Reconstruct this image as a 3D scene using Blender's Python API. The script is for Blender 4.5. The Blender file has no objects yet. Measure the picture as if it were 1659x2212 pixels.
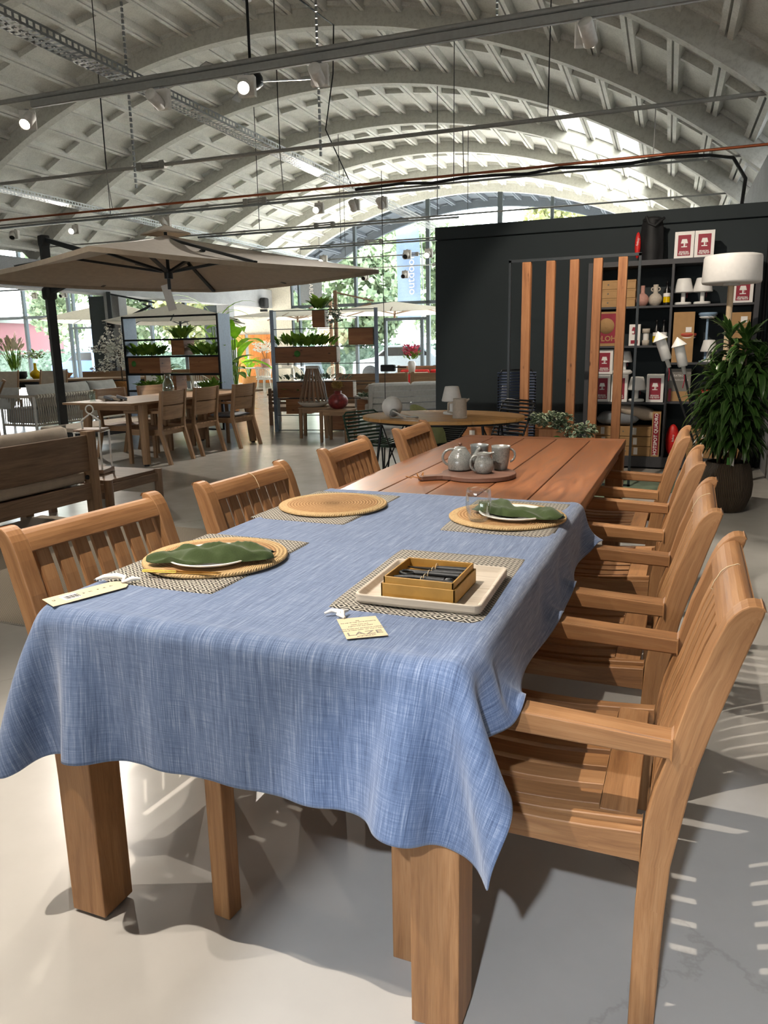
import bpy, math, random
import numpy as np
from mathutils import Vector, Matrix, noise
random.seed(7)
PI = math.pi
SC = bpy.context.scene
COL = SC.collection
CAM = (1.2984, -1.1599, 1.3098)
# ------------------------------------------------------------------ mesh builder
def rot_to(d):
    """matrix whose local X points along d"""
    d = Vector(d).normalized()
    up = Vector((0, 0, 1)) if abs(d.z) < .999 else Vector((0, 1, 0))
    y = up.cross(d).normalized(); z = d.cross(y)
    return Matrix((d, y, z)).transposed()
class MB:
    def __init__(s): s.v = []; s.f = []; s.uv = []; s.sm = []; s.rnd = random.Random(len(bpy.data.meshes) * 7 + 3)
    def add(s, vs, fs, uvs=None, smooth=False):
        b = len(s.v); s.v += [tuple(v) for v in vs]
        for i, f in enumerate(fs):
            s.f.append([b + k for k in f]); s.sm.append(smooth)
            if uvs is None: s.uv.append([(vs[k][0] + vs[k][2] * .37, vs[k][1] + vs[k][2]) for k in f])
            else: s.uv.append([uvs[k] for k in f] if len(uvs) == len(vs) and not isinstance(uvs[0], list) else uvs[i])
        return s
    def box(s, c, size, R=None, grain=None):
        hx, hy, hz = [k / 2 for k in size]; c = Vector(c)
        L = [Vector((x, y, z)) for x in (-hx, hx) for y in (-hy, hy) for z in (-hz, hz)]
        fs = [(0, 1, 3, 2), (4, 6, 7, 5), (0, 4, 5, 1), (2, 3, 7, 6), (0, 2, 6, 4), (1, 5, 7, 3)]
        nax = [0, 0, 1, 1, 2, 2]
        g = grain if grain is not None else max(range(3), key=lambda k: size[k])
        ou, ov = s.rnd.uniform(0, 50), s.rnd.uniform(0, 50); uv = []
        for f, n in zip(fs, nax):
            ax = [k for k in range(3) if k != n]
            if n == g: u, w = ax
            else: u = g; w = [k for k in ax if k != g][0]
            uv.append([(ou + L[k][u], ov + L[k][w] + n * .11) for k in f])
        if R is not None: L = [R @ p for p in L]
        return s.add([c + p for p in L], fs, uv)
    def bx(s, x0, x1, y0, y1, z0, z1, grain=None):
        return s.box(((x0 + x1) / 2, (y0 + y1) / 2, (z0 + z1) / 2), (abs(x1 - x0), abs(y1 - y0), abs(z1 - z0)), None, grain)
    def bar(s, p0, p1, w, h):
        p0, p1 = Vector(p0), Vector(p1); d = p1 - p0
        return s.box((p0 + p1) / 2, (d.length, w, h), rot_to(d), 0)
    def tube(s, pts, r, seg=8, closed=False, cap=True):
        pts = [Vector(p) for p in pts]; n = len(pts); rs = r if isinstance(r, (list, tuple)) else [r] * n
        vs = []; uvs = []; acc = 0; prev = None
        for i, p in enumerate(pts):
            if closed: d = pts[(i + 1) % n] - pts[i - 1]
            else: d = pts[min(i + 1, n - 1)] - pts[max(i - 1, 0)]
            d.normalize()
            if prev is None:
                a = Vector((0, 0, 1)) if abs(d.z) < .9 else Vector((1, 0, 0)); prev = d.cross(a).normalized()
            prev = (prev - d * prev.dot(d)).normalized(); q = d.cross(prev)
            if i: acc += (p - pts[i - 1]).length
            for k in range(seg):
                t = 2 * PI * k / seg; vs.append(p + (prev * math.cos(t) + q * math.sin(t)) * rs[i]); uvs.append((acc, k / seg * 2 * PI * rs[i]))
        fs = []; m = n if closed else n - 1
        for i in range(m):
            for k in range(seg):
                a = i * seg + k; b = i * seg + (k + 1) % seg; j = ((i + 1) % n) * seg
                fs.append((a, b, j + (k + 1) % seg, j + k))
        s.add(vs, fs, uvs, True)
        if cap and not closed:
            s.add([vs[k] for k in range(seg)][::-1], [tuple(range(seg))]); s.add(vs[-seg:], [tuple(range(seg))])
        return s
    def lathe(s, prof, c=(0, 0, 0), seg=24, R=None, a0=0, a1=2 * PI, smooth=True):
        c = Vector(c); vs = []; uvs = []; full = abs(a1 - a0 - 2 * PI) < 1e-4; m = seg if full else seg + 1
        acc = 0
        for i, (r, z) in enumerate(prof):
            if i: acc += math.hypot(r - prof[i - 1][0], z - prof[i - 1][1])
            for k in range(m):
                t = a0 + (a1 - a0) * k / seg; p = Vector((r * math.cos(t), r * math.sin(t), z))
                if R is not None: p = R @ p
                vs.append(c + p); uvs.append((t * .3, acc))
        fs = []
        for i in range(len(prof) - 1):
            for k in range(seg):
                k2 = (k + 1) % m if full else k + 1
                fs.append((i * m + k, i * m + k2, (i + 1) * m + k2, (i + 1) * m + k))
        return s.add(vs, fs, uvs, smooth)
    def strip(s, A, B, y0, y1, grain_v=True):
        """solid between two curves in the xz plane, extruded along y; UV runs along the curve"""
        n = len(A); vs = [(a[0], y0, a[1]) for a in A] + [(b[0], y0, b[1]) for b in B] + [(a[0], y1, a[1]) for a in A] + [(b[0], y1, b[1]) for b in B]
        acc = [0]
        for i in range(1, n): acc.append(acc[-1] + math.hypot(A[i][0] - A[i - 1][0], A[i][1] - A[i - 1][1]))
        ou, ov = s.rnd.uniform(0, 50), s.rnd.uniform(0, 50); fs = []; uv = []
        def q(a, b, c, d, ua, ub, w0, w1): fs.append((a, b, c, d)); uv.append([(ou + ua, ov + w0), (ou + ub, ov + w0), (ou + ub, ov + w1), (ou + ua, ov + w1)])
        for i in range(n - 1):
            u0, u1 = acc[i], acc[i + 1]; w = math.hypot(A[i][0] - B[i][0], A[i][1] - B[i][1])
            q(i, i + 1, n + i + 1, n + i, u0, u1, 0, w)
            q(2 * n + i, 3 * n + i, 3 * n + i + 1, 2 * n + i + 1, u0, u1, 0, w); uv[-1] = [(ou + u0, ov + .3), (ou + u0, ov + .3 + w), (ou + u1, ov + .3 + w), (ou + u1, ov + .3)]
            q(i, 2 * n + i, 2 * n + i + 1, i + 1, u0, u1, 0, 1); uv[-1] = [(ou + u0, ov + .6), (ou + u0, ov + .6 + y1 - y0), (ou + u1, ov + .6 + y1 - y0), (ou + u1, ov + .6)]
            q(n + i, n + i + 1, 3 * n + i + 1, 3 * n + i, u0, u1, 0, 1); uv[-1] = [(ou + u0, ov + .9), (ou + u1, ov + .9), (ou + u1, ov + .9 + y1 - y0), (ou + u0, ov + .9 + y1 - y0)]
        for e in (0, n - 1):
            w = .04
            q(e, n + e, 3 * n + e, 2 * n + e, 0, .05, 0, w)
        if y1 - y0 > acc[-1]: uv = [[(b_, a_) for a_, b_ in f_] for f_ in uv]
        return s.add(vs, fs, uv)
    def prism(s, poly, z0, z1, R=None, c=(0, 0, 0)):
        n = len(poly); vs = [Vector((x, y, z0)) for x, y in poly] + [Vector((x, y, z1)) for x, y in poly]
        fs = [tuple(range(n))[::-1], tuple(range(n, 2 * n))]; ou = s.rnd.uniform(0, 50)
        uv = [[(ou + vs[k].x, vs[k].y) for k in f] for f in fs]; acc = 0
        for i in range(n):
            j = (i + 1) % n; L = math.hypot(poly[j][0] - poly[i][0], poly[j][1] - poly[i][1])
            fs.append((i, j, n + j, n + i)); uv.append([(ou + acc, z0), (ou + acc + L, z0), (ou + acc + L, z1), (ou + acc, z1)]); acc += L
        if R is not None: vs = [R @ v for v in vs]
        return s.add([v + Vector(c) for v in vs], fs, uv)
    def ball(s, c, r, seg=16, R=None):
        rr = r if isinstance(r, (list, tuple)) else (r, r, r); n = seg // 2
        vs = []; fs = []
        for i in range(n + 1):
            for k in range(seg):
                a = PI * i / n - PI / 2; t = 2 * PI * k / seg
                p = Vector((rr[0] * math.cos(a) * math.cos(t), rr[1] * math.cos(a) * math.sin(t), rr[2] * math.sin(a)))
                if R is not None: p = R @ p
                vs.append(Vector(c) + p)
        for i in range(n):
            for k in range(seg): fs.append((i * seg + k, i * seg + (k + 1) % seg, (i + 1) * seg + (k + 1) % seg, (i + 1) * seg + k))
        return s.add(vs, fs, None, True)
    def grid(s, fn, nu, nv, uvf=None, smooth=True):
        vs = []; uvs = []
        for i in range(nu + 1):
            for j in range(nv + 1):
                u, v = i / nu, j / nv; vs.append(Vector(fn(u, v))); uvs.append(uvf(u, v) if uvf else (u, v))
        fs = [(i * (nv + 1) + j, (i + 1) * (nv + 1) + j, (i + 1) * (nv + 1) + j + 1, i * (nv + 1) + j + 1) for i in range(nu) for j in range(nv)]
        return s.add(vs, fs, uvs, smooth)
    def leaf(s, p, d, L, w, droop=.4, n=3, twist=0, fold=.12):
        p = Vector(p); d = Vector(d).normalized(); side = d.cross(Vector((0, 0, 1)))
        if side.length < .05: side = Vector((1, 0, 0))
        side.normalize()
        if twist: side = Matrix.Rotation(twist, 3, d) @ side
        vs = []; fs = []; q = p.copy(); dd = d.copy()
        for i in range(n + 1):
            t = i / n; ww = w * math.sin(PI * min(max(.12 + .88 * t, 0), .985)) ** .8 if 0 < i < n else w * (.25 if i == 0 else .02)
            nrm = side.cross(dd).normalized()
            vs += [q - side * ww / 2 + nrm * fold * ww, q, q + side * ww / 2 + nrm * fold * ww]
            q = q + dd * L / n; dd = (dd + Vector((0, 0, -droop / n * 1.6))).normalized()
        for i in range(n):
            a = i * 3; fs += [(a, a + 1, a + 4, a + 3), (a + 1, a + 2, a + 5, a + 4)]
        uvs = [((i % 3) / 2, (i // 3) / n) for i in range(len(vs))]
        return s.add(vs, fs, uvs, True)
    def build(s, name, mat, parent=None, bevel=0, seg=1, weld=False):
        me = bpy.data.meshes.new(name); me.from_pydata(s.v, [], s.f); me.update()
        ul = me.uv_layers.new(name='UVMap'); fl = [c for f in s.uv for p in f for c in p]
        ul.data.foreach_set('uv', fl)
        me.polygons.foreach_set('use_smooth', s.sm)
        me.materials.append(mat); o = bpy.data.objects.new(name, me); COL.objects.link(o)
        if parent is not None: o.parent = parent
        if weld:
            m = o.modifiers.new('w', 'WELD'); m.merge_threshold = 1e-4
        if bevel:
            m = o.modifiers.new('b', 'BEVEL'); m.width = bevel; m.segments = seg; m.limit_method = 'ANGLE'; m.angle_limit = math.radians(35)
        return o
# ------------------------------------------------------------------ things
def tag(o, label=None, cat=None, group=None, kind=None):
    if label: o['label'] = label
    if cat: o['category'] = cat
    if group: o['group'] = group
    if kind: o['kind'] = kind
    return o
def thing(name, label, cat, loc=(0, 0, 0), rz=0, group=None):
    o = bpy.data.objects.new(name, None); COL.objects.link(o); o.location = loc; o.rotation_euler = (0, 0, rz)
    o.empty_display_size = .05
    return tag(o, label, cat, group)
def dup(root, loc, rz=0, label=None, group=None, scale=None):
    r = root.copy(); COL.objects.link(r); r.location = loc
    e = root.rotation_euler.copy(); r.rotation_euler = (e.x, e.y, rz)
    if scale: r.scale = scale
    if label: r['label'] = label
    if group: r['group'] = group
    for ch in list(root.children):
        c = ch.copy(); COL.objects.link(c); c.parent = r
        for g in list(ch.children):
            d = g.copy(); COL.objects.link(d); d.parent = c
    return r
def struct(o): o['kind'] = 'structure'; return o
def rodpts(a, b, n=2): a, b = Vector(a), Vector(b); return [a.lerp(b, i / (n - 1)) for i in range(n)]
def textmesh(name, s, size, mat, parent, loc, rot, extrude=.0006, bold=0, align='CENTER', sx=1):
    cu = bpy.data.curves.new(name, 'FONT'); cu.body = s; cu.size = size; cu.extrude = extrude; cu.align_x = align; cu.align_y = 'CENTER'; cu.offset = bold; cu.resolution_u = 2
    t = bpy.data.objects.new('t', cu); COL.objects.link(t); bpy.context.view_layer.update()
    me = bpy.data.meshes.new_from_object(t.evaluated_get(bpy.context.evaluated_depsgraph_get()))
    bpy.data.objects.remove(t); me.materials.clear(); me.materials.append(mat); me.name = name
    o = bpy.data.objects.new(name, me); COL.objects.link(o); o.parent = parent; o.location = loc; o.rotation_euler = rot; o.scale = (sx, 1, 1)
    return o
# ------------------------------------------------------------------ materials
class NT:
    def __init__(s, name):
        s.m = bpy.data.materials.new(name); s.m.use_nodes = True; s.t = s.m.node_tree; s.n = s.t.nodes; s.l = s.t.links
        s.b = s.n['Principled BSDF']; s.out = s.n['Material Output']
    def new(s, typ, **kw):
        nd = s.n.new(typ)
        for k, v in kw.items(): setattr(nd, k, v)
        return nd
    def link(s, a, b): s.l.new(a, b)
    def coord(s, out='UV', scale=(1, 1, 1), rot=(0, 0, 0)):
        c = s.new('ShaderNodeTexCoord'); m = s.new('ShaderNodeMapping'); m.inputs['Scale'].default_value = scale; m.inputs['Rotation'].default_value = rot
        s.link(c.outputs[out], m.inputs[0]); return m.outputs[0]
    def noise(s, vec, scale=5, detail=3, rough=.5, dist=0):
        n = s.new('ShaderNodeTexNoise'); n.inputs['Scale'].default_value = scale; n.inputs['Detail'].default_value = detail; n.inputs['Roughness'].default_value = rough; n.inputs['Distortion'].default_value = dist
        s.link(vec, n.inputs['Vector']); return n.outputs['Fac']
    def ramp(s, fac, stops, interp='LINEAR'):
        r = s.new('ShaderNodeValToRGB'); r.color_ramp.interpolation = interp; e = r.color_ramp.elements
        while len(e) < len(stops): e.new(.5)
        for k, (p, c) in enumerate(stops): e[k].position = p; e[k].color = (*c, 1) if len(c) == 3 else c
        s.link(fac, r.inputs[0]); return r.outputs[0]
    def mix(s, f, a, b, mode='MIX'):
        m = s.new('ShaderNodeMix', data_type='RGBA', blend_type=mode)
        for sk, v in ((m.inputs['Factor'], f), (m.inputs['A'], a), (m.inputs['B'], b)):
            if hasattr(v, 'links'): s.link(v, sk)
            elif isinstance(v, (tuple, list)): sk.default_value = (*v, 1) if len(v) == 3 else v
            else: sk.default_value = v
        return m.outputs['Result']
    def math(s, op, a, b=0, c=0):
        m = s.new('ShaderNodeMath', operation=op)
        for k, v in enumerate((a, b, c)):
            if hasattr(v, 'links'): s.link(v, m.inputs[k])
            else: m.inputs[k].default_value = v
        return m.outputs[0]
    def sep(s, vec):
        q = s.new('ShaderNodeSeparateXYZ'); s.link(vec, q.inputs[0]); return q.outputs
    def bump(s, h, strength=.3, dist=.01):
        b = s.new('ShaderNodeBump'); b.inputs['Strength'].default_value = strength; b.inputs['Distance'].default_value = dist
        s.link(h, b.inputs['Height']); s.link(b.outputs[0], s.b.inputs['Normal'])
    def col(s, c):
        if hasattr(c, 'links'): s.link(c, s.b.inputs['Base Color'])
        else: s.b.inputs['Base Color'].default_value = (*c, 1)
    def set(s, **kw):
        for k, v in kw.items():
            k = {'rough': 'Roughness', 'metal': 'Metallic', 'spec': 'Specular IOR Level', 'coat': 'Coat Weight', 'sheen': 'Sheen Weight', 'trans': 'Transmission Weight', 'sss': 'Subsurface Weight', 'alpha': 'Alpha', 'ior': 'IOR'}[k]
            if hasattr(v, 'links'): s.link(v, s.b.inputs[k])
            else: s.b.inputs[k].default_value = v
        return s
def srgb(h):
    h = h.lstrip('#'); r = [int(h[i:i + 2], 16) / 255 for i in (0, 2, 4)]
    return tuple(c / 12.92 if c < .04045 else ((c + .055) / 1.055) ** 2.4 for c in r)
def mul(c, k): return tuple(x * k for x in c)
def plain(name, hexc, rough=.6, metal=0, var=.08, scale=30, spec=.5, bump=0):
    t = NT(name); c = srgb(hexc); v = t.coord('Object')
    n = t.noise(v, scale, 3)
    t.col(t.ramp(n, [(.3, mul(c, 1 - var)), (.7, mul(c, 1 + var))])); t.set(rough=rough, metal=metal, spec=spec)
    if bump: t.bump(n, bump, .003)
    return t.m
def wood(name, c1, c2, c3=None, rough=.45, su=1.6, sv=26, knots=False, spec=.4, rings=1.0):
    """c1 dark grain, c2 body, c3 light; grain runs along U (metres)"""
    t = NT(name); a, b = srgb(c1), srgb(c2); c = srgb(c3) if c3 else mul(b, 1.2)
    u = t.coord('UV', (su, sv, 1)); u2 = t.coord('UV', (su * .45, sv * .18, 1)); u3 = t.coord('UV', (14, 420, 1))
    n1 = t.noise(u, 1.6, 6, .66, .9 * rings); n2 = t.noise(u2, 1.3, 2, .5, 1.6 * rings); n3 = t.noise(u3, 1, 2, .5)
    w = t.new('ShaderNodeTexWave', wave_type='BANDS', bands_direction='Y'); w.inputs['Scale'].default_value = .55; w.inputs['Distortion'].default_value = 9 * rings; w.inputs['Detail'].default_value = 2; w.inputs['Detail Scale'].default_value = .7
    t.link(u2, w.inputs['Vector'])
    m1 = t.mix(.25 if rings < 1.5 else .1, t.ramp(n1, [(.28, a), (.5, b), (.75, c)]), b)
    m2 = t.mix(t.math('MULTIPLY', w.outputs['Fac'], .3), m1, mul(b, .72), 'MIX')
    m3 = t.mix(.5, m2, t.ramp(n2, [(.3, (.72, .72, .72)), (.7, (1.18, 1.18, 1.18))]), 'MULTIPLY')
    oi = t.new('ShaderNodeObjectInfo'); rv = t.ramp(oi.outputs['Random'], [(0, (.88, .86, .84)), (1, (1.1, 1.1, 1.1))])
    m4 = t.mix(1, m3, rv, 'MULTIPLY')
    m5 = t.mix(.22, m4, t.ramp(n3, [(.35, (.45, .4, .36)), (.55, (1, 1, 1))]), 'MULTIPLY')
    if knots:
        vo = t.new('ShaderNodeTexVoronoi'); t.link(t.coord('UV', (4.5, 11, 1)), vo.inputs['Vector']); vo.inputs['Scale'].default_value = 1
        m5 = t.mix(t.ramp(vo.outputs['Distance'], [(.06, (1, 1, 1)), (.13, (0, 0, 0))]), m5, mul(a, .5))
    t.col(m5); t.set(rough=t.math('ADD', t.math('MULTIPLY', n1, .2), rough - .1), spec=spec); t.bump(n1, .12, .002)
    return t.m
M = {}
M['teak'] = wood('teak', '#704a2e', '#9c7048', '#b58c62', rough=.5)
M['teak_top'] = wood('teak table top', '#4d2d1a', '#7a4b2d', '#97653f', rough=.36, su=1.3, sv=12, rings=1.8, spec=.45)
M['teak_grey'] = wood('greyed teak', '#5f4a38', '#8a6f58', '#a58b72', rough=.6)
M['teak_far'] = wood('weathered teak', '#775b42', '#9d7c5c', '#b69672', rough=.6)
M['cedar'] = wood('knotty cedar', '#6f4326', '#a97248', '#bd8b60', rough=.55, su=.9, sv=16, knots=True)
M['planter_wood'] = wood('planter wood', '#6d4429', '#96643f', '#ab7a52', rough=.6, su=1, sv=12, knots=True)
M['orange_wood'] = wood('orange fence boards', '#a0501c', '#d9833c', '#e8a060', rough=.6, su=1, sv=10, knots=True)
M['walnut'] = wood('dark serving board', '#3f2a20', '#5c4033', '#785647', rough=.5)
M['pole_wood'] = wood('lamp pole wood', '#a58e70', '#c2ab8c', '#d4c0a2', rough=.6)
M['oval_top'] = wood('slatted oval top', '#9c6c3a', '#c99859', '#dcb277', rough=.5)
def conc_floor():
    t = NT('polished concrete'); v = t.coord('Object')
    n1 = t.noise(v, .55, 4, .55); n2 = t.noise(v, 5, 5, .6); n3 = t.noise(v, 60, 3, .6)
    c = t.ramp(n1, [(.3, srgb('#aaa69f')), (.7, srgb('#b9b5ae'))])
    c = t.mix(.35, c, t.ramp(n2, [(.3, (.86, .86, .85)), (.7, (1.06, 1.06, 1.06))]), 'MULTIPLY')
    vo = t.new('ShaderNodeTexVoronoi', feature='DISTANCE_TO_EDGE'); vo.inputs['Scale'].default_value = .42
    dv = t.new('ShaderNodeVectorMath', operation='ADD'); nz = t.new('ShaderNodeTexNoise'); nz.inputs['Scale'].default_value = 2.5; nz.inputs['Detail'].default_value = 6; nz.inputs['Roughness'].default_value = .65
    t.link(v, nz.inputs['Vector']); sc = t.new('ShaderNodeVectorMath', operation='SCALE'); sc.inputs['Scale'].default_value = .35; t.link(nz.outputs['Color'], sc.inputs[0])
    t.link(v, dv.inputs[0]); t.link(sc.outputs[0], dv.inputs[1]); t.link(dv.outputs[0], vo.inputs['Vector'])
    cr = t.ramp(vo.outputs['Distance'], [(0, (.55, .53, .5)), (.0012, (1, 1, 1))])
    c = t.mix(.3, c, cr, 'MULTIPLY')
    t.col(c); t.set(rough=t.math('ADD', t.math('MULTIPLY', n2, .16), .12), spec=.5, coat=.12); t.b.inputs['Coat Roughness'].default_value = .22
    t.bump(n3, .03, .001); return t.m
M['floor'] = conc_floor()
def chambray():
    t = NT('blue chambray cloth'); uv = t.coord('UV')
    a = t.noise(t.coord('UV', (420, 12, 1)), 1, 3, .7); b = t.noise(t.coord('UV', (12, 420, 1)), 1, 3, .7); c = t.noise(t.coord('UV', (700, 700, 1)), 1, 1); d = t.noise(t.coord('UV', (130, 5, 1)), 1, 3, .6)
    m = t.math('ADD', t.math('MULTIPLY', a, .55), t.math('ADD', t.math('MULTIPLY', b, .28), t.math('MULTIPLY', d, .3)))
    col = t.ramp(m, [(.42, srgb('#485671')), (.57, srgb('#647594')), (.74, srgb('#95a1b7'))])
    t.col(t.mix(.3, col, t.ramp(c, [(.3, (.7, .7, .72)), (.7, (1.15, 1.15, 1.15))]), 'MULTIPLY')); t.set(rough=.92, spec=.15, sheen=.25); t.bump(t.math('ADD', c, a), .25, .001)
    return t.m
M['chambray'] = chambray()
def diamond(name, p=.036, q=.026, dark='#42403d', light='#bdb7ab'):
    t = NT(name); s = t.sep(t.coord('UV')); x, y = s[0], s[1]
    fx = t.math('PINGPONG', t.math('DIVIDE', x, p), .5); fy = t.math('PINGPONG', t.math('DIVIDE', y, q), .5)
    d = t.math('FRACT', t.math('MULTIPLY', t.math('ADD', fx, fy), 3))
    f = t.math('GREATER_THAN', d, .52)
    n = t.noise(t.coord('UV', (900, 900, 1)), 1, 1)
    t.col(t.mix(.5, t.mix(f, srgb(dark), srgb(light)), t.ramp(n, [(.3, (.6, .6, .6)), (.7, (1.15, 1.15, 1.15))]), 'MULTIPLY')); t.set(rough=.95, spec=.1); t.bump(t.math('ADD', f, n), .4, .002); return t.m
M['placemat'] = diamond('diamond weave')
def jute():
    t = NT('coiled jute'); s = t.sep(t.coord('Object')); r = t.math('SQRT', t.math('ADD', t.math('MULTIPLY', s[0], s[0]), t.math('MULTIPLY', s[1], s[1])))
    th = t.math('ARCTAN2', s[1], s[0]); ring = t.math('FRACT', t.math('MULTIPLY', r, 95)); rib = t.math('SINE', t.math('ADD', t.math('MULTIPLY', th, 150), t.math('MULTIPLY', r, 900)))
    w = t.math('PINGPONG', ring, .5); h = t.math('ADD', t.math('MULTIPLY', w, 1.6), t.math('MULTIPLY', rib, .3))
    n = t.noise(t.coord('Object'), 160, 3, .7)
    c = t.ramp(t.math('ADD', t.math('MULTIPLY', h, .5), t.math('MULTIPLY', n, .5)), [(.2, srgb('#85603c')), (.5, srgb('#b48c60')), (.85, srgb('#d0ab80'))])
    t.col(t.mix(t.math('GREATER_THAN', r, .158), c, t.ramp(n, [(.2, srgb('#a8865a')), (.8, srgb('#d5b88a'))]))); t.set(rough=.9, spec=.15); t.bump(t.math('ADD', h, n), .8, .003); return t.m
M['jute'] = jute()
def linen(name, c, scale=400, v=.12):
    t = NT(name); cc = srgb(c); n = t.noise(t.coord('Object'), scale, 2); n2 = t.noise(t.coord('Object'), 14, 3)
    t.col(t.mix(.5, t.ramp(n, [(.3, mul(cc, 1 - v)), (.7, mul(cc, 1 + v))]), t.ramp(n2, [(.3, (.85, .85, .85)), (.7, (1.12, 1.12, 1.12))]), 'MULTIPLY')); t.set(rough=.92, spec=.12, sheen=.2); t.bump(n, .3, .0015); return t.m
M['green_linen'] = linen('green linen', '#3d4a2b')
M['cushion_grey'] = linen('light grey cushion', '#b9b9b5'); M['cushion_beige'] = linen('beige cushion', '#b3a594'); M['cushion_white'] = linen('white cushion', '#e2e0dc')
M['cushion_dark'] = linen('dark grey cushion', '#7d8084'); M['canopy'] = linen('taupe canopy', '#a89a88', 300, .05); M['canopy_light'] = linen('cream canopy', '#d8d2c6', 300, .05)
def ceramic(name, base='#7c7d79', spk='#555857', rough=.22):
    t = NT(name); v = t.coord('Object'); n = t.noise(v, 260, 3, .7); n2 = t.noise(v, 22, 4, .6); z = t.sep(v)[2]
    st = t.math('SINE', t.math('MULTIPLY', z, 900))
    c = t.ramp(t.math('ADD', t.math('MULTIPLY', n, .6), t.math('MULTIPLY', n2, .4)), [(.36, srgb(spk)), (.5, srgb(base)), (.66, mul(srgb(base), 1.25))])
    t.col(c); t.set(rough=rough, spec=.6, coat=.5); t.b.inputs['Coat Roughness'].default_value = .1; t.bump(t.math('ADD', t.math('MULTIPLY', st, .3), n2), .15, .002); return t.m
M['stoneware'] = ceramic('grey stoneware'); M['stoneware_dark'] = ceramic('dark grey stoneware', '#666a6a', '#3f4345'); M['plate'] = plain('white plate glaze', '#e9e6de', .2, 0, .03)
M['beige_ceramic'] = plain('beige ceramic', '#b5ab9d', .7, 0, .08, 60)
M['pink_ceramic'] = plain('dusty pink ceramic', '#b08377', .7, 0, .08, 60)
M['red_ceramic'] = plain('red raku ceramic', '#7e2f2f', .35, 0, .35, 26)
def conc(name, hexc, v=.12, sc=3, rough=.85):
    t = NT(name); c = srgb(hexc); x = t.coord('Object'); n = t.noise(x, sc, 5, .62); n2 = t.noise(x, sc * 14, 4, .7)
    t.col(t.mix(.6, t.ramp(n, [(.3, mul(c, 1 - v)), (.7, mul(c, 1 + v * .6))]), t.ramp(n2, [(.32, (.72, .71, .7)), (.55, (1.04, 1.04, 1.04))]), 'MULTIPLY')); t.set(rough=rough, spec=.2); t.bump(n2, .25, .01); return t.m
M['coffer'] = conc('cast panel concrete', '#dad9d2', .14); M['outdoor_conc'] = conc('shade-tinted canopy concrete', '#5b6066', .1); M['rib'] = conc('painted arch concrete', '#c6c5bd', .04, 1.5); M['beam'] = conc('grey concrete', '#98999b', .1)
M['plaster'] = conc('rough plaster wall', '#d6cfc2', .04, 2); M['wall_dark'] = plain('dark teal wall paint', '#1c2629', .75, 0, .05, 3)
M['frame_dark'] = plain('anthracite frame', '#3a4145', .5, .3); M['frame_blue'] = plain('slate blue steel', '#6f7c8c', .45, .2); M['black_steel'] = plain('black steel', '#17191b', .45, .5)
M['black'] = plain('matt black', '#101113', .7); M['gal'] = plain('galvanised steel', '#8e9294', .4, .85, .1, 20); M['rail_grey'] = plain('grey painted rail', '#8b8b87', .55, .1)
M['copper'] = plain('copper pipe', '#8a4a2c', .45, .6); M['white_metal'] = plain('off white powder coat', '#cfccc5', .5); M['white_plastic'] = plain('white plastic', '#e0deda', .45, 0, .03)
M['shelf_grey'] = plain('dark grey shelf board', '#3d3d40', .65, 0, .05); M['anthracite'] = plain('anthracite aluminium', '#2f3335', .45, .4)
M['carton'] = plain('brown carton', '#a98458', .8, 0, .07, 15); M['kraft'] = plain('kraft box', '#a47c36', .6, 0, .1, 40); M['paper'] = plain('cream card', '#cbb999', .8, 0, .03); M['white_card'] = plain('white card', '#e6e2dd', .7, 0, .02)
M['red_print'] = plain('crimson print', '#8c1a2f', .6, 0, .03); M['red_fabric'] = plain('red nylon', '#c8201c', .45, 0, .25, 30); M['grey_print'] = plain('grey print', '#77736c', .8); M['black_plastic'] = plain('black bottle', '#121214', .25)
M['yellow_glass'] = plain('yellow glass', '#d8b400', .15); M['brass'] = plain('brushed brass', '#b98b3c', .3, .9); M['tray'] = wood('whitewashed tray', '#a2917c', '#cdc3b4', '#ddd5c8', rough=.7, su=1, sv=14)
M['basket'] = plain('woven basket', '#a5713f', .9, 0, .35, 60); M['rattan'] = plain('cream rope weave', '#d9d2c3', .85, 0, .15, 50); M['rope'] = plain('taupe rope', '#a89e90', .9, 0, .15, 80)
M['pot'] = None
def potmat():
    t = NT('ribbed brown pot'); v = t.coord('Object'); s = t.sep(v); th = t.math('ARCTAN2', s[1], s[0]); r = t.math('SINE', t.math('ADD', t.math('MULTIPLY', th, 90), t.math('MULTIPLY', t.noise(v, 6, 2), 5)))
    t.col(t.ramp(r, [(0, srgb('#2e2418')), (1, srgb('#5a4935'))])); t.set(rough=.7); t.bump(r, .6, .006); return t.m
M['pot'] = potmat()
def leafmat(name, a, b, rough=.4, tr=.0, edge=None):
    t = NT(name); n = t.noise(t.coord('Object'), 7, 2); c = t.ramp(n, [(.3, srgb(a)), (.7, srgb(b))])
    if edge:
        x = t.sep(t.coord('UV'))[0]; e = t.math('GREATER_THAN', t.math('ABSOLUTE', t.math('SUBTRACT', x, .5)), .34)
        c = t.mix(e, c, srgb(edge))
    t.col(c); t.set(rough=rough, spec=.4)
    if tr:
        tb = t.new('ShaderNodeBsdfTranslucent'); t.link(c, tb.inputs[0]); mx = t.new('ShaderNodeMixShader'); mx.inputs[0].default_value = tr
        t.link(t.b.outputs[0], mx.inputs[1]); t.link(tb.outputs[0], mx.inputs[2]); t.link(mx.outputs[0], t.out.inputs[0])
    return t.m
M['dracaena'] = leafmat('dracaena leaf', '#1c3312', '#3c5f26', .3, .15, '#55713a'); M['ivy'] = leafmat('variegated ivy', '#3f5640', '#6b8068', .5, .15, '#b8c0a4')
M['leaf'] = leafmat('green leaf', '#44701f', '#8fb341', .45, .35); M['leaf_bright'] = leafmat('bright banana leaf', '#6fae20', '#a6dc3a', .4, .5)
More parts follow.
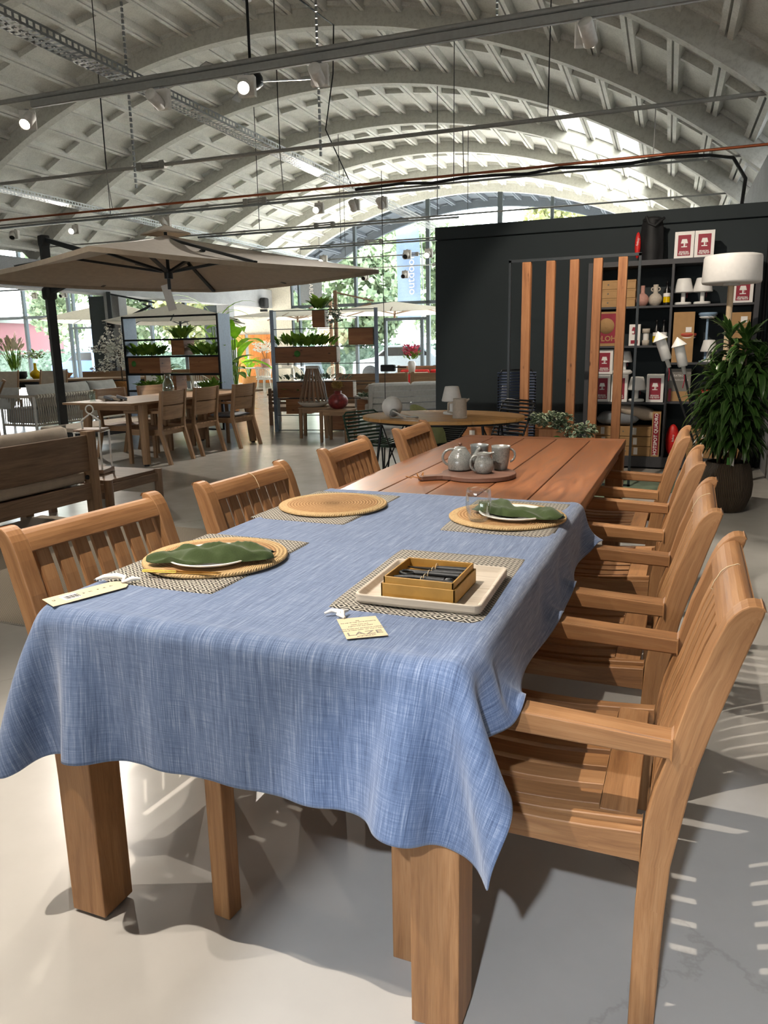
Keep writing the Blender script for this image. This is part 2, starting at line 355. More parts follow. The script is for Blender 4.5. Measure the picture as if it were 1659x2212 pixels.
M['tree_leaf'] = leafmat('tree leaf', '#5b6e58', '#8d9a74', .6, .3); M['tree_leaf2'] = leafmat('autumn tree leaf', '#75836a', '#b3ad6c', .6, .3); M['hedge'] = leafmat('hedge leaf', '#4c6150', '#7d9080', .6, .2)
M['blossom'] = plain('white blossom', '#f0ede2', .7); M['pampas'] = plain('dry grass plume', '#ecdfc6', .9); M['bark'] = plain('bark', '#5a4a3a', .9, 0, .3, 20); M['soil'] = plain('dark soil', '#1e1712', .95, 0, .3, 60)
M['pinkflower'] = plain('pink blossom', '#d65a78', .7, 0, .3); M['sponge'] = plain('dried yellow flower', '#a8894a', .9, 0, .4, 90)
M['green_cord'] = plain('dark green cord', '#1f3a2c', .5); M['blue_cord'] = plain('navy cord', '#26344e', .5); M['olive'] = plain('olive shell', '#8d8f5a', .6); M['coral'] = plain('coral lacquer', '#b8503f', .4); M['pale_blue'] = plain('pale blue lacquer', '#8ba4bd', .4)
M['red_metal'] = plain('red cladding', '#6d3b44', .6); M['blue_metal'] = plain('blue container steel', '#8195b5', .6); M['asphalt'] = plain('grey forecourt', '#7d7c7c', .9); M['green_sticker'] = plain('green sticker', '#3e7a2e', .6)
M['car_grey'] = plain('grey car paint', '#8f979c', .3, .5); M['car_blue'] = plain('blue car paint', '#5671a8', .3, .3); M['tyre'] = plain('tyre rubber', '#1a1a1a', .8)
def glassmat(name, tint=(1, 1, 1), refl=.08, rough=0):
    t = NT(name); tr = t.new('ShaderNodeBsdfTransparent'); tr.inputs[0].default_value = (*tint, 1); g = t.new('ShaderNodeBsdfGlossy'); g.inputs['Roughness'].default_value = rough; g.inputs[0].default_value = (1, 1, 1, 1)
    lw = t.new('ShaderNodeLayerWeight'); lw.inputs[0].default_value = .25; f = t.math('ADD', t.math('MULTIPLY', lw.outputs['Fresnel'], .4), refl)
    m = t.new('ShaderNodeMixShader'); t.link(f, m.inputs[0]); t.link(tr.outputs[0], m.inputs[1]); t.link(g.outputs[0], m.inputs[2]); t.link(m.outputs[0], t.out.inputs[0]); return t.m
M['pane'] = glassmat('window glass', (.93, .97, .98), .02); M['tumbler'] = glassmat('clear tumbler glass', (.96, .97, .97), .03, .02); M['aqua_glass'] = glassmat('pale aqua glass', (.82, .9, .89), .1, .05)
def emit(name, hexc, k, base=None):
    t = NT(name); t.col(srgb(hexc)); t.b.inputs['Emission Color'].default_value = (*srgb(hexc), 1); t.b.inputs['Emission Strength'].default_value = k; return t.m
M['lamp_on'] = emit('lit spot lens', '#fff0d8', 60); M['sign_on'] = emit('lit round sign', '#ffe2ae', 5)
M['rug_beige'] = diamond('woven beige rug', .03, .03, '#8f8577', '#b9ac9b'); M['rug_green'] = plain('mottled green rug', '#6d7c68', .95, 0, .3, 6)
CLOTH = [
-357,-454,1937,-401,-435,2054,-440,-394,2166,-466,-329,2271,-476,-252,2369,-459,-164,2457,-413,-78,2536,-333,-9,2605,-229,27,2666,-131,71,2731,-67,156,
2797,-65,264,2862,-99,366,2926,-186,436,2984,-296,467,3035,-396,521,3089,-470,605,3143,-519,705,3201,-518,827,3260,-468,949,3260,-416,1041,3183,-355,1128,
3111,-298,1226,3059,-247,1339,3025,-212,1458,3008,-187,1583,3000,-173,1707,2996,-167,1834,2994,-168,1959,2995,-176,2087,2996,-188,2211,2998,-206,2339,3003,
-226,2462,3009,-251,2590,3020,-276,2712,3034,-306,2838,3060,-334,2956,3094,-364,3076,3143,-392,3180,3199,-410,3309,3260,-417,3436,3260,-418,3565,3214,-415,
3688,3185,-414,3821,3166,-413,3948,3161,-414,4082,3170,-416,4207,3188,-417,4330,3222,-414,4463,3260,-399,4620,3220,-372,4703,3160,-339,4820,3105,-310,4937,
3068,-281,5062,3040,-257,5185,3024,-233,5312,3012,-215,5437,3005,-199,5565,3001,-190,5690,2999,-186,5818,2998,-188,5943,3000,-196,6071,3003,-210,6196,3011,
-233,6322,3028,-264,6440,3057,-304,6551,3109,-343,6648,3177,-377,6750,3260,-404,6873,3260,-419,6988,3195,-426,7099,3139,-432,7217,3094,-246,-407,1975,-282,
-422,2095,-324,-414,2213,-366,-382,2328,-400,-327,2436,-416,-252,2537,-407,-165,2628,-364,-76,2707,-284,-6,2775,-182,32,2838,-97,96,2904,-65,199,2969,-77,
306,3034,-150,389,3095,-258,425,3146,-363,470,3199,-435,557,3254,-454,675,3301,-410,794,3305,-355,896,3260,-304,1005,3222,-246,1096,3165,-201,1210,3138,
-173,1333,3127,-158,1457,3122,-151,1582,3120,-145,1707,3118,-144,1833,3118,-146,1959,3118,-152,2085,3119,-161,2210,3121,-172,2336,3123,-185,2461,3127,-194,
2586,3131,-204,2711,3136,-212,2837,3143,-226,2961,3158,-245,3083,3182,-275,3180,3238,-287,3318,3260,-294,3443,3260,-293,3566,3221,-292,3692,3203,-292,3821,
3194,-292,3949,3191,-292,4079,3195,-293,4205,3207,-293,4330,3227,-291,4456,3260,-281,4583,3260,-253,4693,3196,-229,4813,3164,-212,4937,3146,-203,5063,3138,
-194,5188,3132,-187,5314,3128,-176,5439,3125,-168,5565,3122,-161,5691,3121,-157,5817,3120,-156,5943,3121,-155,6069,3122,-156,6194,3124,-155,6319,3126,-165,
6444,3135,-187,6566,3154,-222,6679,3193,-257,6779,3260,-283,6900,3260,-298,7014,3216,-316,7135,3190,-349,7254,3183,-163,-322,2014,-179,-360,2133,-209,-383,
2253,-249,-385,2373,-292,-364,2490,-331,-318,2602,-355,-249,2705,-353,-162,2799,-315,-71,2878,-238,3,2947,-141,49,3011,-74,134,3076,-65,242,3141,-114,340,
3204,-220,380,3257,-324,426,3311,-379,527,3363,-362,651,3381,-296,747,3332,-243,853,3297,-194,965,3271,-155,1084,3254,-140,1208,3248,-134,1332,3246,-132,
1457,3245,-129,1582,3243,-127,1707,3242,-127,1833,3242,-129,1958,3242,-134,2083,3243,-140,2208,3244,-147,2333,3246,-155,2458,3249,-160,2583,3251,-161,2708,
3254,-154,2831,3254,-148,2956,3256,-143,3079,3258,-152,3204,3269,-162,3326,3275,-170,3450,3276,-179,3574,3274,-187,3699,3272,-194,3824,3271,-195,3949,3271,
-193,4074,3271,-186,4199,3273,-176,4323,3274,-167,4448,3276,-157,4570,3273,-145,4694,3262,-145,4818,3257,-149,4942,3255,-155,5067,3253,-157,5192,3251,-155,
5317,3249,-149,5442,3247,-144,5567,3245,-140,5692,3244,-137,5817,3244,-135,5943,3244,-135,6068,3245,-134,6193,3247,-122,6316,3248,-109,6441,3248,-105,6564,
3251,-112,6688,3260,-133,6808,3269,-160,6928,3275,-188,7047,3271,-227,7166,3274,-276,7280,3282,-122,-212,2058,-113,-261,2174,-119,-303,2292,-140,-335,2414,
-174,-347,2535,-216,-338,2656,-258,-303,2770,-289,-240,2879,-296,-157,2974,-265,-62,3055,-195,19,3123,-104,79,3186,-65,179,3251,-81,287,3315,-176,347,3371,
-277,395,3427,-312,509,3467,-273,630,3461,-202,721,3411,-155,835,3388,-125,957,3378,-114,1082,3374,-116,1207,3373,-118,1332,3371,-118,1456,3370,-116,1581,
3369,-115,1706,3368,-115,1831,3368,-117,1956,3368,-119,2081,3369,-124,2206,3370,-128,2331,3371,-133,2456,3373,-136,2580,3375,-134,2705,3377,-126,2829,3377,
-112,2953,3377,-97,3077,3377,-87,3202,3378,-88,3328,3379,-95,3453,3379,-109,3577,3380,-124,3701,3382,-134,3825,3383,-137,3949,3384,-133,4073,3383,-121,
4197,3382,-107,4321,3380,-93,4445,3380,-86,4571,3379,-93,4696,3378,-105,4821,3377,-119,4945,3377,-129,5070,3377,-133,5194,3375,-133,5319,3374,-130,5444,
3372,-127,5569,3371,-124,5694,3370,-122,5819,3370,-121,5944,3370,-121,6069,3371,-121,6194,3373,-114,6318,3373,-97,6442,3374,-77,6566,3376,-65,6690,3377,
-67,6818,3377,-88,6942,3377,-123,7064,3379,-166,7181,3384,-213,7297,3392,-52,-115,2097,-67,-153,2216,-73,-195,2334,-67,-241,2452,-78,-276,2572,-103,-300,
2696,-140,-302,2817,-184,-278,2937,-220,-225,3048,-235,-143,3148,-214,-47,3229,-149,39,3297,-75,118,3360,-65,226,3424,-128,315,3483,-224,372,3540,-241,
493,3569,-177,598,3535,-125,709,3510,-108,833,3505,-101,958,3502,-106,1082,3499,-109,1207,3498,-109,1331,3496,-108,1456,3495,-107,1581,3494,-106,1706,3493,
-106,1830,3493,-107,1955,3493,-108,2080,3494,-111,2205,3495,-114,2329,3496,-117,2454,3498,-120,2579,3500,-120,2703,3501,-116,2828,3502,-107,2953,3502,-94,
3077,3502,-79,3201,3503,-75,3327,3503,-81,3452,3504,-95,3577,3505,-109,3701,3506,-117,3825,3507,-121,3949,3508,-117,4074,3507,-106,4198,3506,-93,4322,3505,
-80,4447,3504,-77,4572,3504,-89,4697,3503,-102,4822,3502,-112,4946,3502,-117,5071,3501,-118,5196,3500,-117,5321,3498,-115,5446,3497,-113,5570,3496,-111,
5695,3495,-110,5820,3495,-110,5945,3495,-111,6069,3496,-112,6194,3498,-111,6319,3499,-103,6444,3499,-91,6569,3500,-75,6693,3501,-65,6819,3503,-74,6944,
3502,-98,7068,3501,-128,7189,3503,-163,7309,3506,57,-65,2130,28,-78,2252,3,-102,2373,-14,-135,2494,-22,-171,2614,-23,-211,2736,-38,-239,2858,-67,-253,2985,
-104,-240,3106,-143,-197,3225,-165,-122,3327,-153,-24,3412,-103,71,3477,-65,169,3538,-87,276,3595,-165,354,3653,-170,476,3670,-118,587,3642,-100,710,3633,
-110,833,3631,-107,957,3628,-106,1081,3625,-105,1206,3624,-103,1330,3623,-102,1455,3621,-101,1579,3620,-100,1704,3620,-99,1829,3620,-100,1954,3620,-101,
2078,3620,-102,2203,3621,-104,2328,3622,-106,2452,3624,-109,2577,3625,-110,2702,3627,-110,2827,3628,-109,2952,3628,-106,3077,3627,-102,3201,3627,-101,3326,
3627,-103,3451,3628,-108,3575,3630,-113,3700,3632,-116,3825,3633,-117,3950,3633,-116,4074,3633,-113,4199,3632,-108,4324,3630,-104,4449,3628,-103,4573,3628,
-105,4698,3628,-108,4823,3628,-109,4948,3628,-110,5073,3627,-109,5198,3626,-107,5322,3624,-105,5447,3623,-103,5572,3622,-102,5697,3621,-102,5822,3621,-102,
5946,3622,-104,6071,3622,-105,6196,3624,-106,6321,3625,-105,6446,3625,-103,6571,3625,-100,6696,3625,-97,6820,3625,-99,6944,3626,-105,7068,3627,-113,7193,
3628,-120,7317,3626,178,-65,2161,148,-65,2282,118,-65,2404,88,-68,2526,63,-86,2649,43,-111,2772,30,-140,2895,24,-174,3019,5,-192,3144,-26,-190,3272,-62,
-158,3392,-89,-87,3503,-86,11,3587,-65,118,3654,-65,229,3709,-94,338,3758,-93,462,3769,-80,585,3762,-78,709,3756,-77,832,3752,-74,957,3749,-73,1080,3747,
-72,1205,3745,-71,1329,3744,-70,1454,3743,-70,1578,3742,-69,1703,3742,-69,1828,3741,-69,1952,3741,-69,2077,3742,-70,2202,3742,-71,2326,3743,-72,2451,3744,
-73,2576,3746,-74,2701,3747,-74,2826,3748,-75,2951,3748,-74,3076,3749,-74,3201,3749,-74,3325,3749,-75,3450,3750,-76,3575,3751,-77,3700,3752,-78,3825,3752,
-78,3950,3752,-78,4075,3752,-77,4200,3752,-76,4324,3751,-75,4449,3750,-75,4574,3750,-75,4699,3749,-75,4824,3749,-74,4949,3748,-74,5074,3747,-73,5199,3746,
-72,5324,3745,-71,5448,3744,-71,5573,3743,-70,5698,3742,-70,5823,3742,-70,5947,3743,-71,6072,3743,-72,6197,3744,-72,6322,3745,-73,6447,3746,-73,6572,3747,
-73,6697,3748,-73,6821,3748,-74,6946,3749,-74,7071,3748,-74,7196,3747,-74,7320,3743,299,-77,2191,270,-67,2313,240,-65,2435,211,-65,2558,183,-65,2680,155,
-65,2805,129,-72,2929,106,-86,3056,88,-104,3181,75,-124,3311,54,-124,3437,25,-95,3569,4,-65,3679,-65,85,3765,4,198,3865,1,325,3865,0,450,3865,0,577,3865,
0,702,3865,0,827,3865,0,952,3865,1,1077,3865,1,1202,3865,1,1326,3865,1,1451,3865,1,1576,3865,1,1701,3865,1,1826,3865,1,1951,3865,1,2076,3865,1,2201,3865,
1,2325,3865,1,2450,3865,1,2575,3865,0,2700,3865,0,2825,3865,0,2950,3865,0,3075,3865,0,3200,3865,0,3325,3865,0,3450,3865,0,3575,3865,0,3700,3865,0,3825,
3865,0,3950,3865,0,4075,3865,0,4200,3865,0,4325,3865,0,4450,3865,0,4575,3865,0,4700,3865,0,4825,3865,0,4950,3865,0,5075,3865,0,5200,3865,1,5325,3865,1,
5450,3865,1,5575,3865,1,5699,3865,1,5824,3865,1,5949,3865,1,6074,3865,1,6199,3865,0,6324,3865,0,6449,3865,0,6574,3865,0,6699,3865,0,6824,3865,0,6949,3865,
0,7074,3865,0,7199,3865,0,7324,3865,390,-158,2220,372,-135,2342,352,-113,2463,329,-93,2586,304,-78,2709,277,-68,2833,251,-65,2957,226,-65,3084,203,-65,
3209,180,-65,3338,160,-67,3465,141,-65,3597,122,-65,3720,118,79,3865,432,-274,2248,422,-247,2370,413,-219,2492,405,-189,2615,393,-161,2737,381,-133,2861,
365,-110,2984,346,-89,3111,324,-74,3236,301,-65,3366,280,-65,3492,262,-65,3624,248,-65,3748,246,77,3865,513,-365,2275,502,-338,2397,492,-311,2520,480,-284,
2643,469,-256,2765,458,-227,2889,446,-200,3012,435,-172,3137,423,-145,3261,412,-117,3388,399,-92,3513,385,-69,3641,372,-65,3764,371,75,3865,633,-402,2294,
622,-376,2416,610,-350,2538,599,-323,2661,587,-296,2784,575,-269,2908,563,-241,3031,551,-213,3156,540,-184,3280,528,-152,3406,518,-119,3529,508,-81,3655,
500,-65,3774,499,75,3865,756,-375,2299,745,-352,2422,734,-328,2544,723,-305,2668,711,-281,2791,699,-256,2916,687,-230,3039,675,-202,3164,664,-174,3287,
652,-144,3413,642,-113,3536,632,-81,3661,625,-65,3781,623,75,3865,855,-298,2292,845,-276,2415,835,-254,2538,824,-232,2662,814,-209,2785,803,-186,2910,792,
-162,3033,782,-138,3158,773,-114,3281,765,-92,3408,760,-78,3533,756,-73,3662,752,-65,3785,750,75,3865,923,-194,2279,914,-173,2402,908,-153,2526,902,-134,
2651,897,-117,2775,893,-100,2901,890,-85,3026,888,-73,3153,887,-65,3279,886,-65,3408,884,-68,3534,881,-70,3663,877,-65,3787,875,75,3865,1018,-112,2272,
1015,-98,2396,1013,-86,2521,1013,-76,2647,1013,-68,2772,1013,-65,2899,1013,-65,3025,1013,-65,3153,1012,-65,3279,1010,-67,3407,1008,-71,3534,1005,-71,3663,
1003,-65,3786,1001,75,3865,1135,-66,2270,1136,-65,2395,1137,-65,2520,1137,-65,2646,1138,-65,2772,1138,-65,2899,1138,-65,3025,1137,-65,3153,1136,-67,3279,
1134,-70,3407,1132,-73,3534,1130,-71,3663,1127,-65,3786,1125,75,3865,1260,-65,2269,1261,-65,2394,1262,-65,2520,1262,-65,2645,1262,-67,2771,1262,-73,2898,
1261,-76,3024,1261,-78,3151,1259,-79,3278,1258,-77,3407,1256,-76,3533,1254,-71,3662,1253,-65,3785,1251,75,3865,1385,-65,2268,1386,-65,2393,1386,-66,2518,
1387,-66,2645,1387,-66,2770,1386,-65,2897,1386,-66,3023,1385,-66,3151,1383,-67,3278,1382,-69,3406,1381,-71,3533,1379,-71,3662,1377,-65,3786,1376,75,3865,
1506,-95,2266,1506,-97,2392,1507,-98,2517,1507,-98,2644,1507,-97,2769,1507,-96,2896,1507,-94,3023,1507,-91,3151,1506,-88,3277,1505,-83,3406,1505,-80,3532,
1504,-72,3661,1502,-65,3785,1501,75,3865,1630,-107,2266,1631,-108,2391,1631,-108,2517,1632,-108,2643,1632,-106,2769,1632,-102,2896,1631,-99,3022,1631,-93,
3150,1630,-88,3277,1630,-82,3406,1629,-78,3532,1628,-72,3661,1627,-65,3784,1625,75,3865,1755,-97,2265,1755,-97,2391,1756,-97,2516,1756,-96,2643,1756,-94,
2768,1756,-92,2896,1755,-89,3022,1755,-86,3150,1755,-82,3276,1754,-78,3405,1753,-76,3531,1753,-71,3661,1752,-65,3784,1751,75,3865,1877,-68,2266,1877,-68,
2391,1877,-68,2516,1877,-67,2643,1877,-66,2768,1877,-65,2895,1878,-65,3022,1878,-65,3150,1878,-66,3276,1878,-68,3405,1878,-70,3531,1877,-69,3660,1876,-65,
3784,1875,75,3865,2002,-65,2266,2002,-65,2392,2002,-65,2517,2002,-65,2643,2002,-65,2769,2002,-65,2895,2002,-66,3021,2002,-67,3149,2002,-68,3276,2002,-69,
3404,2002,-71,3531,2002,-69,3660,2001,-65,3784,2000,75,3865,2126,-65,2266,2127,-65,2392,2127,-65,2517,2127,-65,2643,2127,-65,2768,2127,-65,2895,2127,-66,
3021,2127,-67,3149,2127,-68,3275,2127,-69,3404,2126,-71,3531,2126,-69,3660,2126,-65,3784,2125,75,3865,2251,-65,2265,2251,-65,2391,2251,-66,2516,2252,-66,
2642,2251,-67,2768,2251,-67,2895,2251,-67,3021,2251,-68,3149,2251,-69,3275,2251,-70,3404,2251,-71,3530,2251,-69,3660,2251,-65,3784,2250,75,3865,2374,-86,
2265,2374,-88,2390,2374,-88,2515,2374,-88,2642,2375,-87,2767,2375,-86,2894,2375,-84,3021,2375,-82,3149,2375,-79,3275,2375,-76,3404,2375,-74,3530,2375,-70,
3660,2375,-65,3783,2375,75,3865,2499,-92,2264,2499,-92,2390,2499,-91,2515,2499,-88,2641,2499,-86,2767,2499,-83,2894,2499,-80,3020,2499,-78,3148,2499,-76,
3275,2500,-75,3404,2500,-73,3530,2500,-70,3660,2500,-65,3783,2500,75,3865,2624,-86,2265,2624,-88,2390,2624,-89,2515,2624,-89,2642,2624,-88,2767,2624,-87,
2895,2624,-85,3021,2624,-83,3149,2624,-80,3275,2624,-77,3404,2624,-75,3530,2624,-70,3660,2624,-65,3783,2625,75,3865,2747,-65,2266,2747,-65,2391,2747,-66,
2516,2747,-67,2643,2747,-67,2768,2747,-68,2895,2747,-69,3021,2748,-69,3149,2748,-70,3275,2748,-71,3404,2748,-72,3531,2749,-70,3660,2749,-65,3784,2750,75,
3865,2872,-65,2266,2872,-65,2392,2872,-65,2517,2872,-65,2643,2872,-65,2769,2872,-65,2895,2872,-66,3021,2872,-67,3149,2872,-68,3276,2872,-69,3404,2873,-71,
3531,2873,-69,3660,2874,-65,3784,2874,75,3865,2997,-65,2267,2997,-65,2392,2996,-65,2517,2996,-65,2643,2996,-65,2769,2996,-65,2896,2996,-65,3022,2996,-66,
3149,2997,-68,3276,2997,-69,3405,2997,-71,3531,2998,-69,3660,2999,-65,3784,3000,75,3865,3120,-83,2266,3120,-80,2392,3121,-78,2517,3121,-75,2643,3121,-72,
2769,3121,-69,2896,3121,-67,3022,3121,-66,3150,3121,-66,3276,3121,-68,3405,3122,-70,3531,3122,-70,3660,3123,-65,3784,3124,75,3865,3240,-117,2266,3240,-115,
2392,3240,-113,2517,3241,-109,2644,3241,-105,2769,3242,-100,2896,3242,-95,3022,3243,-90,3150,3244,-85,3277,3245,-79,3405,3246,-77,3532,3247,-71,3661,3248,
-65,3785,3250,75,3865,3365,-124,2266,3365,-124,2392,3365,-123,2517,3365,-121,2644,3365,-118,2770,3365,-114,2897,3366,-110,3023,3367,-103,3151,3368,-96,
3277,3369,-88,3406,3370,-81,3532,3371,-73,3661,3373,-65,3784,3374,75,3865,3489,-104,2267,3489,-105,2393,3489,-106,2518,3489,-106,2644,3489,-106,2770,3490,
-105,2897,3490,-103,3023,3491,-101,3152,3492,-98,3278,3493,-92,3407,3494,-85,3533,3496,-74,3662,3498,-65,3785,3499,75,3865,3607,-65,2268,3607,-65,2393,
3607,-66,2519,3607,-66,2645,3608,-66,2770,3608,-66,2897,3609,-66,3024,3611,-67,3151,3613,-68,3278,3615,-70,3406,3618,-73,3533,3620,-72,3662,3622,-65,3785,
3624,75,3865,3732,-65,2269,3732,-65,2394,3732,-65,2519,3732,-65,2645,3732,-65,2771,3733,-65,2898,3734,-65,3024,3735,-65,3152,3737,-67,3278,3739,-70,3407,
3742,-72,3533,3745,-71,3662,3747,-65,3786,3749,75,3865,3857,-80,2269,3857,-73,2394,3857,-67,2519,3857,-65,2645,3857,-65,2771,3857,-65,2898,3858,-65,3024,
3859,-65,3151,3861,-65,3278,3863,-66,3406,3866,-70,3533,3869,-70,3662,3872,-65,3786,3874,75,3865,3965,-144,2272,3969,-129,2396,3973,-115,2521,3977,-101,
2646,3979,-89,2771,3981,-79,2898,3983,-70,3024,3984,-65,3151,3985,-65,3278,3987,-65,3406,3990,-69,3533,3994,-70,3662,3998,-65,3786,4000,75,3865,4040,-244,
2282,4049,-225,2405,4058,-206,2529,4067,-187,2653,4076,-168,2777,4084,-149,2902,4092,-130,3026,4100,-110,3152,4106,-92,3277,4111,-77,3405,4114,-68,3531,
4118,-69,3660,4123,-65,3784,4125,75,3865,4112,-346,2293,4123,-325,2416,4135,-305,2539,4146,-284,2663,4158,-262,2786,4170,-239,2911,4183,-216,3035,4195,
-191,3161,4207,-165,3284,4220,-137,3410,4231,-109,3533,4242,-79,3659,4250,-65,3780,4251,75,3865,4221,-408,2293,4234,-383,2416,4248,-358,2538,4262,-332,
2661,4275,-306,2784,4289,-279,2908,4303,-250,3031,4316,-221,3156,4329,-191,3279,4342,-157,3405,4354,-122,3527,4365,-82,3653,4374,-65,3772,4376,75,3865,
4347,-411,2281,4360,-382,2402,4373,-352,2523,4387,-322,2645,4400,-292,2767,4413,-262,2891,4425,-232,3013,4438,-200,3138,4450,-170,3261,4462,-137,3388,4475,
-106,3511,4488,-72,3638,4502,-65,3760,4504,75,3865,4456,-354,2255,4467,-321,2375,4477,-287,2496,4487,-253,2617,4497,-220,2738,4505,-185,2861,4516,-152,
2983,4526,-118,3107,4544,-93,3231,4566,-74,3360,4589,-65,3486,4610,-65,3618,4625,-65,3741,4629,77,3865,4517,-249,2220,4522,-213,2340,4533,-180,2461,4546,
-148,2582,4563,-119,2703,4584,-93,2827,4608,-75,2950,4635,-65,3076,4661,-65,3201,4685,-65,3329,4708,-65,3455,4729,-65,3585,4751,-65,3708,4757,70,3865,4754,
192,3865,4752,322,3865,4752,448,3865,4752,575,3865,4752,701,3865,4752,826,3865,4752,952,3865,4752,1077,3865,4752,1202,3865,4752,1326,3865,4752,1451,3865,
4752,1576,3865,4752,1701,3865,4752,1826,3865,4752,1951,3865,4752,2076,3865,4752,2201,3865,4752,2325,3865,4752,2450,3865,4752,2575,3865,4752,2700,3865,4752,
2825,3865,4752,2950,3865,4752,3075,3865,4752,3200,3865,4752,3325,3865,4752,3450,3865,4752,3575,3865,4752,3700,3865,4752,3825,3865,4752,3950,3865,4752,4075,
3865,4752,4200,3865,4752,4325,3865,4752,4450,3865,4752,4575,3865,4752,4700,3865,4752,4825,3865,4752,4950,3865,4752,5075,3865,4752,5200,3865,4752,5325,3865,
4752,5450,3865,4752,5574,3865,4752,5699,3865,4752,5824,3865,4752,5949,3865,4752,6074,3865,4752,6199,3865,4752,6324,3865,4752,6449,3865,4752,6574,3865,4752,
6698,3865,4752,6823,3865,4752,6948,3865,4752,7073,3865,4752,7198,3865,4753,7322,3865,4567,-140,2186,4589,-113,2307,4615,-92,2428,4643,-75,2550,4672,-65,
2672,4701,-65,2797,4729,-65,2920,4756,-65,3046,4781,-78,3170,4800,-99,3298,4816,-116,3423,4844,-98,3552,4885,-31,3662,4885,82,3731,4885,201,3768,4885,326,
3793,4885,451,3804,4885,578,3809,4885,703,3811,4885,829,3809,4885,954,3807,4885,1079,3805,4885,1204,3804,4885,1328,3802,4885,1453,3801,4885,1578,3800,4885,
1703,3799,4885,1827,3798,4885,1952,3798,4885,2077,3798,4885,2201,3798,4885,2326,3799,4885,2451,3800,4885,2576,3801,4885,2701,3802,4885,2825,3803,4885,2950,
3805,4885,3075,3806,4885,3200,3807,4885,3325,3807,4885,3450,3808,4885,3575,3807,4885,3700,3807,4885,3825,3806,4885,3950,3806,4885,4075,3806,4885,4200,3807,
4885,4324,3807,4885,4449,3807,4885,4574,3807,4885,4699,3807,4885,4824,3806,4885,4949,3805,4885,5074,3804,4885,5199,3803,4885,5324,3802,4885,5449,3800,4885,
5573,3799,4885,5698,3799,4885,5823,3798,4885,5948,3798,4885,6073,3797,4885,6197,3798,4885,6322,3798,4885,6447,3798,4885,6572,3799,4885,6697,3799,4885,6821,
3800,4885,6946,3801,4885,7070,3802,4885,7195,3801,4885,7319,3800,4667,-71,2153,4700,-65,2274,4733,-65,2395,4763,-65,2517,4793,-65,2639,4822,-70,2763,4848,
-88,2885,4864,-119,3009,4873,-153,3131,4891,-177,3257,4926,-166,3381,4962,-101,3493,4963,4,3569,4913,113,3611,4885,227,3643,4915,342,3674,4941,462,3696,
4929,585,3696,4918,709,3692,4918,832,3690,4918,957,3688,4919,1081,3686,4919,1206,3685,4919,1330,3683,4917,1455,3681,4915,1580,3680,4914,1704,3678,4913,
1829,3677,4913,1954,3677,4913,2078,3677,4913,2203,3677,4914,2327,3678,4915,2452,3679,4917,2577,3681,4918,2702,3683,4919,2827,3685,4919,2952,3686,4918,3077,
3687,4916,3201,3687,4916,3326,3688,4918,3451,3688,4920,3576,3689,4922,3700,3689,4923,3825,3689,4923,3950,3689,4923,4075,3689,4922,4200,3689,4920,4324,3689,
4918,4449,3688,4915,4573,3687,4915,4698,3687,4916,4823,3686,4917,4948,3686,4918,5072,3685,4919,5197,3684,4918,5322,3683,4916,5447,3681,4915,5572,3679,4914,
5697,3678,4912,5821,3677,4912,5946,3676,4911,6071,3676,4911,6195,3676,4911,6320,3676,4912,6445,3677,4912,6569,3677,4912,6694,3678,4911,6819,3678,4911,6943,
3679,4912,7068,3681,4916,7192,3682,4923,7316,3682,4787,-65,2120,4820,-65,2241,4853,-65,2362,4883,-78,2484,4908,-101,2606,4925,-134,2728,4932,-172,2848,
4938,-212,2971,4963,-231,3094,5004,-216,3218,5040,-155,3326,5041,-51,3407,4985,54,3453,4897,137,3488,4885,256,3522,4933,365,3551,4991,471,3580,4972,594,
3578,4923,709,3567,4916,833,3565,4915,958,3563,4927,1082,3561,4934,1206,3560,4936,1331,3559,4933,1456,3557,4930,1580,3555,4928,1705,3554,4927,1830,3552,
4926,1955,3552,4926,2079,3552,4927,2204,3552,4929,2329,3553,4931,2454,3555,4933,2579,3557,4935,2703,3559,4934,2828,3560,4929,2953,3561,4922,3078,3561,4909,
3202,3562,4908,3327,3563,4913,3452,3563,4927,3576,3564,4937,3701,3565,4942,3825,3565,4944,3950,3566,4943,4075,3566,4938,4199,3565,4930,4324,3564,4918,4448,
3563,4904,4572,3563,4902,4697,3562,4913,4822,3561,4923,4946,3561,4930,5071,3561,4934,5196,3560,4935,5320,3558,4933,5445,3556,4930,5570,3555,4927,5695,3553,
4925,5820,3552,4923,5944,3551,4922,6069,3551,4922,6194,3551,4921,6319,3551,4922,6444,3552,4922,6568,3552,4919,6693,3552,4915,6818,3553,4910,6943,3554,4910,
7067,3555,4927,7191,3557,4952,7313,3560,4908,-71,2085,4939,-88,2206,4964,-113,2326,4982,-147,2447,4990,-187,2566,4989,-233,2684,5005,-266,2805,5038,-279,
2930,5080,-258,3048,5116,-194,3156,5117,-95,3238,5056,8,3289,4952,67,3328,4885,165,3365,4887,287,3398,4972,374,3431,5033,478,3460,5009,602,3459,4948,711,
3444,4923,834,3438,4914,959,3436,4921,1084,3434,4935,1208,3434,4947,1332,3433,4945,1457,3431,4940,1581,3428,4937,1706,3427,4936,1831,3426,4935,1956,3425,
4936,2081,3425,4938,2206,3426,4940,2331,3427,4943,2456,3428,4946,2580,3430,4946,2705,3433,4940,2830,3434,4927,2954,3435,4912,3078,3435,4898,3203,3436,4896,
3329,3437,4903,3454,3437,4921,3579,3437,4939,3702,3438,4952,3826,3440,4959,3950,3440,4955,4074,3440,4942,4198,3439,4925,4322,3438,4906,4445,3437,4888,4570,
3437,4885,4696,3436,4898,4822,3436,4914,4946,3435,4930,5070,3434,4943,5194,3434,4947,5318,3432,4945,5443,3430,4941,5568,3428,4936,5692,3426,4933,5817,3425,
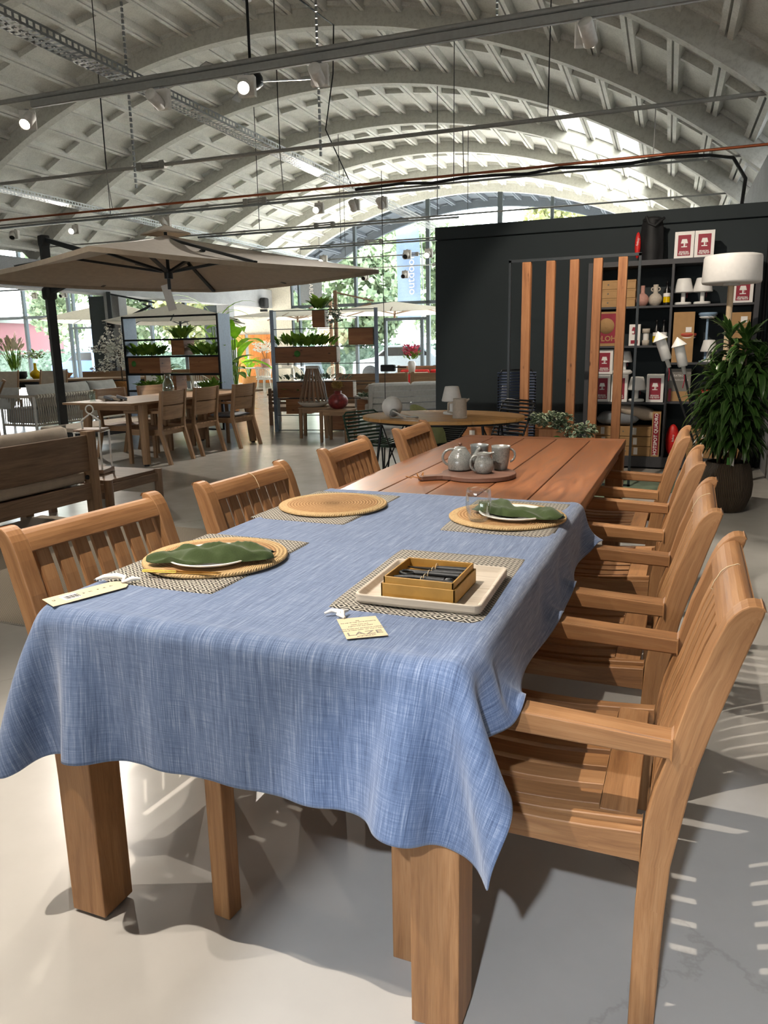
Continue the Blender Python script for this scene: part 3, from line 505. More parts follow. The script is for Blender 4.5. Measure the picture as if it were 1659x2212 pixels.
4929,5942,3424,4927,6067,3424,4925,6192,3424,4925,6317,3424,4925,6442,3425,4924,6567,3425,4915,6691,3426,4904,6816,3426,4903,6941,3428,4919,7067,3429,4953,
7187,3433,4996,7305,3441,5013,-129,2049,5034,-162,2169,5045,-201,2288,5046,-246,2406,5054,-286,2524,5077,-314,2647,5113,-318,2768,5156,-290,2886,5188,-226,
2990,5187,-128,3074,5131,-28,3130,5028,33,3170,4920,84,3209,4885,200,3243,4906,317,3278,5010,381,3312,5076,483,3343,5029,598,3335,4992,717,3326,4979,839,
3326,4964,962,3320,4951,1084,3312,4953,1209,3309,4962,1332,3309,4964,1457,3307,4957,1581,3304,4952,1706,3302,4949,1831,3301,4948,1956,3300,4949,2082,3300,
4952,2207,3301,4956,2332,3302,4961,2457,3304,4964,2582,3306,4967,2708,3309,4961,2832,3310,4951,2957,3312,4941,3080,3313,4940,3205,3317,4944,3329,3320,4945,
3454,3318,4952,3578,3315,4966,3702,3315,4978,3826,3317,4984,3951,3317,4980,4075,3317,4969,4199,3316,4954,4323,3315,4939,4446,3315,4929,4570,3317,4925,4695,
3316,4928,4819,3313,4939,4943,3312,4950,5067,3311,4962,5191,3310,4966,5316,3308,4962,5441,3306,4956,5565,3303,4949,5690,3301,4943,5815,3300,4938,5940,3299,
4934,6065,3298,4932,6191,3298,4931,6316,3299,4931,6441,3299,4926,6565,3300,4915,6690,3300,4914,6814,3301,4935,6938,3306,4974,7057,3315,5020,7172,3327,5068,
7287,3340,5094,-217,2010,5099,-260,2128,5106,-302,2246,5123,-337,2366,5152,-356,2487,5191,-352,2608,5232,-319,2722,5261,-250,2826,5258,-155,2910,5205,-55,
2970,5104,8,3010,4986,31,3050,4898,114,3087,4885,235,3123,4928,346,3157,5038,401,3189,5117,491,3224,5090,614,3227,5100,732,3261,5087,851,3260,5075,975,
3261,5039,1085,3218,5012,1206,3196,4999,1330,3188,4990,1455,3183,4983,1580,3180,4974,1705,3178,4968,1831,3176,4966,1957,3175,4966,2083,3175,4970,2209,3176,
4977,2335,3178,4986,2460,3180,4993,2586,3183,5001,2712,3188,5004,2837,3192,5013,2962,3201,5026,3086,3218,5052,3203,3260,5055,3328,3260,5056,3453,3260,5040,
3573,3223,5032,3698,3207,5031,3824,3202,5031,3951,3200,5030,4077,3201,5029,4203,3205,5028,4329,3212,5033,4453,3229,5041,4573,3260,5037,4697,3260,5021,4814,
3225,5007,4937,3205,5001,5061,3195,4997,5187,3189,4997,5312,3186,4987,5437,3182,4977,5562,3179,4965,5687,3176,4956,5813,3174,4948,5938,3173,4943,6064,3172,
4940,6189,3172,4939,6314,3173,4939,6440,3173,4937,6564,3174,4948,6689,3177,4979,6809,3190,5033,6910,3228,5081,7022,3260,5124,7138,3263,5167,7254,3267,5157,
-317,1970,5175,-352,2090,5198,-380,2210,5231,-390,2331,5269,-381,2450,5308,-339,2563,5334,-271,2666,5328,-175,2749,5280,-78,2812,5183,-7,2855,5064,9,2891,
4951,50,2931,4885,150,2968,4887,272,3004,4951,375,3037,5053,441,3071,5147,516,3104,5189,633,3150,5216,705,3221,5211,865,3260,5190,1005,3220,5148,1097,3159,
5109,1209,3118,5074,1331,3088,5047,1453,3072,5023,1579,3062,5007,1704,3057,4995,1831,3054,4990,1956,3053,4990,2084,3052,4995,2209,3054,5005,2337,3056,5020,
2462,3060,5039,2590,3068,5059,2714,3078,5084,2841,3097,5109,2962,3123,5139,3084,3165,5167,3180,3215,5178,3327,3260,5174,3470,3222,5152,3573,3169,5135,3694,
3138,5123,3824,3118,5119,3950,3112,5121,4081,3116,5129,4206,3130,5141,4335,3159,5154,4453,3199,5165,4575,3260,5161,4702,3260,5141,4821,3192,5118,4935,3146,
5091,5060,3109,5068,5181,3086,5043,5309,3071,5022,5433,3062,5002,5560,3057,4985,5685,3053,4971,5812,3050,4962,5937,3049,4955,6063,3048,4953,6189,3048,4956,
6315,3049,4966,6440,3051,4987,6565,3059,5026,6682,3078,5082,6789,3120,5143,6878,3182,5196,6973,3260,5240,7091,3260,5280,7210,3238,
]
# ================================================================== MAIN TABLE
W, L, H = .9642, 3.4475, .76
tb = thing('dining_table', 'long reddish teak dining table half covered by blue cloth', 'table', (W / 2, L / 2, 0))
def TL(m): return m
ox, oy = -W / 2, -L / 2
t = MB(); gap = .005; n = 5; pw = (W - gap * (n - 1)) / n
for k in range(n):
    x0 = ox + k * (pw + gap)
    t.bx(x0, x0 + pw, oy + .1, oy + L - .105, H - .035, H)
t.prism([(ox + .04, oy), (ox + W - .04, oy), (ox + W - .012, oy + .012), (ox + W, oy + .04), (ox + W, oy + .097), (ox, oy + .097), (ox, oy + .04), (ox + .012, oy + .012)], H - .035, H - .005); t.bx(ox, ox + W, oy + L - .1, oy + L, H - .035, H)
t.bx(ox + .02, ox + W - .02, oy + .05, oy + L - .05, H - .045, H - .036)
t.build('tabletop', M['teak_top'], tb, .003, 2)
t = MB()
for x in (ox + .03, ox + W - .055): t.bx(x, x + .025, oy + .09, oy + L - .09, .655, H - .045)
for y in (oy + .03, oy + L - .055): t.bx(ox + .09, ox + W - .09, y, y + .025, .655, H - .045)
t.build('apron', M['teak_top'], tb, .002)
a = .0965
for x in (ox + .003, ox + W - .003 - a):
    for y in (oy + .003, oy + L - .003 - a):
        lg = MB().bx(x, x + a, y, y + a, .008, H - .036).build('leg', M['teak'], tb, .003, 2)
        MB().bx(x + .01, x + a - .01, y + .01, y + a - .01, 0, .008).build('foot_pad', M['black'], lg)
# ------------------------------------------------------------------ cloth (draped shape, hand tuned)
nx, ny = 53, 72; cp = np.zeros((nx, ny, 3)); q_ = 0
for i in range(nx):
    for j in range(ny):
        x_, y_ = -.175 + .025 * i, -.31 + .025 * j
        if .02 < x_ < .944 and y_ > .02: cp[i, j] = (x_, y_, .768)
        else: cp[i, j] = [v_ / 5000 for v_ in CLOTH[q_:q_ + 3]]; q_ += 3
me = bpy.data.meshes.new('tablecloth')
vs = cp.reshape(-1, 3); fs = [(i * ny + j, (i + 1) * ny + j, (i + 1) * ny + j + 1, i * ny + j + 1) for i in range(nx - 1) for j in range(ny - 1)]
me.from_pydata([tuple(map(float, v)) for v in vs], [], fs); me.update()
ul = me.uv_layers.new(name='UVMap')
for p in me.polygons:
    p.use_smooth = True
    for li in p.loop_indices:
        vi = me.loops[li].vertex_index; ul.data[li].uv = ((vi // ny) * .025, (vi % ny) * .025)
me.materials.append(M['chambray']); cl = bpy.data.objects.new('tablecloth', me); COL.objects.link(cl)
m = cl.modifiers.new('s', 'SUBSURF'); m.levels = m.render_levels = 2
m = cl.modifiers.new('t', 'SOLIDIFY'); m.thickness = .0016; m.offset = 1
tag(cl, 'light blue chambray tablecloth draped over the near half of the teak table', 'tablecloth')
# ================================================================== TEAK ARMCHAIRS
F = [(0, 0), (0, .15), (0, .28), (.003, .36), (.008, .45), (.020, .52), (.037, .586), (.056, .667), (.069, .72), (.085, .766), (.097, .805), (.107, .832), (.116, .853), (.126, .868), (.137, .879), (.147, .885), (.158, .887), (.170, .885)]
B = [(.047, 0), (.049, .15), (.052, .27), (.057, .372), (.068, .446), (.078, .515), (.090, .580), (.107, .648), (.122, .700), (.134, .742), (.143, .775), (.150, .798), (.156, .818), (.161, .834), (.165, .848), (.168, .859), (.171, .869), (.173, .880)]
def fs_(z):
    for i in range(len(F) - 1):
        if F[i][1] <= z <= F[i + 1][1] or i == len(F) - 2:
            t_ = (z - F[i][1]) / max(F[i + 1][1] - F[i][1], 1e-6); return F[i][0] + (F[i + 1][0] - F[i][0]) * min(t_, 1)
HW = .2725
def make_chair(mat):
    r = thing('dining_armchair', 'teak armchair', 'chair')
    for sg in (-1, 1):
        y0, y1 = (-HW, -HW + .047) if sg < 0 else (HW - .047, HW)
        MB().strip(F, B, y0, y1).build('leg', mat, r, .003, 2)
        MB().bx(-.492, -.445, y0, y1, 0, .604).build('leg', mat, r, .003, 2)
        # armrest: square bar tapering upward to the front
        A_ = [(-.505, .648), (-.25, .637), (.047, .625)]; B_ = [(-.505, .598), (-.25, .592), (.047, .587)]
        MB().strip(A_, B_, y0 - .002 if sg < 0 else y0 - .004, y1 + .004 if sg < 0 else y1 + .002).build('armrest', mat, r, .004, 2)
    # crest rail, rolled over at the top
    cf = [(.103, .822), (.108, .834), (.113, .845), (.119, .855), (.127, .865), (.137, .872), (.148, .875), (.158, .871), (.163, .862)]
    cb = [(.126, .815), (.129, .823), (.132, .830), (.136, .836), (.140, .840), (.145, .843), (.149, .844), (.153, .844), (.156, .842)]
    MB().strip(cf, cb, -HW + .045, HW - .045).build('crest_rail', mat, r, .003, 2)
    t = MB(); zz = [.385, .44, .5, .56, .62, .68, .74, .838]; n = 7; sw = .042; g = (2 * (HW - .047) - n * sw) / (n + 1)
    lum = [.004, .001, -.002, .001, .006, .009, .01, .012]
    for k in range(n):
        y = -HW + .047 + g + k * (sw + g)
        A_ = [(fs_(z) + .006 + l, z) for z, l in zip(zz, lum)]; B_ = [(s_ + .014, z - .003) for s_, z in A_]
        t.strip(A_, B_, y, y + sw)
    t.bx(.012, .034, -HW + .045, HW - .045, .375, .415)
    t.build('backrest', mat, r, .0015)
    t = MB(); ss = [-.495 + .47 * k / 9 for k in range(10)]; zs = lambda s: .437 - .017 * math.sin(PI * min(max((s + .47) / .45, 0), 1)) + (.004 if s < -.4 else 0)
    iw = HW - .05; nn = 6; sw = .052; g = (2 * iw - nn * sw) / (nn + 1)
    for k in range(nn):
        y = -iw + g + k * (sw + g); sl = [s_ for s_ in ss if s_ < -.07]
        t.strip([(s_, zs(s_)) for s_ in sl], [(s_, zs(s_) - .014) for s_ in sl], y, y + sw)
    t.bx(-.076, -.008, -iw, iw, .415, .434); t.bx(-.497, -.45, -iw, iw, .418, .44)
    t.build('seat', mat, r, .0015)
    t = MB()
    for sg in (-1, 1):
        y0, y1 = sorted((sg * HW, sg * (HW - .028)))
        sl = [-.446, -.36, -.27, -.18, -.09, .004]
        t.strip([(s_, .430 - .012 * math.sin(PI * (s_ + .446) / .45)) for s_ in sl], [(s_, .368) for s_ in sl], y0 + .003, y1 - .003)
        y0, y1 = sorted((sg * (HW - .03), sg * (HW - .05)))
        t.strip([(s_, zs(s_) + .002) for s_ in sl], [(s_, .39) for s_ in sl], y0, y1)
    t.bx(-.485, -.455, -HW + .045, HW - .045, .372, .425); t.bx(.008, .034, -HW + .045, HW - .045, .345, .375)
    t.build('seat_frame', mat, r, .002)
    return r
CH = make_chair(M['teak'])
lab = {}
cr = [(1.262, .4175, 0, 'teak armchair nearest the camera on the right of the table'), (1.222, 1.167, 0, 'second teak armchair from the front in the right-hand row'),
      (1.193, 1.998, 0, 'third teak armchair from the front in the right-hand row'), (1.140, 2.797, 0, 'last teak armchair in the right-hand row, beside the plant pot')]
cl_ = [(-.093, .4235, .088, 'teak armchair nearest the camera on the left, behind the folded green napkin'), (-.023, 1.13, .03, 'second teak armchair from the front on the left, behind the bare jute mat'),
       (-.024, 2.0, -.06, 'third teak armchair on the left side of the table, beside bare wood'), (-.002, 2.84, -.04, 'farthest teak armchair on the left side of the table')]
first = True
for x, y, a, lb in cr:
    if first: o = CH; o.location = (x, y, 0); o.rotation_euler = (0, 0, a); o['label'] = lb; o['group'] = 'teak armchairs round the table'; first = False
    else: dup(CH, (x, y, 0), a, lb)
for x, y, a, lb in cl_: dup(CH, (x, y, 0), PI - a, lb)
# thin elastic cords round some crest rails
def cord(x, y, sg, lb):
    m_ = MB(); pts = [(.110, .842), (.118, .858), (.128, .868), (.147, .876), (.16, .868), (.164, .856), (.150, .838), (.136, .828), (.130, .82), (.127, .813), (.101, .820), (.106, .835)]
    m_.tube([(sg * (px + .0), dy, pz) for (px, pz), dy in zip(pts, [.0] * 12)], .0011, 5, closed=True)
    o = m_.build('elastic_cord', M['paper']); o.location = (x, y, 0); tag(o, lb, 'cord', 'elastic cords looped over crest rails'); return o
cord(1.2605, .44, 1, 'pale elastic cord looped over crest of the nearest right-hand armchair'); cord(1.2205, 1.2, 1, 'pale elastic cord looped over crest of the second right-hand armchair')
cord(-.0215, 1.15, -1, 'pale elastic cord looped over crest of the second left-hand armchair')
# ================================================================== TABLE SETTING
Z = .7655
def mat_obj(cx, cy, rz, lb, w=.345, d=.49):
    m_ = MB(); seed = random.Random(int(cx * 1000)); ph = seed.uniform(0, 6)
    def fn(u, v, top=1):
        x, y = (u - .5) * w, (v - .5) * d; e = max(abs(u - .5), abs(v - .5)) * 2
        z = .0022 * math.sin(9 * u + ph) * math.sin(7 * v + ph) * (e > .6) + .003
        if e > .999: z *= .3
        c = 1 - .02 * (abs(u - .5) * 2) ** 6 * (abs(v - .5) * 2) ** 6
        return (x * c, y * c, max(z, .001))
    m_.grid(fn, 26, 34, lambda u, v: ((u - .5) * w, (v - .5) * d))
    o = m_.build('placemat', M['placemat']); o.location = (cx, cy, Z); o.rotation_euler = (0, 0, rz)
    s = o.modifiers.new('t', 'SOLIDIFY'); s.thickness = .004; s.offset = 1; tag(o, lb, 'placemat', 'grey diamond-weave placemats'); return o
mat_obj(.149, .442, 0, 'diamond-weave placemat under the jute mat with folded napkin, front left'); mat_obj(.772, .457, .03, 'diamond-weave placemat under the whitewashed tray, front right')
mat_obj(.152, 1.16, -.02, 'diamond-weave placemat under the empty jute mat, back left'); mat_obj(.785, 1.185, .02, 'diamond-weave placemat under the drinking glass and napkin, back right', .335)
def jute_obj(cx, cy, lb, r=.188):
    o = MB().lathe([(0, .0), (r - .006, .0), (r, .003), (r, .007), (r - .004, .0105), (0, .010)], seg=72).build('jute_mat', M['jute']); o.location = (cx, cy, Z + .0085)
    tag(o, lb, 'mat', 'round jute mats'); return o
jute_obj(.165, .448, 'round coiled jute mat carrying plate and rumpled green napkin, front left'); jute_obj(.168, 1.152, 'empty round coiled jute mat on the back left placemat')
jute_obj(.782, 1.15, 'round coiled jute mat under drinking glass and plate, back right', .185)
ZJ = Z + .019
def plate(cx, cy, lb, r=.112):
    o = MB().lathe([(0, .0), (r * .6, .0), (r * .72, .002), (r * .98, .012), (r, .015), (r - .003, .0165), (r * .9, .012), (r * .7, .0055), (0, .005)], seg=64).build('plate', M['plate']); o.location = (cx, cy, ZJ)
    tag(o, lb, 'plate', 'white side plates')
plate(.186, .402, 'shallow white plate beneath the front left green napkin'); plate(.81, 1.13, 'shallow white plate beneath the back right green napkin')
# napkins: rumpled folded cloth lumps
def napkin(name, p0, p1, w, hgt, lb, seed, z0, ends=(.9, .8)):
    p0, p1 = Vector(p0), Vector(p1); d = (p1 - p0); Ln = d.length; d.normalize(); s = Vector((-d.y, d.x, 0)); m_ = MB()
    def fn(u, v):
        # u along, v around the roll (closed bottom)
        a = v * 2 * PI; e = math.sin(PI * min(max(u * .94 + .03, 0), 1)) ** .35
        n1 = noise.noise(Vector((u * 3.2 + seed, v * 2.5, seed))); n2 = noise.noise(Vector((u * 9, math.cos(a) * 1.4 + seed, math.sin(a) * 1.4))); n3 = noise.noise(Vector((u * 2.5 + seed * 2, .3, 1)))
        ww = w * (.5 + .16 * n3) * e * (1 + .10 * n2); hh = hgt * (.8 + .45 * n1) * e * (1 + .22 * n2)
        fold = .006 * math.sin(6 * math.cos(a) + u * 5 + seed) * e + .004 * math.sin(23 * u + 3 * math.cos(a))
        c, sn = math.cos(a), math.sin(a)
        x = ww * (abs(c) ** .8) * (1 if c > 0 else -1); zz = hh * (max(sn, -.08)) ** .75 if sn > 0 else hh * .08 * sn
        cr2 = (1 - abs(noise.noise(Vector((u * 2.2 + seed, x * 26 + u * 3, seed * 3)))) * 2.2); cr2 = max(cr2, 0) ** 3 * .011 * e
        q = p0 + d * Ln * (u + .03 * math.sin(a * 2 + seed) * (1 - e)) + s * (x * (1 + .25 * noise.noise(Vector((u * 4, seed, 7)))) + n3 * .03) + Vector((0, 0, z0 + .002 + zz * .85 + (fold + cr2 - .003 if sn > .12 else 0)))
        return q
    m_.grid(fn, 60, 40); o = m_.build(name, M['green_linen'], weld=True); mm = o.modifiers.new('s', 'SUBSURF'); mm.levels = mm.render_levels = 1
    tag(o, lb, 'napkin', 'green linen napkins'); return o
napkin('napkin', (.055, .318, 0), (.335, .452, 0), .125, .036, 'olive green linen napkin rumpled on the front left plate', 1.3, ZJ + .010)
napkin('napkin', (.675, 1.17, 0), (.965, 1.105, 0), .135, .034, 'olive green linen napkin spread over plate behind the drinking glass', 4.1, ZJ + .010)
def pxy(px, py): return (px, py)
k = thing('table_knife', 'slim brass knife lying on jute mat beside the front left plate', 'knife', (.078, .262, ZJ + .001), math.atan2(.042, .2))
MB().bx(0, .09, -.0035, .0035, 0, .003).build('handle', M['brass'], k, .001); MB().prism([(.09, -.003), (.19, -.005), (.205, .0), (.19, .003), (.09, .003)], .0008, .002).build('blade', M['brass'], k)
k = dup(k, (.086, .252, ZJ + .001), math.atan2(.038, .2), 'second slim brass utensil beside the brass knife, front left')
# drinking glass
o = MB().lathe([(0, 0), (.024, 0), (.029, .004), (.034, .02), (.0385, .045), (.0395, .065), (.0375, .092), (.036, .1), (.0347, .1), (.0365, .09), (.0382, .065), (.0372, .045), (.033, .022), (.028, .008), (0, .006)], seg=48).build('drinking_glass', M['tumbler']); o.location = (.718, 1.035, ZJ)
tag(o, 'clear stemless drinking glass on the back right jute mat', 'glass')
# serving board with string
bd = thing('serving_board', 'round dark wooden serving board with handle carrying the tea set', 'serving board', (.478, 1.945, .762), 0)
bpts = []
hd = math.atan2(1.795 - 1.945, .29 - .478); r_ = .158
for k_ in range(41):
    a_ = hd + .32 + (2 * PI - .64) * k_ / 40; bpts.append((r_ * math.cos(a_), r_ * math.sin(a_)))
dx, dy = math.cos(hd), math.sin(hd)
for s_, w_ in ((.175, -.024), (.2, -.018), (.262, -.018), (.272, -.01), (.272, .01), (.262, .018), (.2, .018), (.175, .024)): bpts.append((dx * s_ - dy * w_ * -1, dy * s_ + dx * w_ * -1))
bpts = bpts[:41] + bpts[41:][::1]
# order check: end of the circle is on the -w side
end = Vector(bpts[40]); 
hp = bpts[41:]
if (Vector(hp[0]) - end).length > (Vector(hp[-1]) - end).length: hp = hp[::-1]
MB().prism(bpts[:41] + hp, 0, .019).build('board', M['walnut'], bd, .003, 2)
MB().tube([(dx * .262 + .012 * math.cos(q) - .004, dy * .262 + .03 * math.sin(q) * .7, .012 + .012 * math.sin(2 * q) + .008) for q in [2 * PI * k / 14 for k in range(14)]], .0022, 6, closed=True).build('string', M['basket'], bd)
MB().tube([(dx * .272, dy * .272, .01), (dx * .29 - .01, dy * .285, .018), (dx * .31, dy * .31 + .012, .012), (dx * .325 - .005, dy * .32, .02)], .0025, 6).build('string', M['basket'], bd)
ZB = .7815
def handle(pts, r, par, mat, name='handle'): return MB().tube(pts, r, 8).build(name, mat, par)
def arc(c, rx, rz, a0, a1, n, d):
    return [(c[0] + d[0] * rx * math.cos(a0 + (a1 - a0) * k / (n - 1)), c[1] + d[1] * rx * math.cos(a0 + (a1 - a0) * k / (n - 1)), c[2] + rz * math.sin(a0 + (a1 - a0) * k / (n - 1))) for k in range(n)]
tp = thing('teapot', 'grey glazed stoneware teapot with lid on the serving board', 'teapot', (.386, 1.975, ZB))
prof = [(0, 0), (.042, 0), (.046, .003)]
for k_ in range(19):
    t_ = k_ / 18; prof.append((.046 + .012 * math.sin(PI * (.15 + t_ * .62)) - .026 * t_ ** 2.4 + .0006 * math.sin(t_ * 55), .004 + .088 * t_))
MB().lathe(prof + [(.027, .096), (.025, .094)], seg=48).build('body', M['stoneware'], tp)
lid = MB().lathe([(.0, .104), (.012, .1035), (.024, .1), (.027, .096), (.025, .094), (0, .094)], seg=36).build('lid', M['stoneware'], tp)
MB().lathe([(0, .118), (.007, .117), (.008, .112), (.004, .107), (.005, .102), (0, .102)], seg=16).build('knob', M['walnut'], lid)
R_ = (.9264, .3766)
MB().tube([(R_[0] * s_, R_[1] * s_, z_) for s_, z_ in ((.043, .034), (.058, .044), (.068, .064), (.078, .085), (.088, .097))], [.016, .0145, .0115, .0085, .007], 14).build('spout', M['stoneware'], tp)
handle(arc((-.036 * R_[0], -.036 * R_[1], .056), .04, .036, PI * .42, PI * 1.62, 12, R_), .0058, tp, M['stoneware'])
cr_ = thing('creamer', 'small grey stoneware milk jug in front of the cups on the serving board', 'jug', (.505, 1.925, ZB))
MB().lathe([(0, 0), (.028, 0), (.034, .004), (.041, .02), (.0425, .034), (.038, .052), (.031, .068), (.030, .078), (.0325, .086), (.0305, .086), (.028, .078), (.029, .068), (.036, .05), (.039, .034), (0, .01)], seg=40).build('body', M['stoneware'], cr_)
MB().tube([(R_[0] * .024, R_[1] * .024, .077), (R_[0] * .034, R_[1] * .034, .083), (R_[0] * .042, R_[1] * .042, .087)], [.008, .006, .003], 8).build('spout', M['stoneware'], cr_)
handle(arc((-.034 * R_[0], -.034 * R_[1], .042), .024, .032, PI * .4, PI * 1.55, 11, R_), .0048, cr_, M['stoneware'])
cprof = [(0, 0), (.025, 0), (.029, .004), (.034, .03), (.038, .06), (.040, .095), (.041, .104), (.0392, .104), (.036, .06), (.031, .03), (0, .012)]
cu = thing('mug', 'grey stoneware mug at the right of the tea set, handle to the right', 'mug', (.552, 2.03, ZB)); MB().lathe(cprof, seg=40).build('body', M['stoneware'], cu)
handle(arc((.036 * R_[0], .036 * R_[1], .062), .026, .028, -PI * .45, PI * .45, 9, R_), .005, cu, M['stoneware'])
cu['group'] = 'stoneware mugs'
c2 = thing('mug', 'darker grey stoneware mug standing behind teapot and milk jug', 'mug', (.452, 2.05, ZB)); MB().lathe(cprof, seg=40).build('body', M['stoneware_dark'], c2); c2['group'] = 'stoneware mugs'
handle(arc((-.01, .036, .062), .024, .028, -PI * .45, PI * .45, 9, (-.2, 1)), .005, c2, M['stoneware_dark'])
# whitewashed tray
tr = MB(); cx, cy = .79, .387
tw, td = .277, .29
tr.bx(-tw / 2, tw / 2, -td / 2, td / 2, 0, .008)
def rr(w, d, r, n=6):
    o_ = []
    for sx, sy, a_ in ((1, 1, 0), (-1, 1, PI / 2), (-1, -1, PI), (1, -1, 1.5 * PI)):
        for k in range(n + 1): q = a_ + PI / 2 * k / n; o_.append((sx * (w / 2 - r) + r * math.cos(q), sy * (d / 2 - r) + r * math.sin(q)))
    return o_
tr = MB(); Lr = [(rr(tw - .01, td - .01, .014), 0), (rr(tw, td, .016), .006), (rr(tw, td, .016), .022), (rr(tw - .012, td - .012, .012), .022), (rr(tw - .03, td - .03, .01), .009)]
vs = []; fs = []; uv = []
for ring, z in Lr:
    for x, y in ring: vs.append((x, y, z)); uv.append((x, y + z))
nr = len(Lr[0][0])
for i in range(len(Lr) - 1):
    for k in range(nr): fs.append((i * nr + k, i * nr + (k + 1) % nr, (i + 1) * nr + (k + 1) % nr, (i + 1) * nr + k))
fs.append(tuple(range(nr))[::-1]); fs.append(tuple(range(4 * nr, 5 * nr)))
tr.add(vs, fs, uv); o = tr.build('serving_tray', M['tray'], None, .0015); o.location = (cx, cy, Z + .0085); o.rotation_euler = (0, 0, .03)
tag(o, 'whitewashed shallow wooden tray on the front right placemat', 'tray')
# kraft gift box with black tools
gb = thing('gift_box', 'open golden kraft box holding black metal bottle openers, on the tray', 'box', (.79, .352, Z + .018), .0)
bw, bdp, bh = .165, .168, .047
t = MB()
for x0, x1, y0, y1 in ((-bw / 2, bw / 2, -bdp / 2, -bdp / 2 + .004), (-bw / 2, bw / 2, bdp / 2 - .004, bdp / 2), (-bw / 2, -bw / 2 + .004, -bdp / 2, bdp / 2), (bw / 2 - .004, bw / 2, -bdp / 2, bdp / 2)):
    t.bx(x0, x1, y0, y1, 0, .033)
t.bx(-bw / 2, bw / 2, -bdp / 2, bdp / 2, 0, .003); t.build('base', M['kraft'], gb, .0008)
t = MB(); i_ = .0045
for x0, x1, y0, y1 in ((-bw / 2 + i_, bw / 2 - i_, -bdp / 2 + i_, -bdp / 2 + i_ + .004), (-bw / 2 + i_, bw / 2 - i_, bdp / 2 - i_ - .004, bdp / 2 - i_), (-bw / 2 + i_, -bw / 2 + i_ + .004, -bdp / 2 + i_, bdp / 2 - i_), (bw / 2 - i_ - .004, bw / 2 - i_, -bdp / 2 + i_, bdp / 2 - i_)):
    t.bx(x0, x1, y0, y1, .003, bh)
t.bx(-bw / 2 + .008, bw / 2 - .008, -bdp / 2 + .008, bdp / 2 - .008, .024, .027); t.build('insert', M['kraft'], gb, .0008)
def tool(y, kind, lb):
    o_ = thing('bar_tool', lb, 'bar tool', (.79, .352 + y, Z + .018 + .0275), .0, 'black bar tools in the kraft box')
    if kind == 0:   # opener with ring head
        m_ = MB(); m_.tube([(-.05 + .016 * math.cos(q), .013 * math.sin(q), .008) for q in [2 * PI * k / 18 for k in range(18)]], .0042, 8, closed=True); m_.build('ring_head', M['black_steel'], o_)
        MB().tube([(-.036, 0, .008), (0, 0, .009), (.07, 0, .009)], [.006, .0085, .0095], 10).build('handle', M['black_steel'], o_)
    elif kind == 1:  # knife pair
        MB().prism([(-.07, .0), (-.05, -.007), (.0, -.008), (.0, .006)], .004, .007).build('blade', M['black_steel'], o_); MB().tube([(.0, 0, .007), (.07, .0, .008)], [.007, .0085], 8).build('handle', M['black_steel'], o_)
    else:
        MB().tube([(-.072, .0, .006), (-.03, .002, .007), (.045, 0, .007)], [.003, .0065, .0075], 8).build('handle', M['black_steel'], o_); MB().lathe([(0, .013), (.008, .013), (.012, .009), (.012, .003), (0, .002)], (.055, 0, 0), 20).build('round_head', M['black_steel'], o_)
    MB().tube([(.0 + 0, .0105 * math.cos(q), .009 + .0095 * math.sin(q)) for q in [2 * PI * k / 12 for k in range(12)]], .0008, 5, closed=True).build('tie', M['paper'], o_); return o_
tool(.05, 1, 'black steel knife tied with string at the back of the kraft box'); tool(.022, 1, 'black steel knife, second row in the kraft box'); tool(-.004, 0, 'black ring-headed bottle opener in the middle of the kraft box'); tool(-.034, 2, 'black round-headed tool nearest the camera in the kraft box'); tool(-.055, 1, 'slim black blade along the front edge of the kraft box')
# swing tags
tg = thing('swing_tag', 'square cream swing tag with printed text tied to the front right placemat', 'tag', (.7245, .1165, .7725), math.atan2(.05, .068) )
MB().prism([(-.038, -.054), (.042, -.058), (.044, .052), (-.036, .056)], 0, .001).build('card', M['paper'], tg, 0)
textmesh('brand_lettering', 'LAZE', .023, M['grey_print'], tg, (.002, -.034, .0012), (0, 0, 0), .0002, sx=1.35)
textmesh('small_print', 'AMSTERDAM', .0065, M['grey_print'], tg, (.002, -.048, .0012), (0, 0, 0), .0002)
for k, s_ in enumerate(('laze', 'the way to wear dining something', 'napkin from no.2', 'organic linen and textile', 'We donate your purchase to creating', 'projects to make better new lives in beautiful')): textmesh('small_print', s_, .0052, M['grey_print'], tg, (.002, .036 - k * .0085 - (.004 if k > 1 else 0) - (.004 if k > 3 else 0), .0012), (0, 0, 0), .0002)
MB().tube([(-.02, .054, .003), (-.03, .07, .006), (-.022, .082, .006), (-.04, .09, .008), (-.055, .088, .004)], [.003, .005, .006, .005, .003], 6).build('ribbon', M['white_card'], tg)
MB().tube([(-.022, .056, .003), (-.02, .075, .009), (-.006, .088, .006)], [.003, .005, .003], 6).build('ribbon', M['white_card'], tg)
tg = thing('swing_tag', 'long cream swing tag lying at the front left corner of the tablecloth', 'tag', (.05, .108, .7735), math.atan2(.145, .05))
MB().prism([(-.097, -.032), (.075, -.034), (.09, -.018), (.09, .02), (.075, .034), (-.09, .036)], 0, .001).build('card', M['paper'], tg, 0)
MB().prism([(-.06, -.016), (-.022, -.016), (-.022, .02), (-.06, .02)], .001, .0014).build('barcode_sticker', M['white_card'], tg)
t = MB()
for k in range(11): t.bx(-.054 + k * .003, -.0526 + k * .003 + (k % 3) * .0005, -.01, .012, .0015, .0017)
t.build('barcode', M['black'], tg)
for k in range(5): textmesh('care_symbol', 'wXoAP'[k], .011, M['grey_print'], tg, (-.01 + k * .017, .003, .0013), (0, 0, PI / 2), .0002)
textmesh('small_print', '62', .01, M['grey_print'], tg, (-.078, .005, .0013), (0, 0, PI / 2), .0002)
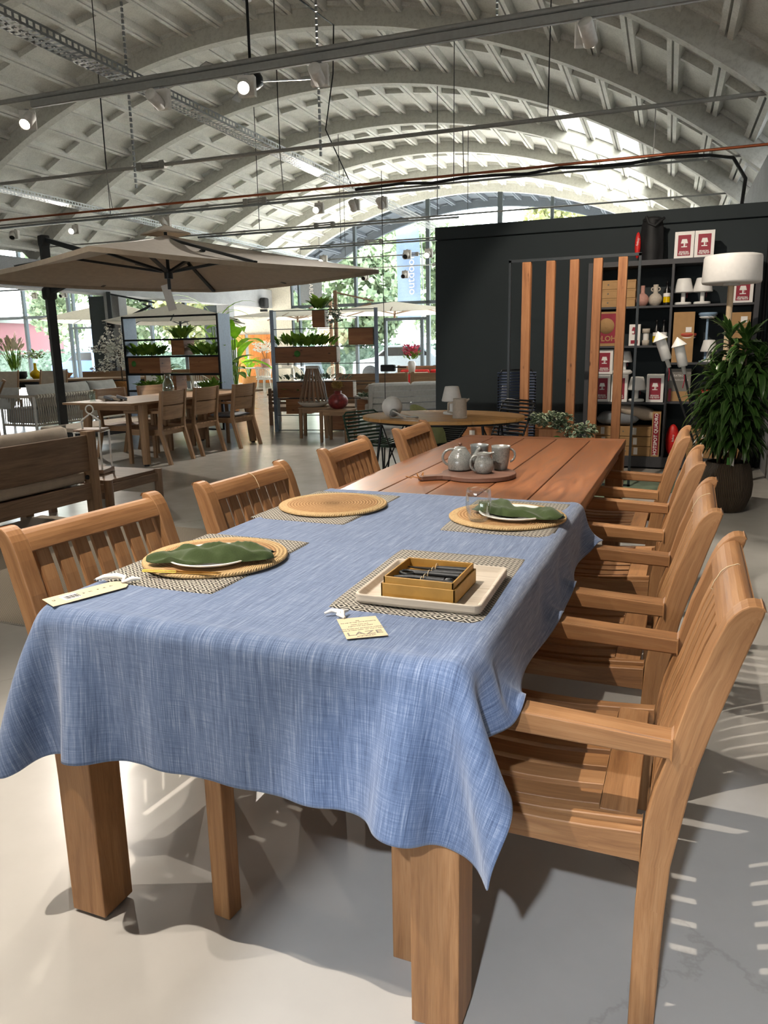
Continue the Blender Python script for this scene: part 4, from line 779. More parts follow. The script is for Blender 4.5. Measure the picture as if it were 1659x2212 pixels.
MB().tube([(.085, .0, .003), (.1, .012, .01), (.09, .03, .013), (.07, .05, .012), (.055, .065, .006)], [.003, .006, .007, .006, .003], 6).build('ribbon', M['white_card'], tg)
MB().tube([(.085, .0, .004), (.105, -.012, .01), (.12, -.022, .008)], [.003, .006, .003], 6).build('ribbon', M['white_card'], tg)
# ================================================================== HALL (vault coordinates: X across, Y along, rotated by VY)
VY = .02923; XC, ZC, RA, Y0, SP = -6.046, -5.128, 11.02, 11.127, 2.6
SPR = 3.25
def V(X, Y, Z=0): return (CAM[0] + X * math.cos(VY) - Y * math.sin(VY), CAM[1] + X * math.sin(VY) + Y * math.cos(VY), Z)
def vo(o): o.location = (CAM[0], CAM[1], 0); o.rotation_euler = (0, 0, VY); return o
YE = Y0 + 5 * SP      # glazed end wall
YB = -9.2             # rear of the modelled hall (behind the camera)
fl = vo(MB().add([(-27.5, YB, 0), (1.05, YB, 0), (1.05, YE + .2, 0), (-27.5, YE + .2, 0), (-27.5, YB, -.2), (1.05, YB, -.2), (1.05, YE + .2, -.2), (-27.5, YE + .2, -.2)], [(0, 1, 2, 3), (7, 6, 5, 4), (0, 4, 5, 1), (1, 5, 6, 2), (2, 6, 7, 3), (3, 7, 4, 0)]).build('floor', M['floor'])); struct(fl)
gr = vo(MB().bx(-70, 40, YE + .2, 90, -.25, -.03).build('floor_forecourt', M['asphalt'])); gr.name = 'forecourt'; struct(gr)
gr2 = vo(MB().bx(-70, 40, -70, YB, -.25, -.03).build('forecourt', M['asphalt'])); struct(gr2)
# --- vault
A0 = math.asin((SPR - ZC) / RA); A1 = PI - A0; RO = RA + .30; NC = 28
def pbox(t, a0, a1, r0, r1, y0, y1, n=1):
    for i in range(n):
        b0 = a0 + (a1 - a0) * i / n; b1 = a0 + (a1 - a0) * (i + 1) / n; vs = []
        for a in (b0, b1):
            for r in (r0, r1):
                for y in (y0, y1): vs.append((XC + r * math.cos(a), y, ZC + r * math.sin(a)))
        fs = [(0, 1, 5, 4), (2, 6, 7, 3), (0, 4, 6, 2), (1, 3, 7, 5)]
        if i == 0: fs.append((0, 2, 3, 1))
        if i == n - 1: fs.append((4, 5, 7, 6))
        t.add(vs, fs)
    return t
ceil = thing('ceiling', None, None, (CAM[0], CAM[1], 0), VY); struct(ceil)
def bay_mesh(name, sky=()):
    t = MB(); da = (A1 - A0) / NC; y0, y1 = .07, SP - .07
    for i in range(NC):
        a0, a1 = A0 + i * da, A0 + (i + 1) * da
        if i in sky:   # open skylight with a raised kerb
            for (b0, b1) in ((a0, a0 + .004), (a1 - .004, a1)): pbox(t, b0, b1, RO - .02, RO + .45, y0, y1)
            pbox(t, a0, a1, RO - .02, RO + .45, y0, y0 + .04); pbox(t, a0, a1, RO - .02, RO + .45, y1 - .04, y1)
        else: pbox(t, a0, a1, RO, RO + .06, y0, y1)
        if i: 
            g = .0012; w = .0055
            pbox(t, a0 - g - w, a0 - g, RO - .115, RO, y0, y1); pbox(t, a0 + g, a0 + g + w, RO - .115, RO, y0, y1)
        if i not in sky:
            pbox(t, a0 + .007, a1 - .007, RO - .085, RO, SP / 2 - .035, SP / 2 + .035)
        pbox(t, a0 + .007, a1 - .007, RO - .06, RO, y0, y0 + .06); pbox(t, a0 + .007, a1 - .007, RO - .06, RO, y1 - .06, y1)
    return t.build(name, M['coffer'], ceil)
b0 = bay_mesh('coffered_bay'); b0.location = (0, Y0 - SP, 0)
def cpy(o, loc): c = o.copy(); COL.objects.link(c); c.location = loc; c.parent = o.parent; return c
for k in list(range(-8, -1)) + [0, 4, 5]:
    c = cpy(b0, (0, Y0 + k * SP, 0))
    if k == 5: c.data = c.data.copy(); c.data.materials[0] = M['outdoor_conc']  # outside bay: canopy shade put into a darker concrete colour
bs = bay_mesh('coffered_bay_with_skylights', (4, 5, 6)); bs.location = (0, Y0 + SP, 0); cpy(bs, (0, Y0 + 2 * SP, 0)); cpy(bs, (0, Y0 + 3 * SP, 0))
t = MB(); pbox(t, A0, A1, RA, RO + .03, -.075, .075, 56); rib = t.build('arch_rib', M['rib'], ceil); rib.location = (0, Y0, 0)
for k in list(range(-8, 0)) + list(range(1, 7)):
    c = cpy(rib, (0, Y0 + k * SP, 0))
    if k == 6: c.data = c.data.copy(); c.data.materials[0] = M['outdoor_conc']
# neighbouring aisle vault seen under the beam
for k in range(-8, 5): 
    c = cpy(b0, (-14.32, Y0 + k * SP, 0)); c = cpy(rib, (-14.32, Y0 + k * SP, 0))
# --- longitudinal beams and columns
t = MB().bx(-13.5, -12.95, YB, YE, 2.7, 3.3); struct(vo(t.build('beam', M['beam'])))
t = MB().bx(.95, 1.4, YB, YE, 2.7, 3.4); struct(vo(t.build('beam', M['beam'])))
for Y in (Y0 - 6 * SP, Y0 - 4 * SP, Y0 - 2 * SP, Y0, Y0 + 2 * SP, Y0 + 4 * SP):
    c = vo(MB().bx(-13.45, -13.0, Y - .25, Y + .05, 0, 2.7).build('column', M['beam'])); struct(c)
    if Y > Y0 - 1: q = vo(MB().bx(-13.95, -13.46, Y - .22, Y + .1, 0, 2.7).build('column_cladding', M['frame_dark'])); struct(q)
struct(vo(MB().bx(.97, 1.2, YB, YE, 0, 3.4).build('wall_right', M['beam'])))
struct(vo(MB().bx(-27.7, -27.5, YB, YE, 0, 6).build('wall_left', M['plaster'])))
t = MB().bx(-27.5, -8, YB - .2, YB, 0, 7).bx(-1, 1.2, YB - .2, YB, 0, 7).bx(-8, -1, YB - .2, YB, 0, 1.0).bx(-8, -1, YB - .2, YB, 2.2, 7)
struct(vo(t.build('wall_front', M['plaster'])))  # unseen rear wall; window opening sized to cut daylight on the foreground
# --- glazed end wall
yw = YE
def zr(X, c=XC): return ZC + math.sqrt(max(RO ** 2 - (X - c) ** 2, 0)) - .02
t = MB()
for X, w_ in ((-12.25, .09), (-11.95, .06), (-9.85, .09), (-7.34, .12), (-5.04, .14), (-3.47, .09), (-1.3, .09), (.4, .09)): t.bx(X - w_ / 2, X + w_ / 2, yw - .06, yw + .08, 0, zr(X))
t.bx(-12.25, .95, yw - .06, yw + .08, 2.66, 2.76); t.bx(-12.25, .95, yw - .05, yw + .07, 0, .12)
t.bx(-8.85, -7.34, yw - .07, yw + .05, 2.16, 2.25); t.bx(-8.85, -8.77, yw - .07, yw + .05, 0, 2.2); t.bx(-7.6, -7.5, yw - .07, yw + .05, 0, 2.2)
w1 = struct(vo(t.build('window_1', M['frame_dark'])))
pn = MB(); N = 40
xs = [-12.25 + 13.2 * k / N for k in range(N + 1)]
for k in range(N): pn.add([(xs[k], yw, 0), (xs[k + 1], yw, 0), (xs[k + 1], yw, zr(xs[k + 1])), (xs[k], yw, zr(xs[k]))], [(0, 1, 2, 3)])
pn.build('pane', M['pane'], w1)
t = MB()
for X, w_ in ((-26.6, .09), (-24.1, .1), (-21.9, .09), (-21.65, .07), (-20.8, .1), (-19.6, .09), (-18.1, .09), (-16.6, .09), (-15.25, .09), (-14.62, .2)): t.bx(X - w_ / 2, X + w_ / 2, yw - .06, yw + .08, 0, max(zr(X, XC - 14.32), 3.2))
t.bx(-27.5, -14.6, yw - .06, yw + .08, 2.65, 2.76); t.bx(-21.8, -20.7, yw - .07, yw + .05, 2.2, 2.28); t.bx(-27.5, -14.6, yw - .05, yw + .07, 0, .12)
w2 = struct(vo(t.build('window_2', M['frame_dark']))); pn = MB()
xs = [-27.4 + 12.8 * k / N for k in range(N + 1)]
for k in range(N): pn.add([(xs[k], yw, 0), (xs[k + 1], yw, 0), (xs[k + 1], yw, max(3.2, zr(xs[k + 1], XC - 14.32))), (xs[k], yw, max(3.2, zr(xs[k], XC - 14.32)))], [(0, 1, 2, 3)])
pn.build('pane', M['pane'], w2)
t = MB(); N = 10; xs = [-14.6 + 2.35 * k / N for k in range(N + 1)]
for k in range(N):
    zt = [max(zr(x) if x > -13.2 else zr(x, XC - 14.32), 3.2) for x in (xs[k], xs[k + 1])]
    t.add([(xs[k], yw - .1, 0), (xs[k + 1], yw - .1, 0), (xs[k + 1], yw - .1, zt[1]), (xs[k], yw - .1, zt[0]), (xs[k], yw + .15, 0), (xs[k + 1], yw + .15, 0), (xs[k + 1], yw + .15, zt[1]), (xs[k], yw + .15, zt[0])], [(0, 1, 2, 3), (5, 4, 7, 6), (3, 2, 6, 7), (0, 3, 7, 4), (1, 5, 6, 2)])
struct(vo(t.build('wall_back', M['plaster'])))
fp = vo(thing('fence_panel', 'bright orange vertical timber panel against the pale end wall', 'panel'))
for x0, x1 in ((-14.4, -14.05), (-13.92, -13.05)):
    t = MB(); n = max(2, round((x1 - x0) / .11))
    for k in range(n): t.bx(x0 + (x1 - x0) * k / n, x0 + (x1 - x0) * (k + 1) / n - .004, yw - .2, yw - .17, .15, 1.82)
    t.build('boards', M['orange_wood'], fp)
MB().bx(-14.05, -13.92, yw - .19, yw - .15, 0, 1.84).build('post', M['gal'], fp)
# --- tie rods, pipes, rails
ZT = 3.58
def vthing(name, label, cat, group=None): return vo(thing(name, label, cat, group=group))
ordn = {-4: 'directly above the near end of the table, out of frame', -3: 'above the middle of the table, out of frame'}
names = {-2: 'grey tie rod crossing nearest the camera, carrying the front spotlight rail', -1: 'grey tie rod crossing the vault just above the thin copper pipe', 0: 'grey tie rod carrying the black cable bundle on the right', 1: 'grey tie rod crossing just above the big parasol peak', 2: 'grey tie rod crossing the top of the arched window', 3: 'grey tie rod crossing in front of the blue banner', 4: 'grey tie rod closest to the glazed end wall'}
for k in range(-4, 5):
    Y = Y0 + k * SP; tt = vthing('tie_rod', names.get(k, 'grey steel tie rod ' + ordn.get(k, '')), 'tie rod', 'tie rods across the vault')
    rr_ = .022 if k < 0 else .015
    MB().tube([(-12.95, Y, ZT), (.95, Y, ZT)], rr_, 8).build('rod', M['rail_grey'], tt)
    if k > -3 and k != -2:
        q = MB()
        for dz in (-.035, .035): q.bx(-6.36, -6.06, Y - .02, Y + .02, ZT + dz - .012, ZT + dz + .012)
        for dx in (-6.38, -6.04): q.bx(dx - .04, dx + .04, Y - .035, Y + .035, ZT - .05, ZT + .05)
        q.build('turnbuckle', M['rail_grey'], tt, .008)
for kk, X in ((-3, -9), (-3, -4), (-3, -.4), (-1, -9.3), (-1, -6.9), (-1, -4.4), (-1, -1.3), (0, -9), (0, -3), (1, -7.6), (1, -4), (2, -7), (2, -4.1), (3, -8)):
    Y = Y0 + kk * SP; o = vo(MB().tube([(X, Y, ZT), (X, Y + .02, ZC + math.sqrt(RO ** 2 - (X - XC) ** 2) - .02)], .006 if kk < 1 else .007, 5).build('hanger_wire', M['black'])); tag(o, 'thin dark wire hanging from the coffered vault down to a tie rod', 'wire', 'hanger wires of the vault')
cp_ = vthing('copper_pipe', 'thin copper pipe hung below the second visible tie rod', 'pipe')
MB().tube([(-12.95, Y0 - SP + .05, 3.12), (.95, Y0 - SP + .05, 3.14)], .014, 8).build('pipe', M['copper'], cp_)
for X in (-9.3, -6.9, -4.4, -2.2, -.25): MB().tube([(X, Y0 - SP + .05, 3.13), (X, Y0 - SP, ZT)], .006, 6).build('hanger', M['rail_grey'], cp_)
# spotlight rails under the rods
def rail(k, x0, x1, lb, z=ZT - .06):
    Y = Y0 + k * SP; hh = .028 if k < 0 else .016; o = vo(MB().bx(x0, x1, Y - .025, Y + .025, z + .03 - 2 * hh, z + .03).bx(x0, x1, Y - .01, Y + .01, z + .026 - 2 * hh, z + .03 - 2 * hh).build('light_rail', M['rail_grey'] if k < 0 else M['gal'])); tag(o, lb, 'light rail', 'spotlight rails')
rail(-4, -5.5, .6, 'spotlight rail over the near end of the table, above the frame'); rail(-3, -5.5, .6, 'spotlight rail over the middle of the table, above the frame')
rail(-2, -5.55, .6, 'dark spotlight rail nearest the camera, rising to the upper right'); rail(0, -12, -3.2, 'spotlight rail along the third tie rod from the camera'); rail(1, -9, -3.6, 'spotlight rail behind the peak of the big parasol'); rail(2, -8, -4, 'spotlight rail crossing the arched window high up')
# perforated cable trays
def tray(pts, lb, w_=.2):
    (x0, y0, z0), (x1, y1, z1) = pts; tt = vthing('cable_tray', lb, 'cable tray', 'perforated cable trays'); n = int((y1 - y0) / .065)
    sx = (x1 - x0) / (y1 - y0); sz = (z1 - z0) / (y1 - y0)
    t = MB()
    for c0, c1 in ((-w_ / 2, -w_ / 2 + .012), (-.033, -.022), (.022, .033), (w_ / 2 - .012, w_ / 2)):
        t.add([(x0 + c0, y0, z0), (x0 + c1, y0, z0), (x1 + c1, y1, z1), (x1 + c0, y1, z1)], [(0, 1, 2, 3)])
    for k in range(n):
        y = y0 + (y1 - y0) * k / n; x = x0 + sx * (y - y0); z = z0 + sz * (y - y0)
        t.add([(x - w_ / 2, y, z), (x + w_ / 2, y, z), (x + w_ / 2, y + .03, z), (x - w_ / 2, y + .03, z)], [(0, 1, 2, 3)])
    t.build('perforated_base', M['gal'], tt)
    for s_ in (-1, 1):
        t = MB(); xx = s_ * w_ / 2
        for za, zb in ((0, .018), (.05, .068)):
            t.add([(x0 + xx, y0, z0 + za), (x1 + xx, y1, z1 + za), (x1 + xx, y1, z1 + zb), (x0 + xx, y0, z0 + zb)], [(0, 1, 2, 3)])
        for k in range(n):
            y = y0 + (y1 - y0) * k / n; x = x0 + sx * (y - y0); z = z0 + sz * (y - y0)
            t.add([(x + xx, y, z + .018), (x + xx, y + .025, z + .018), (x + xx, y + .025, z + .05), (x + xx, y, z + .05)], [(0, 1, 2, 3)])
        t.build('side_flange', M['gal'], tt)
tray([(-4.6, 1.5, ZT + .045), (-4.55, YE - .3, ZT + .045)], 'galvanised perforated cable tray running the length of the vault near its crown')
tray([(-9.2, 5.0, ZT + .045), (-9.2, YE - .3, ZT + .045)], 'galvanised perforated cable tray running along the left side of the vault')
# black cable bundle along the third rod
Yk = Y0; pts = [(-4.5, Yk - .03, ZT + .03)] + [(-4.2 + .45 * i, Yk - .04, ZT + .035 + .02 * math.sin(i * 2.3)) for i in range(10)] + [(.35, Yk - .1, ZT + .02), (.62, Yk - .3, 3.5), (.75, Yk - .6, 3.2), (.7, Yk - .9, 2.7)]
tag(vo(MB().tube(pts, .022, 6).build('cable_bundle', M['black'])), 'black cable bundle strapped along the third tie rod and dropping at right', 'cable')
tag(vo(MB().tube([(-4.55, Yk, ZT + .05), (-4.52, Yk - 1.0, 4.2), (-4.3, Yk - 1.2, 4.8), (-4.25, Yk - 1.25, 5.35), (-4.0, Yk - 1.9, 5.1), (-3.7, 7.6, 4.75), (-3.95, 7.25, 4.65)], .009, 5).build('cable', M['black'])), 'thin black cable hanging from the vault down to the cable tray crossing', 'cable')
tag(vo(MB().tube([(-5.15, 6.2, 5.5), (-5.05, 6.3, 5.3), (-5.05, 6.35, 5.05), (-5.2, 6.3, 4.85)], .014, 6).build('cable', M['black'])), 'short loose black cable end poking from the vault at the top', 'cable')
for X, Y, z0 in ((-5.0, 6.6, 2.9), (-3.0, 6.6, 3.0), (-1.6, 7.4, 4.1)):
    t = MB(); zt = ZC + math.sqrt(RO ** 2 - (X - XC) ** 2); n = int((zt - z0) / .05)
    for i in range(n): t.box((X, Y, z0 + i * .05), (.018, .018, .036), Matrix.Rotation(i * 1.57, 3, 'Z'))
    o = vo(t.build('hanging_chain', M['gal'])); tag(o, 'thin steel link chain hanging loose from the coffered vault', 'chain', 'loose hanging chains')
# ceiling fan
fn = thing('ceiling_fan', 'dark ceiling fan with pale blades hanging behind the front spotlight rail', 'ceiling fan', V(-4.0, 7.2, 0))
MB().lathe([(0, 4.75), (.075, 4.75), (.05, 4.6), (0, 4.6)], seg=16).build('canopy_cup', M['black'], fn); MB().tube([(0, 0, 4.65), (0, 0, 3.95)], .014, 8).build('down_rod', M['black'], fn)
MB().lathe([(0, 3.98), (.09, 3.97), (.12, 3.92), (.12, 3.86), (.07, 3.82), (0, 3.82)], seg=20).build('motor', M['black_steel'], fn)
for k in range(3):
    a_ = .3 + k * 2 * PI / 3; c, s_ = math.cos(a_), math.sin(a_)
    MB().box((c * .36, s_ * .36, 3.88), (.52, .09, .008), Matrix.Rotation(a_, 3, 'Z') @ Matrix.Rotation(.25, 3, 'X')).build('blade', M['gal'], fn, .002)
# ------------------------------------------------------------------ spotlights
def make_spot(on):
    r = thing('track_spotlight', 'x', 'spotlight'); m_ = M['white_metal']
    MB().bx(-.07, .07, -.03, .03, -.17, -.015).build('driver_box', m_, r, .004)
    MB().tube([(0, 0, 0), (0, 0, -.02)], .02, 8).build('rail_adapter', M['rail_grey'], r)
    h = MB(); R = Matrix.Rotation(0, 3, 'X')
    prof = [(0, -.09), (.045, -.09), (.05, -.085), (.05, .075), (.046, .075), (.044, .05)] + ([] if on else [(0, .05)])
    hd = h.lathe(prof, seg=20).build('lamp_head', m_, r); hd.location = (0, -.09, -.12)
    MB().lathe([(0, .052), (.044, .052)], seg=16).build('lens' if on else 'louvre', M['lamp_on'] if on else M['black'], hd)
    return r
SP_on, SP_off = make_spot(True), make_spot(False)
SP_on.location = (0, 0, -50); used = {}
def aim(o, target):
    """point the head at a target (world)"""
    for c in o.children:
        if c.name.startswith('lamp_head'):
            Mi = Matrix.Translation(o.location) @ Matrix.Rotation(o.rotation_euler.z, 4, 'Z')
            d = (Mi.inverted() @ Vector(target)) - Vector(c.location); c.rotation_euler = d.to_track_quat('Z', 'Y').to_euler()
LAMPS = []
def spot(X, k, on, target, lb, energy=0, rz=0, col=(1, .91, .80), size=50, z=ZT - .09, blend=.25, rad=.014):
    src = SP_on if on else SP_off; key = 'on' if on else 'off'; loc = V(X, Y0 + k * SP, z)
    if key not in used: o = src; o.location = loc; o.rotation_euler = (0, 0, VY + rz); used[key] = 1; o['label'] = lb; o['group'] = 'track spotlights'
    else:
        o = dup(src, loc, VY + rz, lb, 'track spotlights')
    aim(o, target)
    if energy:
        ld = bpy.data.lights.new('lamp', 'SPOT'); ld.energy = energy * 2.2; ld.color = col; ld.spot_size = math.radians(size); ld.spot_blend = blend; ld.shadow_soft_size = rad
        lo = bpy.data.objects.new('lamp', ld); COL.objects.link(lo); hd = [c for c in o.children if c.name.startswith('lamp_head')][0]
        wp = Matrix.Translation(o.location) @ Matrix.Rotation(o.rotation_euler.z, 4, 'Z') @ Vector(hd.location); dd = (Vector(target) - wp).normalized()
        lo.location = wp + dd * .085; lo.rotation_euler = dd.to_track_quat('-Z', 'Y').to_euler(); LAMPS.append(lo)
    return o
# ================================================================== DARK WALL, SHELVES, DIVIDER
sw = struct(MB().bx(-1.56, 2.3, 7.6, 7.85, 0, 2.5).bx(-1.56, 2.3, 7.585, 7.865, 2.51, 2.645).build('wall_partition', M['wall_dark'], None, .004))
sw.name = 'wall_partition'
sh = thing('shelving_unit', 'dark grey open cube shelving unit against the black-green wall', 'shelf', (0, 7.2, 0))
xl, xr_, yb_, zt_ = .235, 1.86, .38, 2.12
MB().bx(xl, xl + .045, 0, yb_, 0, zt_).build('side_panel', M['shelf_grey'], sh, .001); MB().bx(xr_ - .045, xr_, 0, yb_, 0, zt_).build('side_panel', M['shelf_grey'], sh, .001)
MB().bx(xl + .045, xr_ - .045, 0, yb_, zt_ - .05, zt_).build('top_board', M['shelf_grey'], sh, .001); MB().bx(xl + .045, xr_ - .045, 0, yb_, .02, .13).build('plinth', M['shelf_grey'], sh, .001)
MB().bx(1.048, 1.072, .005, yb_, .13, zt_ - .05).build('divider', M['shelf_grey'], sh, .001)
for z in (1.675, 1.28, .70): MB().bx(xl + .045, 1.048, .005, yb_, z - .022, z).build('shelf_board', M['shelf_grey'], sh, .001)
for z in (1.675, 1.105, .71): MB().bx(1.072, xr_ - .045, .005, yb_, z - .022, z).build('shelf_board', M['shelf_grey'], sh, .001)
MB().bx(xl, xr_, yb_, yb_ + .008, 0, zt_).build('back_panel', M['wall_dark'], sh)
YS = 7.24
# -- boxes with lamp emblem
def lampicon(name, par, mat, cx, cz, s, y):
    t = MB(); R = Matrix.Rotation(PI / 2, 3, 'X')
    def P_(poly, c): t.prism(poly, 0, .0012, R, c)
    P_([(-.5 * s, 0), (.5 * s, 0), (.34 * s, .62 * s), (-.34 * s, .62 * s)], (cx, y, cz)); P_([(-.09 * s, -.42 * s), (.09 * s, -.42 * s), (.09 * s, 0), (-.09 * s, 0)], (cx, y, cz)); P_([(-.42 * s, -.56 * s), (.42 * s, -.56 * s), (.42 * s, -.42 * s), (-.42 * s, -.42 * s)], (cx, y, cz)); P_([(.2 * s, -.3 * s), (.24 * s, -.3 * s), (.24 * s, 0), (.2 * s, 0)], (cx, y, cz))
    return t.build(name, mat, par)
def emblem_box(x0, x1, z0, z1, y, lb, d=.16, tx=True, rz=0):
    w_, h_ = x1 - x0, z1 - z0; o = thing('lamp_box', lb, 'box', ((x0 + x1) / 2, y, z0), rz, 'white lamp boxes with crimson panel')
    MB().bx(-w_ / 2, w_ / 2, 0, d, 0, h_).build('carton', M['white_card'], o, .0015)
    MB().bx(-w_ * .33, w_ * .33, -.0015, 0, h_ * .1, h_ * .87).build('crimson_panel', M['red_print'], o)
    lampicon('lamp_emblem', o, M['white_card'], 0, h_ * .56, w_ * .36, -.0022)
    if tx:
        textmesh('lettering', 'EDISON', w_ * .135, M['white_card'], o, (0, -.003, h_ * .235), (PI / 2, 0, 0), .0004, .0006); textmesh('lettering', 'THE PETIT', w_ * .125, M['white_card'], o, (0, -.003, h_ * .16), (PI / 2, 0, 0), .0004, .0006)
    return o
emblem_box(1.055, 1.235, 2.12, 2.375, 7.25, 'left one of the two lamp boxes on top of the shelving unit'); emblem_box(1.24, 1.42, 2.12, 2.375, 7.25, 'right one of the two lamp boxes on top of the shelving unit')
emblem_box(.345, .515, .99, 1.245, YS, 'lamp box stacked on another lamp box behind a cedar post'); emblem_box(.335, .50, .70, .985, YS + .01, 'lower box of the stacked lamp boxes behind a cedar post'); emblem_box(.512, .675, .70, .985, YS, 'lamp box between stacked boxes and small white lamp, partly behind last cedar post'); emblem_box(.865, 1.035, .70, .985, YS, 'lamp box right of the small white lamp, third shelf down')
emblem_box(1.615, 1.80, 1.675, 1.885, YS, 'lamp box under the drum floor lamp, upper right compartment')
def cartonb(x0, x1, z0, z1, y, lb, grp, d=.24, label=True, kind='carton', mat='carton', lift=.02):
    o = thing(kind, lb, 'box', ((x0 + x1) / 2, y, z0), 0, grp); w_, h_ = x1 - x0, z1 - z0
    MB().bx(-w_ / 2 + .003, w_ / 2 - .003, 0, d, 0, h_ - lift).build('box_body', M[mat], o, .001); MB().bx(-w_ / 2, w_ / 2, -.003, d + .003, h_ - lift, h_ - .001).build('lid', M[mat], o, .001)
    if label: MB().bx(w_ * .0, w_ * .0 + .04, -.0045, -.003, h_ * .15, h_ * .9).build('sticker', M['white_card'], o)
    MB().lathe([(0, 0), (.008, 0), (.008, .001), (0, .001)], (-w_ * .25, -.001, h_ * .5), 12, Matrix.Rotation(PI / 2, 3, 'X')).build('printed_mark', M['grey_print'], o); return o
for k, z in enumerate((1.675, 1.765, 1.855)): cartonb(.345, .71, z, z + .088, YS, ('lowest', 'middle', 'topmost')[k] + ' carton of the stack on the upper left shelf', 'brown cartons on the upper shelf')
for k, z in enumerate((.13, .235, .34)): cartonb(.60 - k * .02, .94, z, z + .1, YS, ('lowest', 'middle', 'topmost')[k] + ' brown carton right of the last cedar post, bottom shelf', 'brown cartons on the bottom shelf')
for k, z in enumerate((.13, .235, .34)): cartonb(.31, .575 - k * .02, z, z + .1, YS + .01, ('lowest', 'middle', 'topmost')[k] + ' brown carton behind the last cedar posts, bottom left shelf', 'brown cartons on the bottom shelf')
for k, z in enumerate((.13, .225, .32)):
    cartonb(1.29, 1.545, z, z + .093, YS, ('lowest', 'middle', 'topmost')[k] + ' carton behind the dracaena stems, left pile', 'brown cartons behind the potted plant'); cartonb(1.56, 1.805, z, z + .093, YS, ('lowest', 'middle', 'topmost')[k] + ' carton behind the dracaena stems, right pile', 'brown cartons behind the potted plant')
o = thing('game_box', 'crimson square box with concentric ring emblem and large letters behind cedar post', 'box', (.435, YS, 1.28))
MB().bx(-.15, .15, 0, .1, 0, .35).build('carton', M['carton'], o, .001); MB().bx(-.14, .14, -.002, 0, .03, .33).build('crimson_panel', M['red_print'], o)
for r_, z_ in ((.08, .0008), (.045, .0022), (.02, .003)): MB().lathe([(r_ - (.0 if r_ == .08 else .003), 0), (r_, 0), (r_, z_), (r_ - (.08 if r_ == .08 else .003), z_)], (0, -.002, .205), 36, Matrix.Rotation(PI / 2, 3, 'X')).build('ring_emblem', M['carton'], o)
textmesh('lettering', 'BOLOHA', .075, M['carton'], o, (0, -.003, .075), (PI / 2, 0, 0), .0004, .002)
o = thing('long_box', 'narrow upright crimson box with vertical white lettering on the bottom shelf', 'box', (.985, YS - .02, .13))
MB().bx(-.042, .042, 0, .2, 0, .47).build('carton', M['carton'], o, .001); MB().bx(-.03, .03, -.002, 0, .02, .45).build('crimson_panel', M['red_print'], o); textmesh('lettering', 'HOTSPOT QUADRO', .048, M['white_card'], o, (0, -.003, .235), (PI / 2, -PI / 2, 0), .0004, .0012)
o = thing('slim_box', 'white slim box with crimson print beside the green flask, second shelf', 'box', (.72, YS, 1.28)); MB().bx(-.055, .055, 0, .08, 0, .215).build('carton', M['white_card'], o, .001); lampicon('printed_emblem', o, M['red_print'], 0, .15, .06, -.002); MB().bx(-.035, .035, -.002, 0, .02, .055).build('crimson_panel', M['red_print'], o)
o = thing('storage_carton', 'tall plain brown carton with label at the top of the right column, second row', 'box', (1.19, YS + .03, 1.105)); MB().bx(-.1, .1, 0, .2, 0, .5).build('carton', M['carton'], o, .001); MB().bx(.02, .075, -.002, 0, .3, .35).build('sticker', M['white_card'], o)
o = thing('storage_carton', 'brown cartons pair behind dracaena tips, right column second row', 'box', (1.71, YS + .02, 1.105)); MB().bx(-.1, .09, 0, .2, 0, .48).build('carton', M['carton'], o, .001); MB().bx(.0, .06, -.002, 0, .38, .44).build('sticker', M['white_card'], o)
o = thing('display_sign', 'grey printed board leaning in the right column, third row', 'sign', (1.18, YS + .05, .71)); MB().bx(-.11, .11, 0, .02, 0, .33).build('board', M['grey_print'], o); textmesh('lettering', 'FATBOY', .03, M['white_card'], o, (0, -.002, .26), (PI / 2, 0, 0), .0004); textmesh('lettering', 'BUITENVERLICHTING', .018, M['white_card'], o, (0, -.002, .215), (PI / 2, 0, 0), .0004); MB().bx(-.11, .11, -.004, -.001, 0, .1).build('yellow_strip', M['carton'], o)
tag(MB().bx(1.083, 1.107, YS, YS + .15, .71, .84).build('book', M['red_print']), 'thin crimson book standing at the left end of the right column', 'book')
# vases
def vase(name, prof, mat, loc, lb, cat='vase', grp=None):
    o = MB().lathe(prof, seg=32).build(name, mat); o.location = loc; tag(o, lb, cat, grp); return o
gl = lambda R_, h, n=14: [(max(R_ * math.sin(PI * k / n), .001) if k else 0, h / 2 - h / 2 * math.cos(PI * k / n)) for k in range(n)]
o = thing('round_vase', 'dusty pink round vase with slim neck on the upper shelf', 'vase', (.775, YS + .06, 1.675)); MB().lathe([(0, 0), (.03, 0)] + [(.064 * math.sin(.45 + 2.3 * k / 12), .062 - .068 * math.cos(.45 + 2.3 * k / 12)) for k in range(13)] + [(.02, .14), (.02, .205), (.016, .205), (.016, .14)], seg=32).build('body', M['pink_ceramic'], o)
o = thing('eared_vase', 'beige round vase with two ring ears on the upper shelf', 'vase', (.9, YS + .06, 1.675)); MB().lathe([(0, 0), (.03, 0)] + [(.066 * math.sin(.45 + 2.3 * k / 12), .062 - .068 * math.cos(.45 + 2.3 * k / 12)) for k in range(13)] + [(.024, .14), (.025, .21), (.02, .21), (.019, .14)], seg=32).build('body', M['beige_ceramic'], o)
for s_ in (-1, 1): MB().tube(arc((s_ * .026, 0, .165), .017, .018, 0, 2 * PI, 12, (s_, 0)), .006, 8).build('ear', M['beige_ceramic'], o)
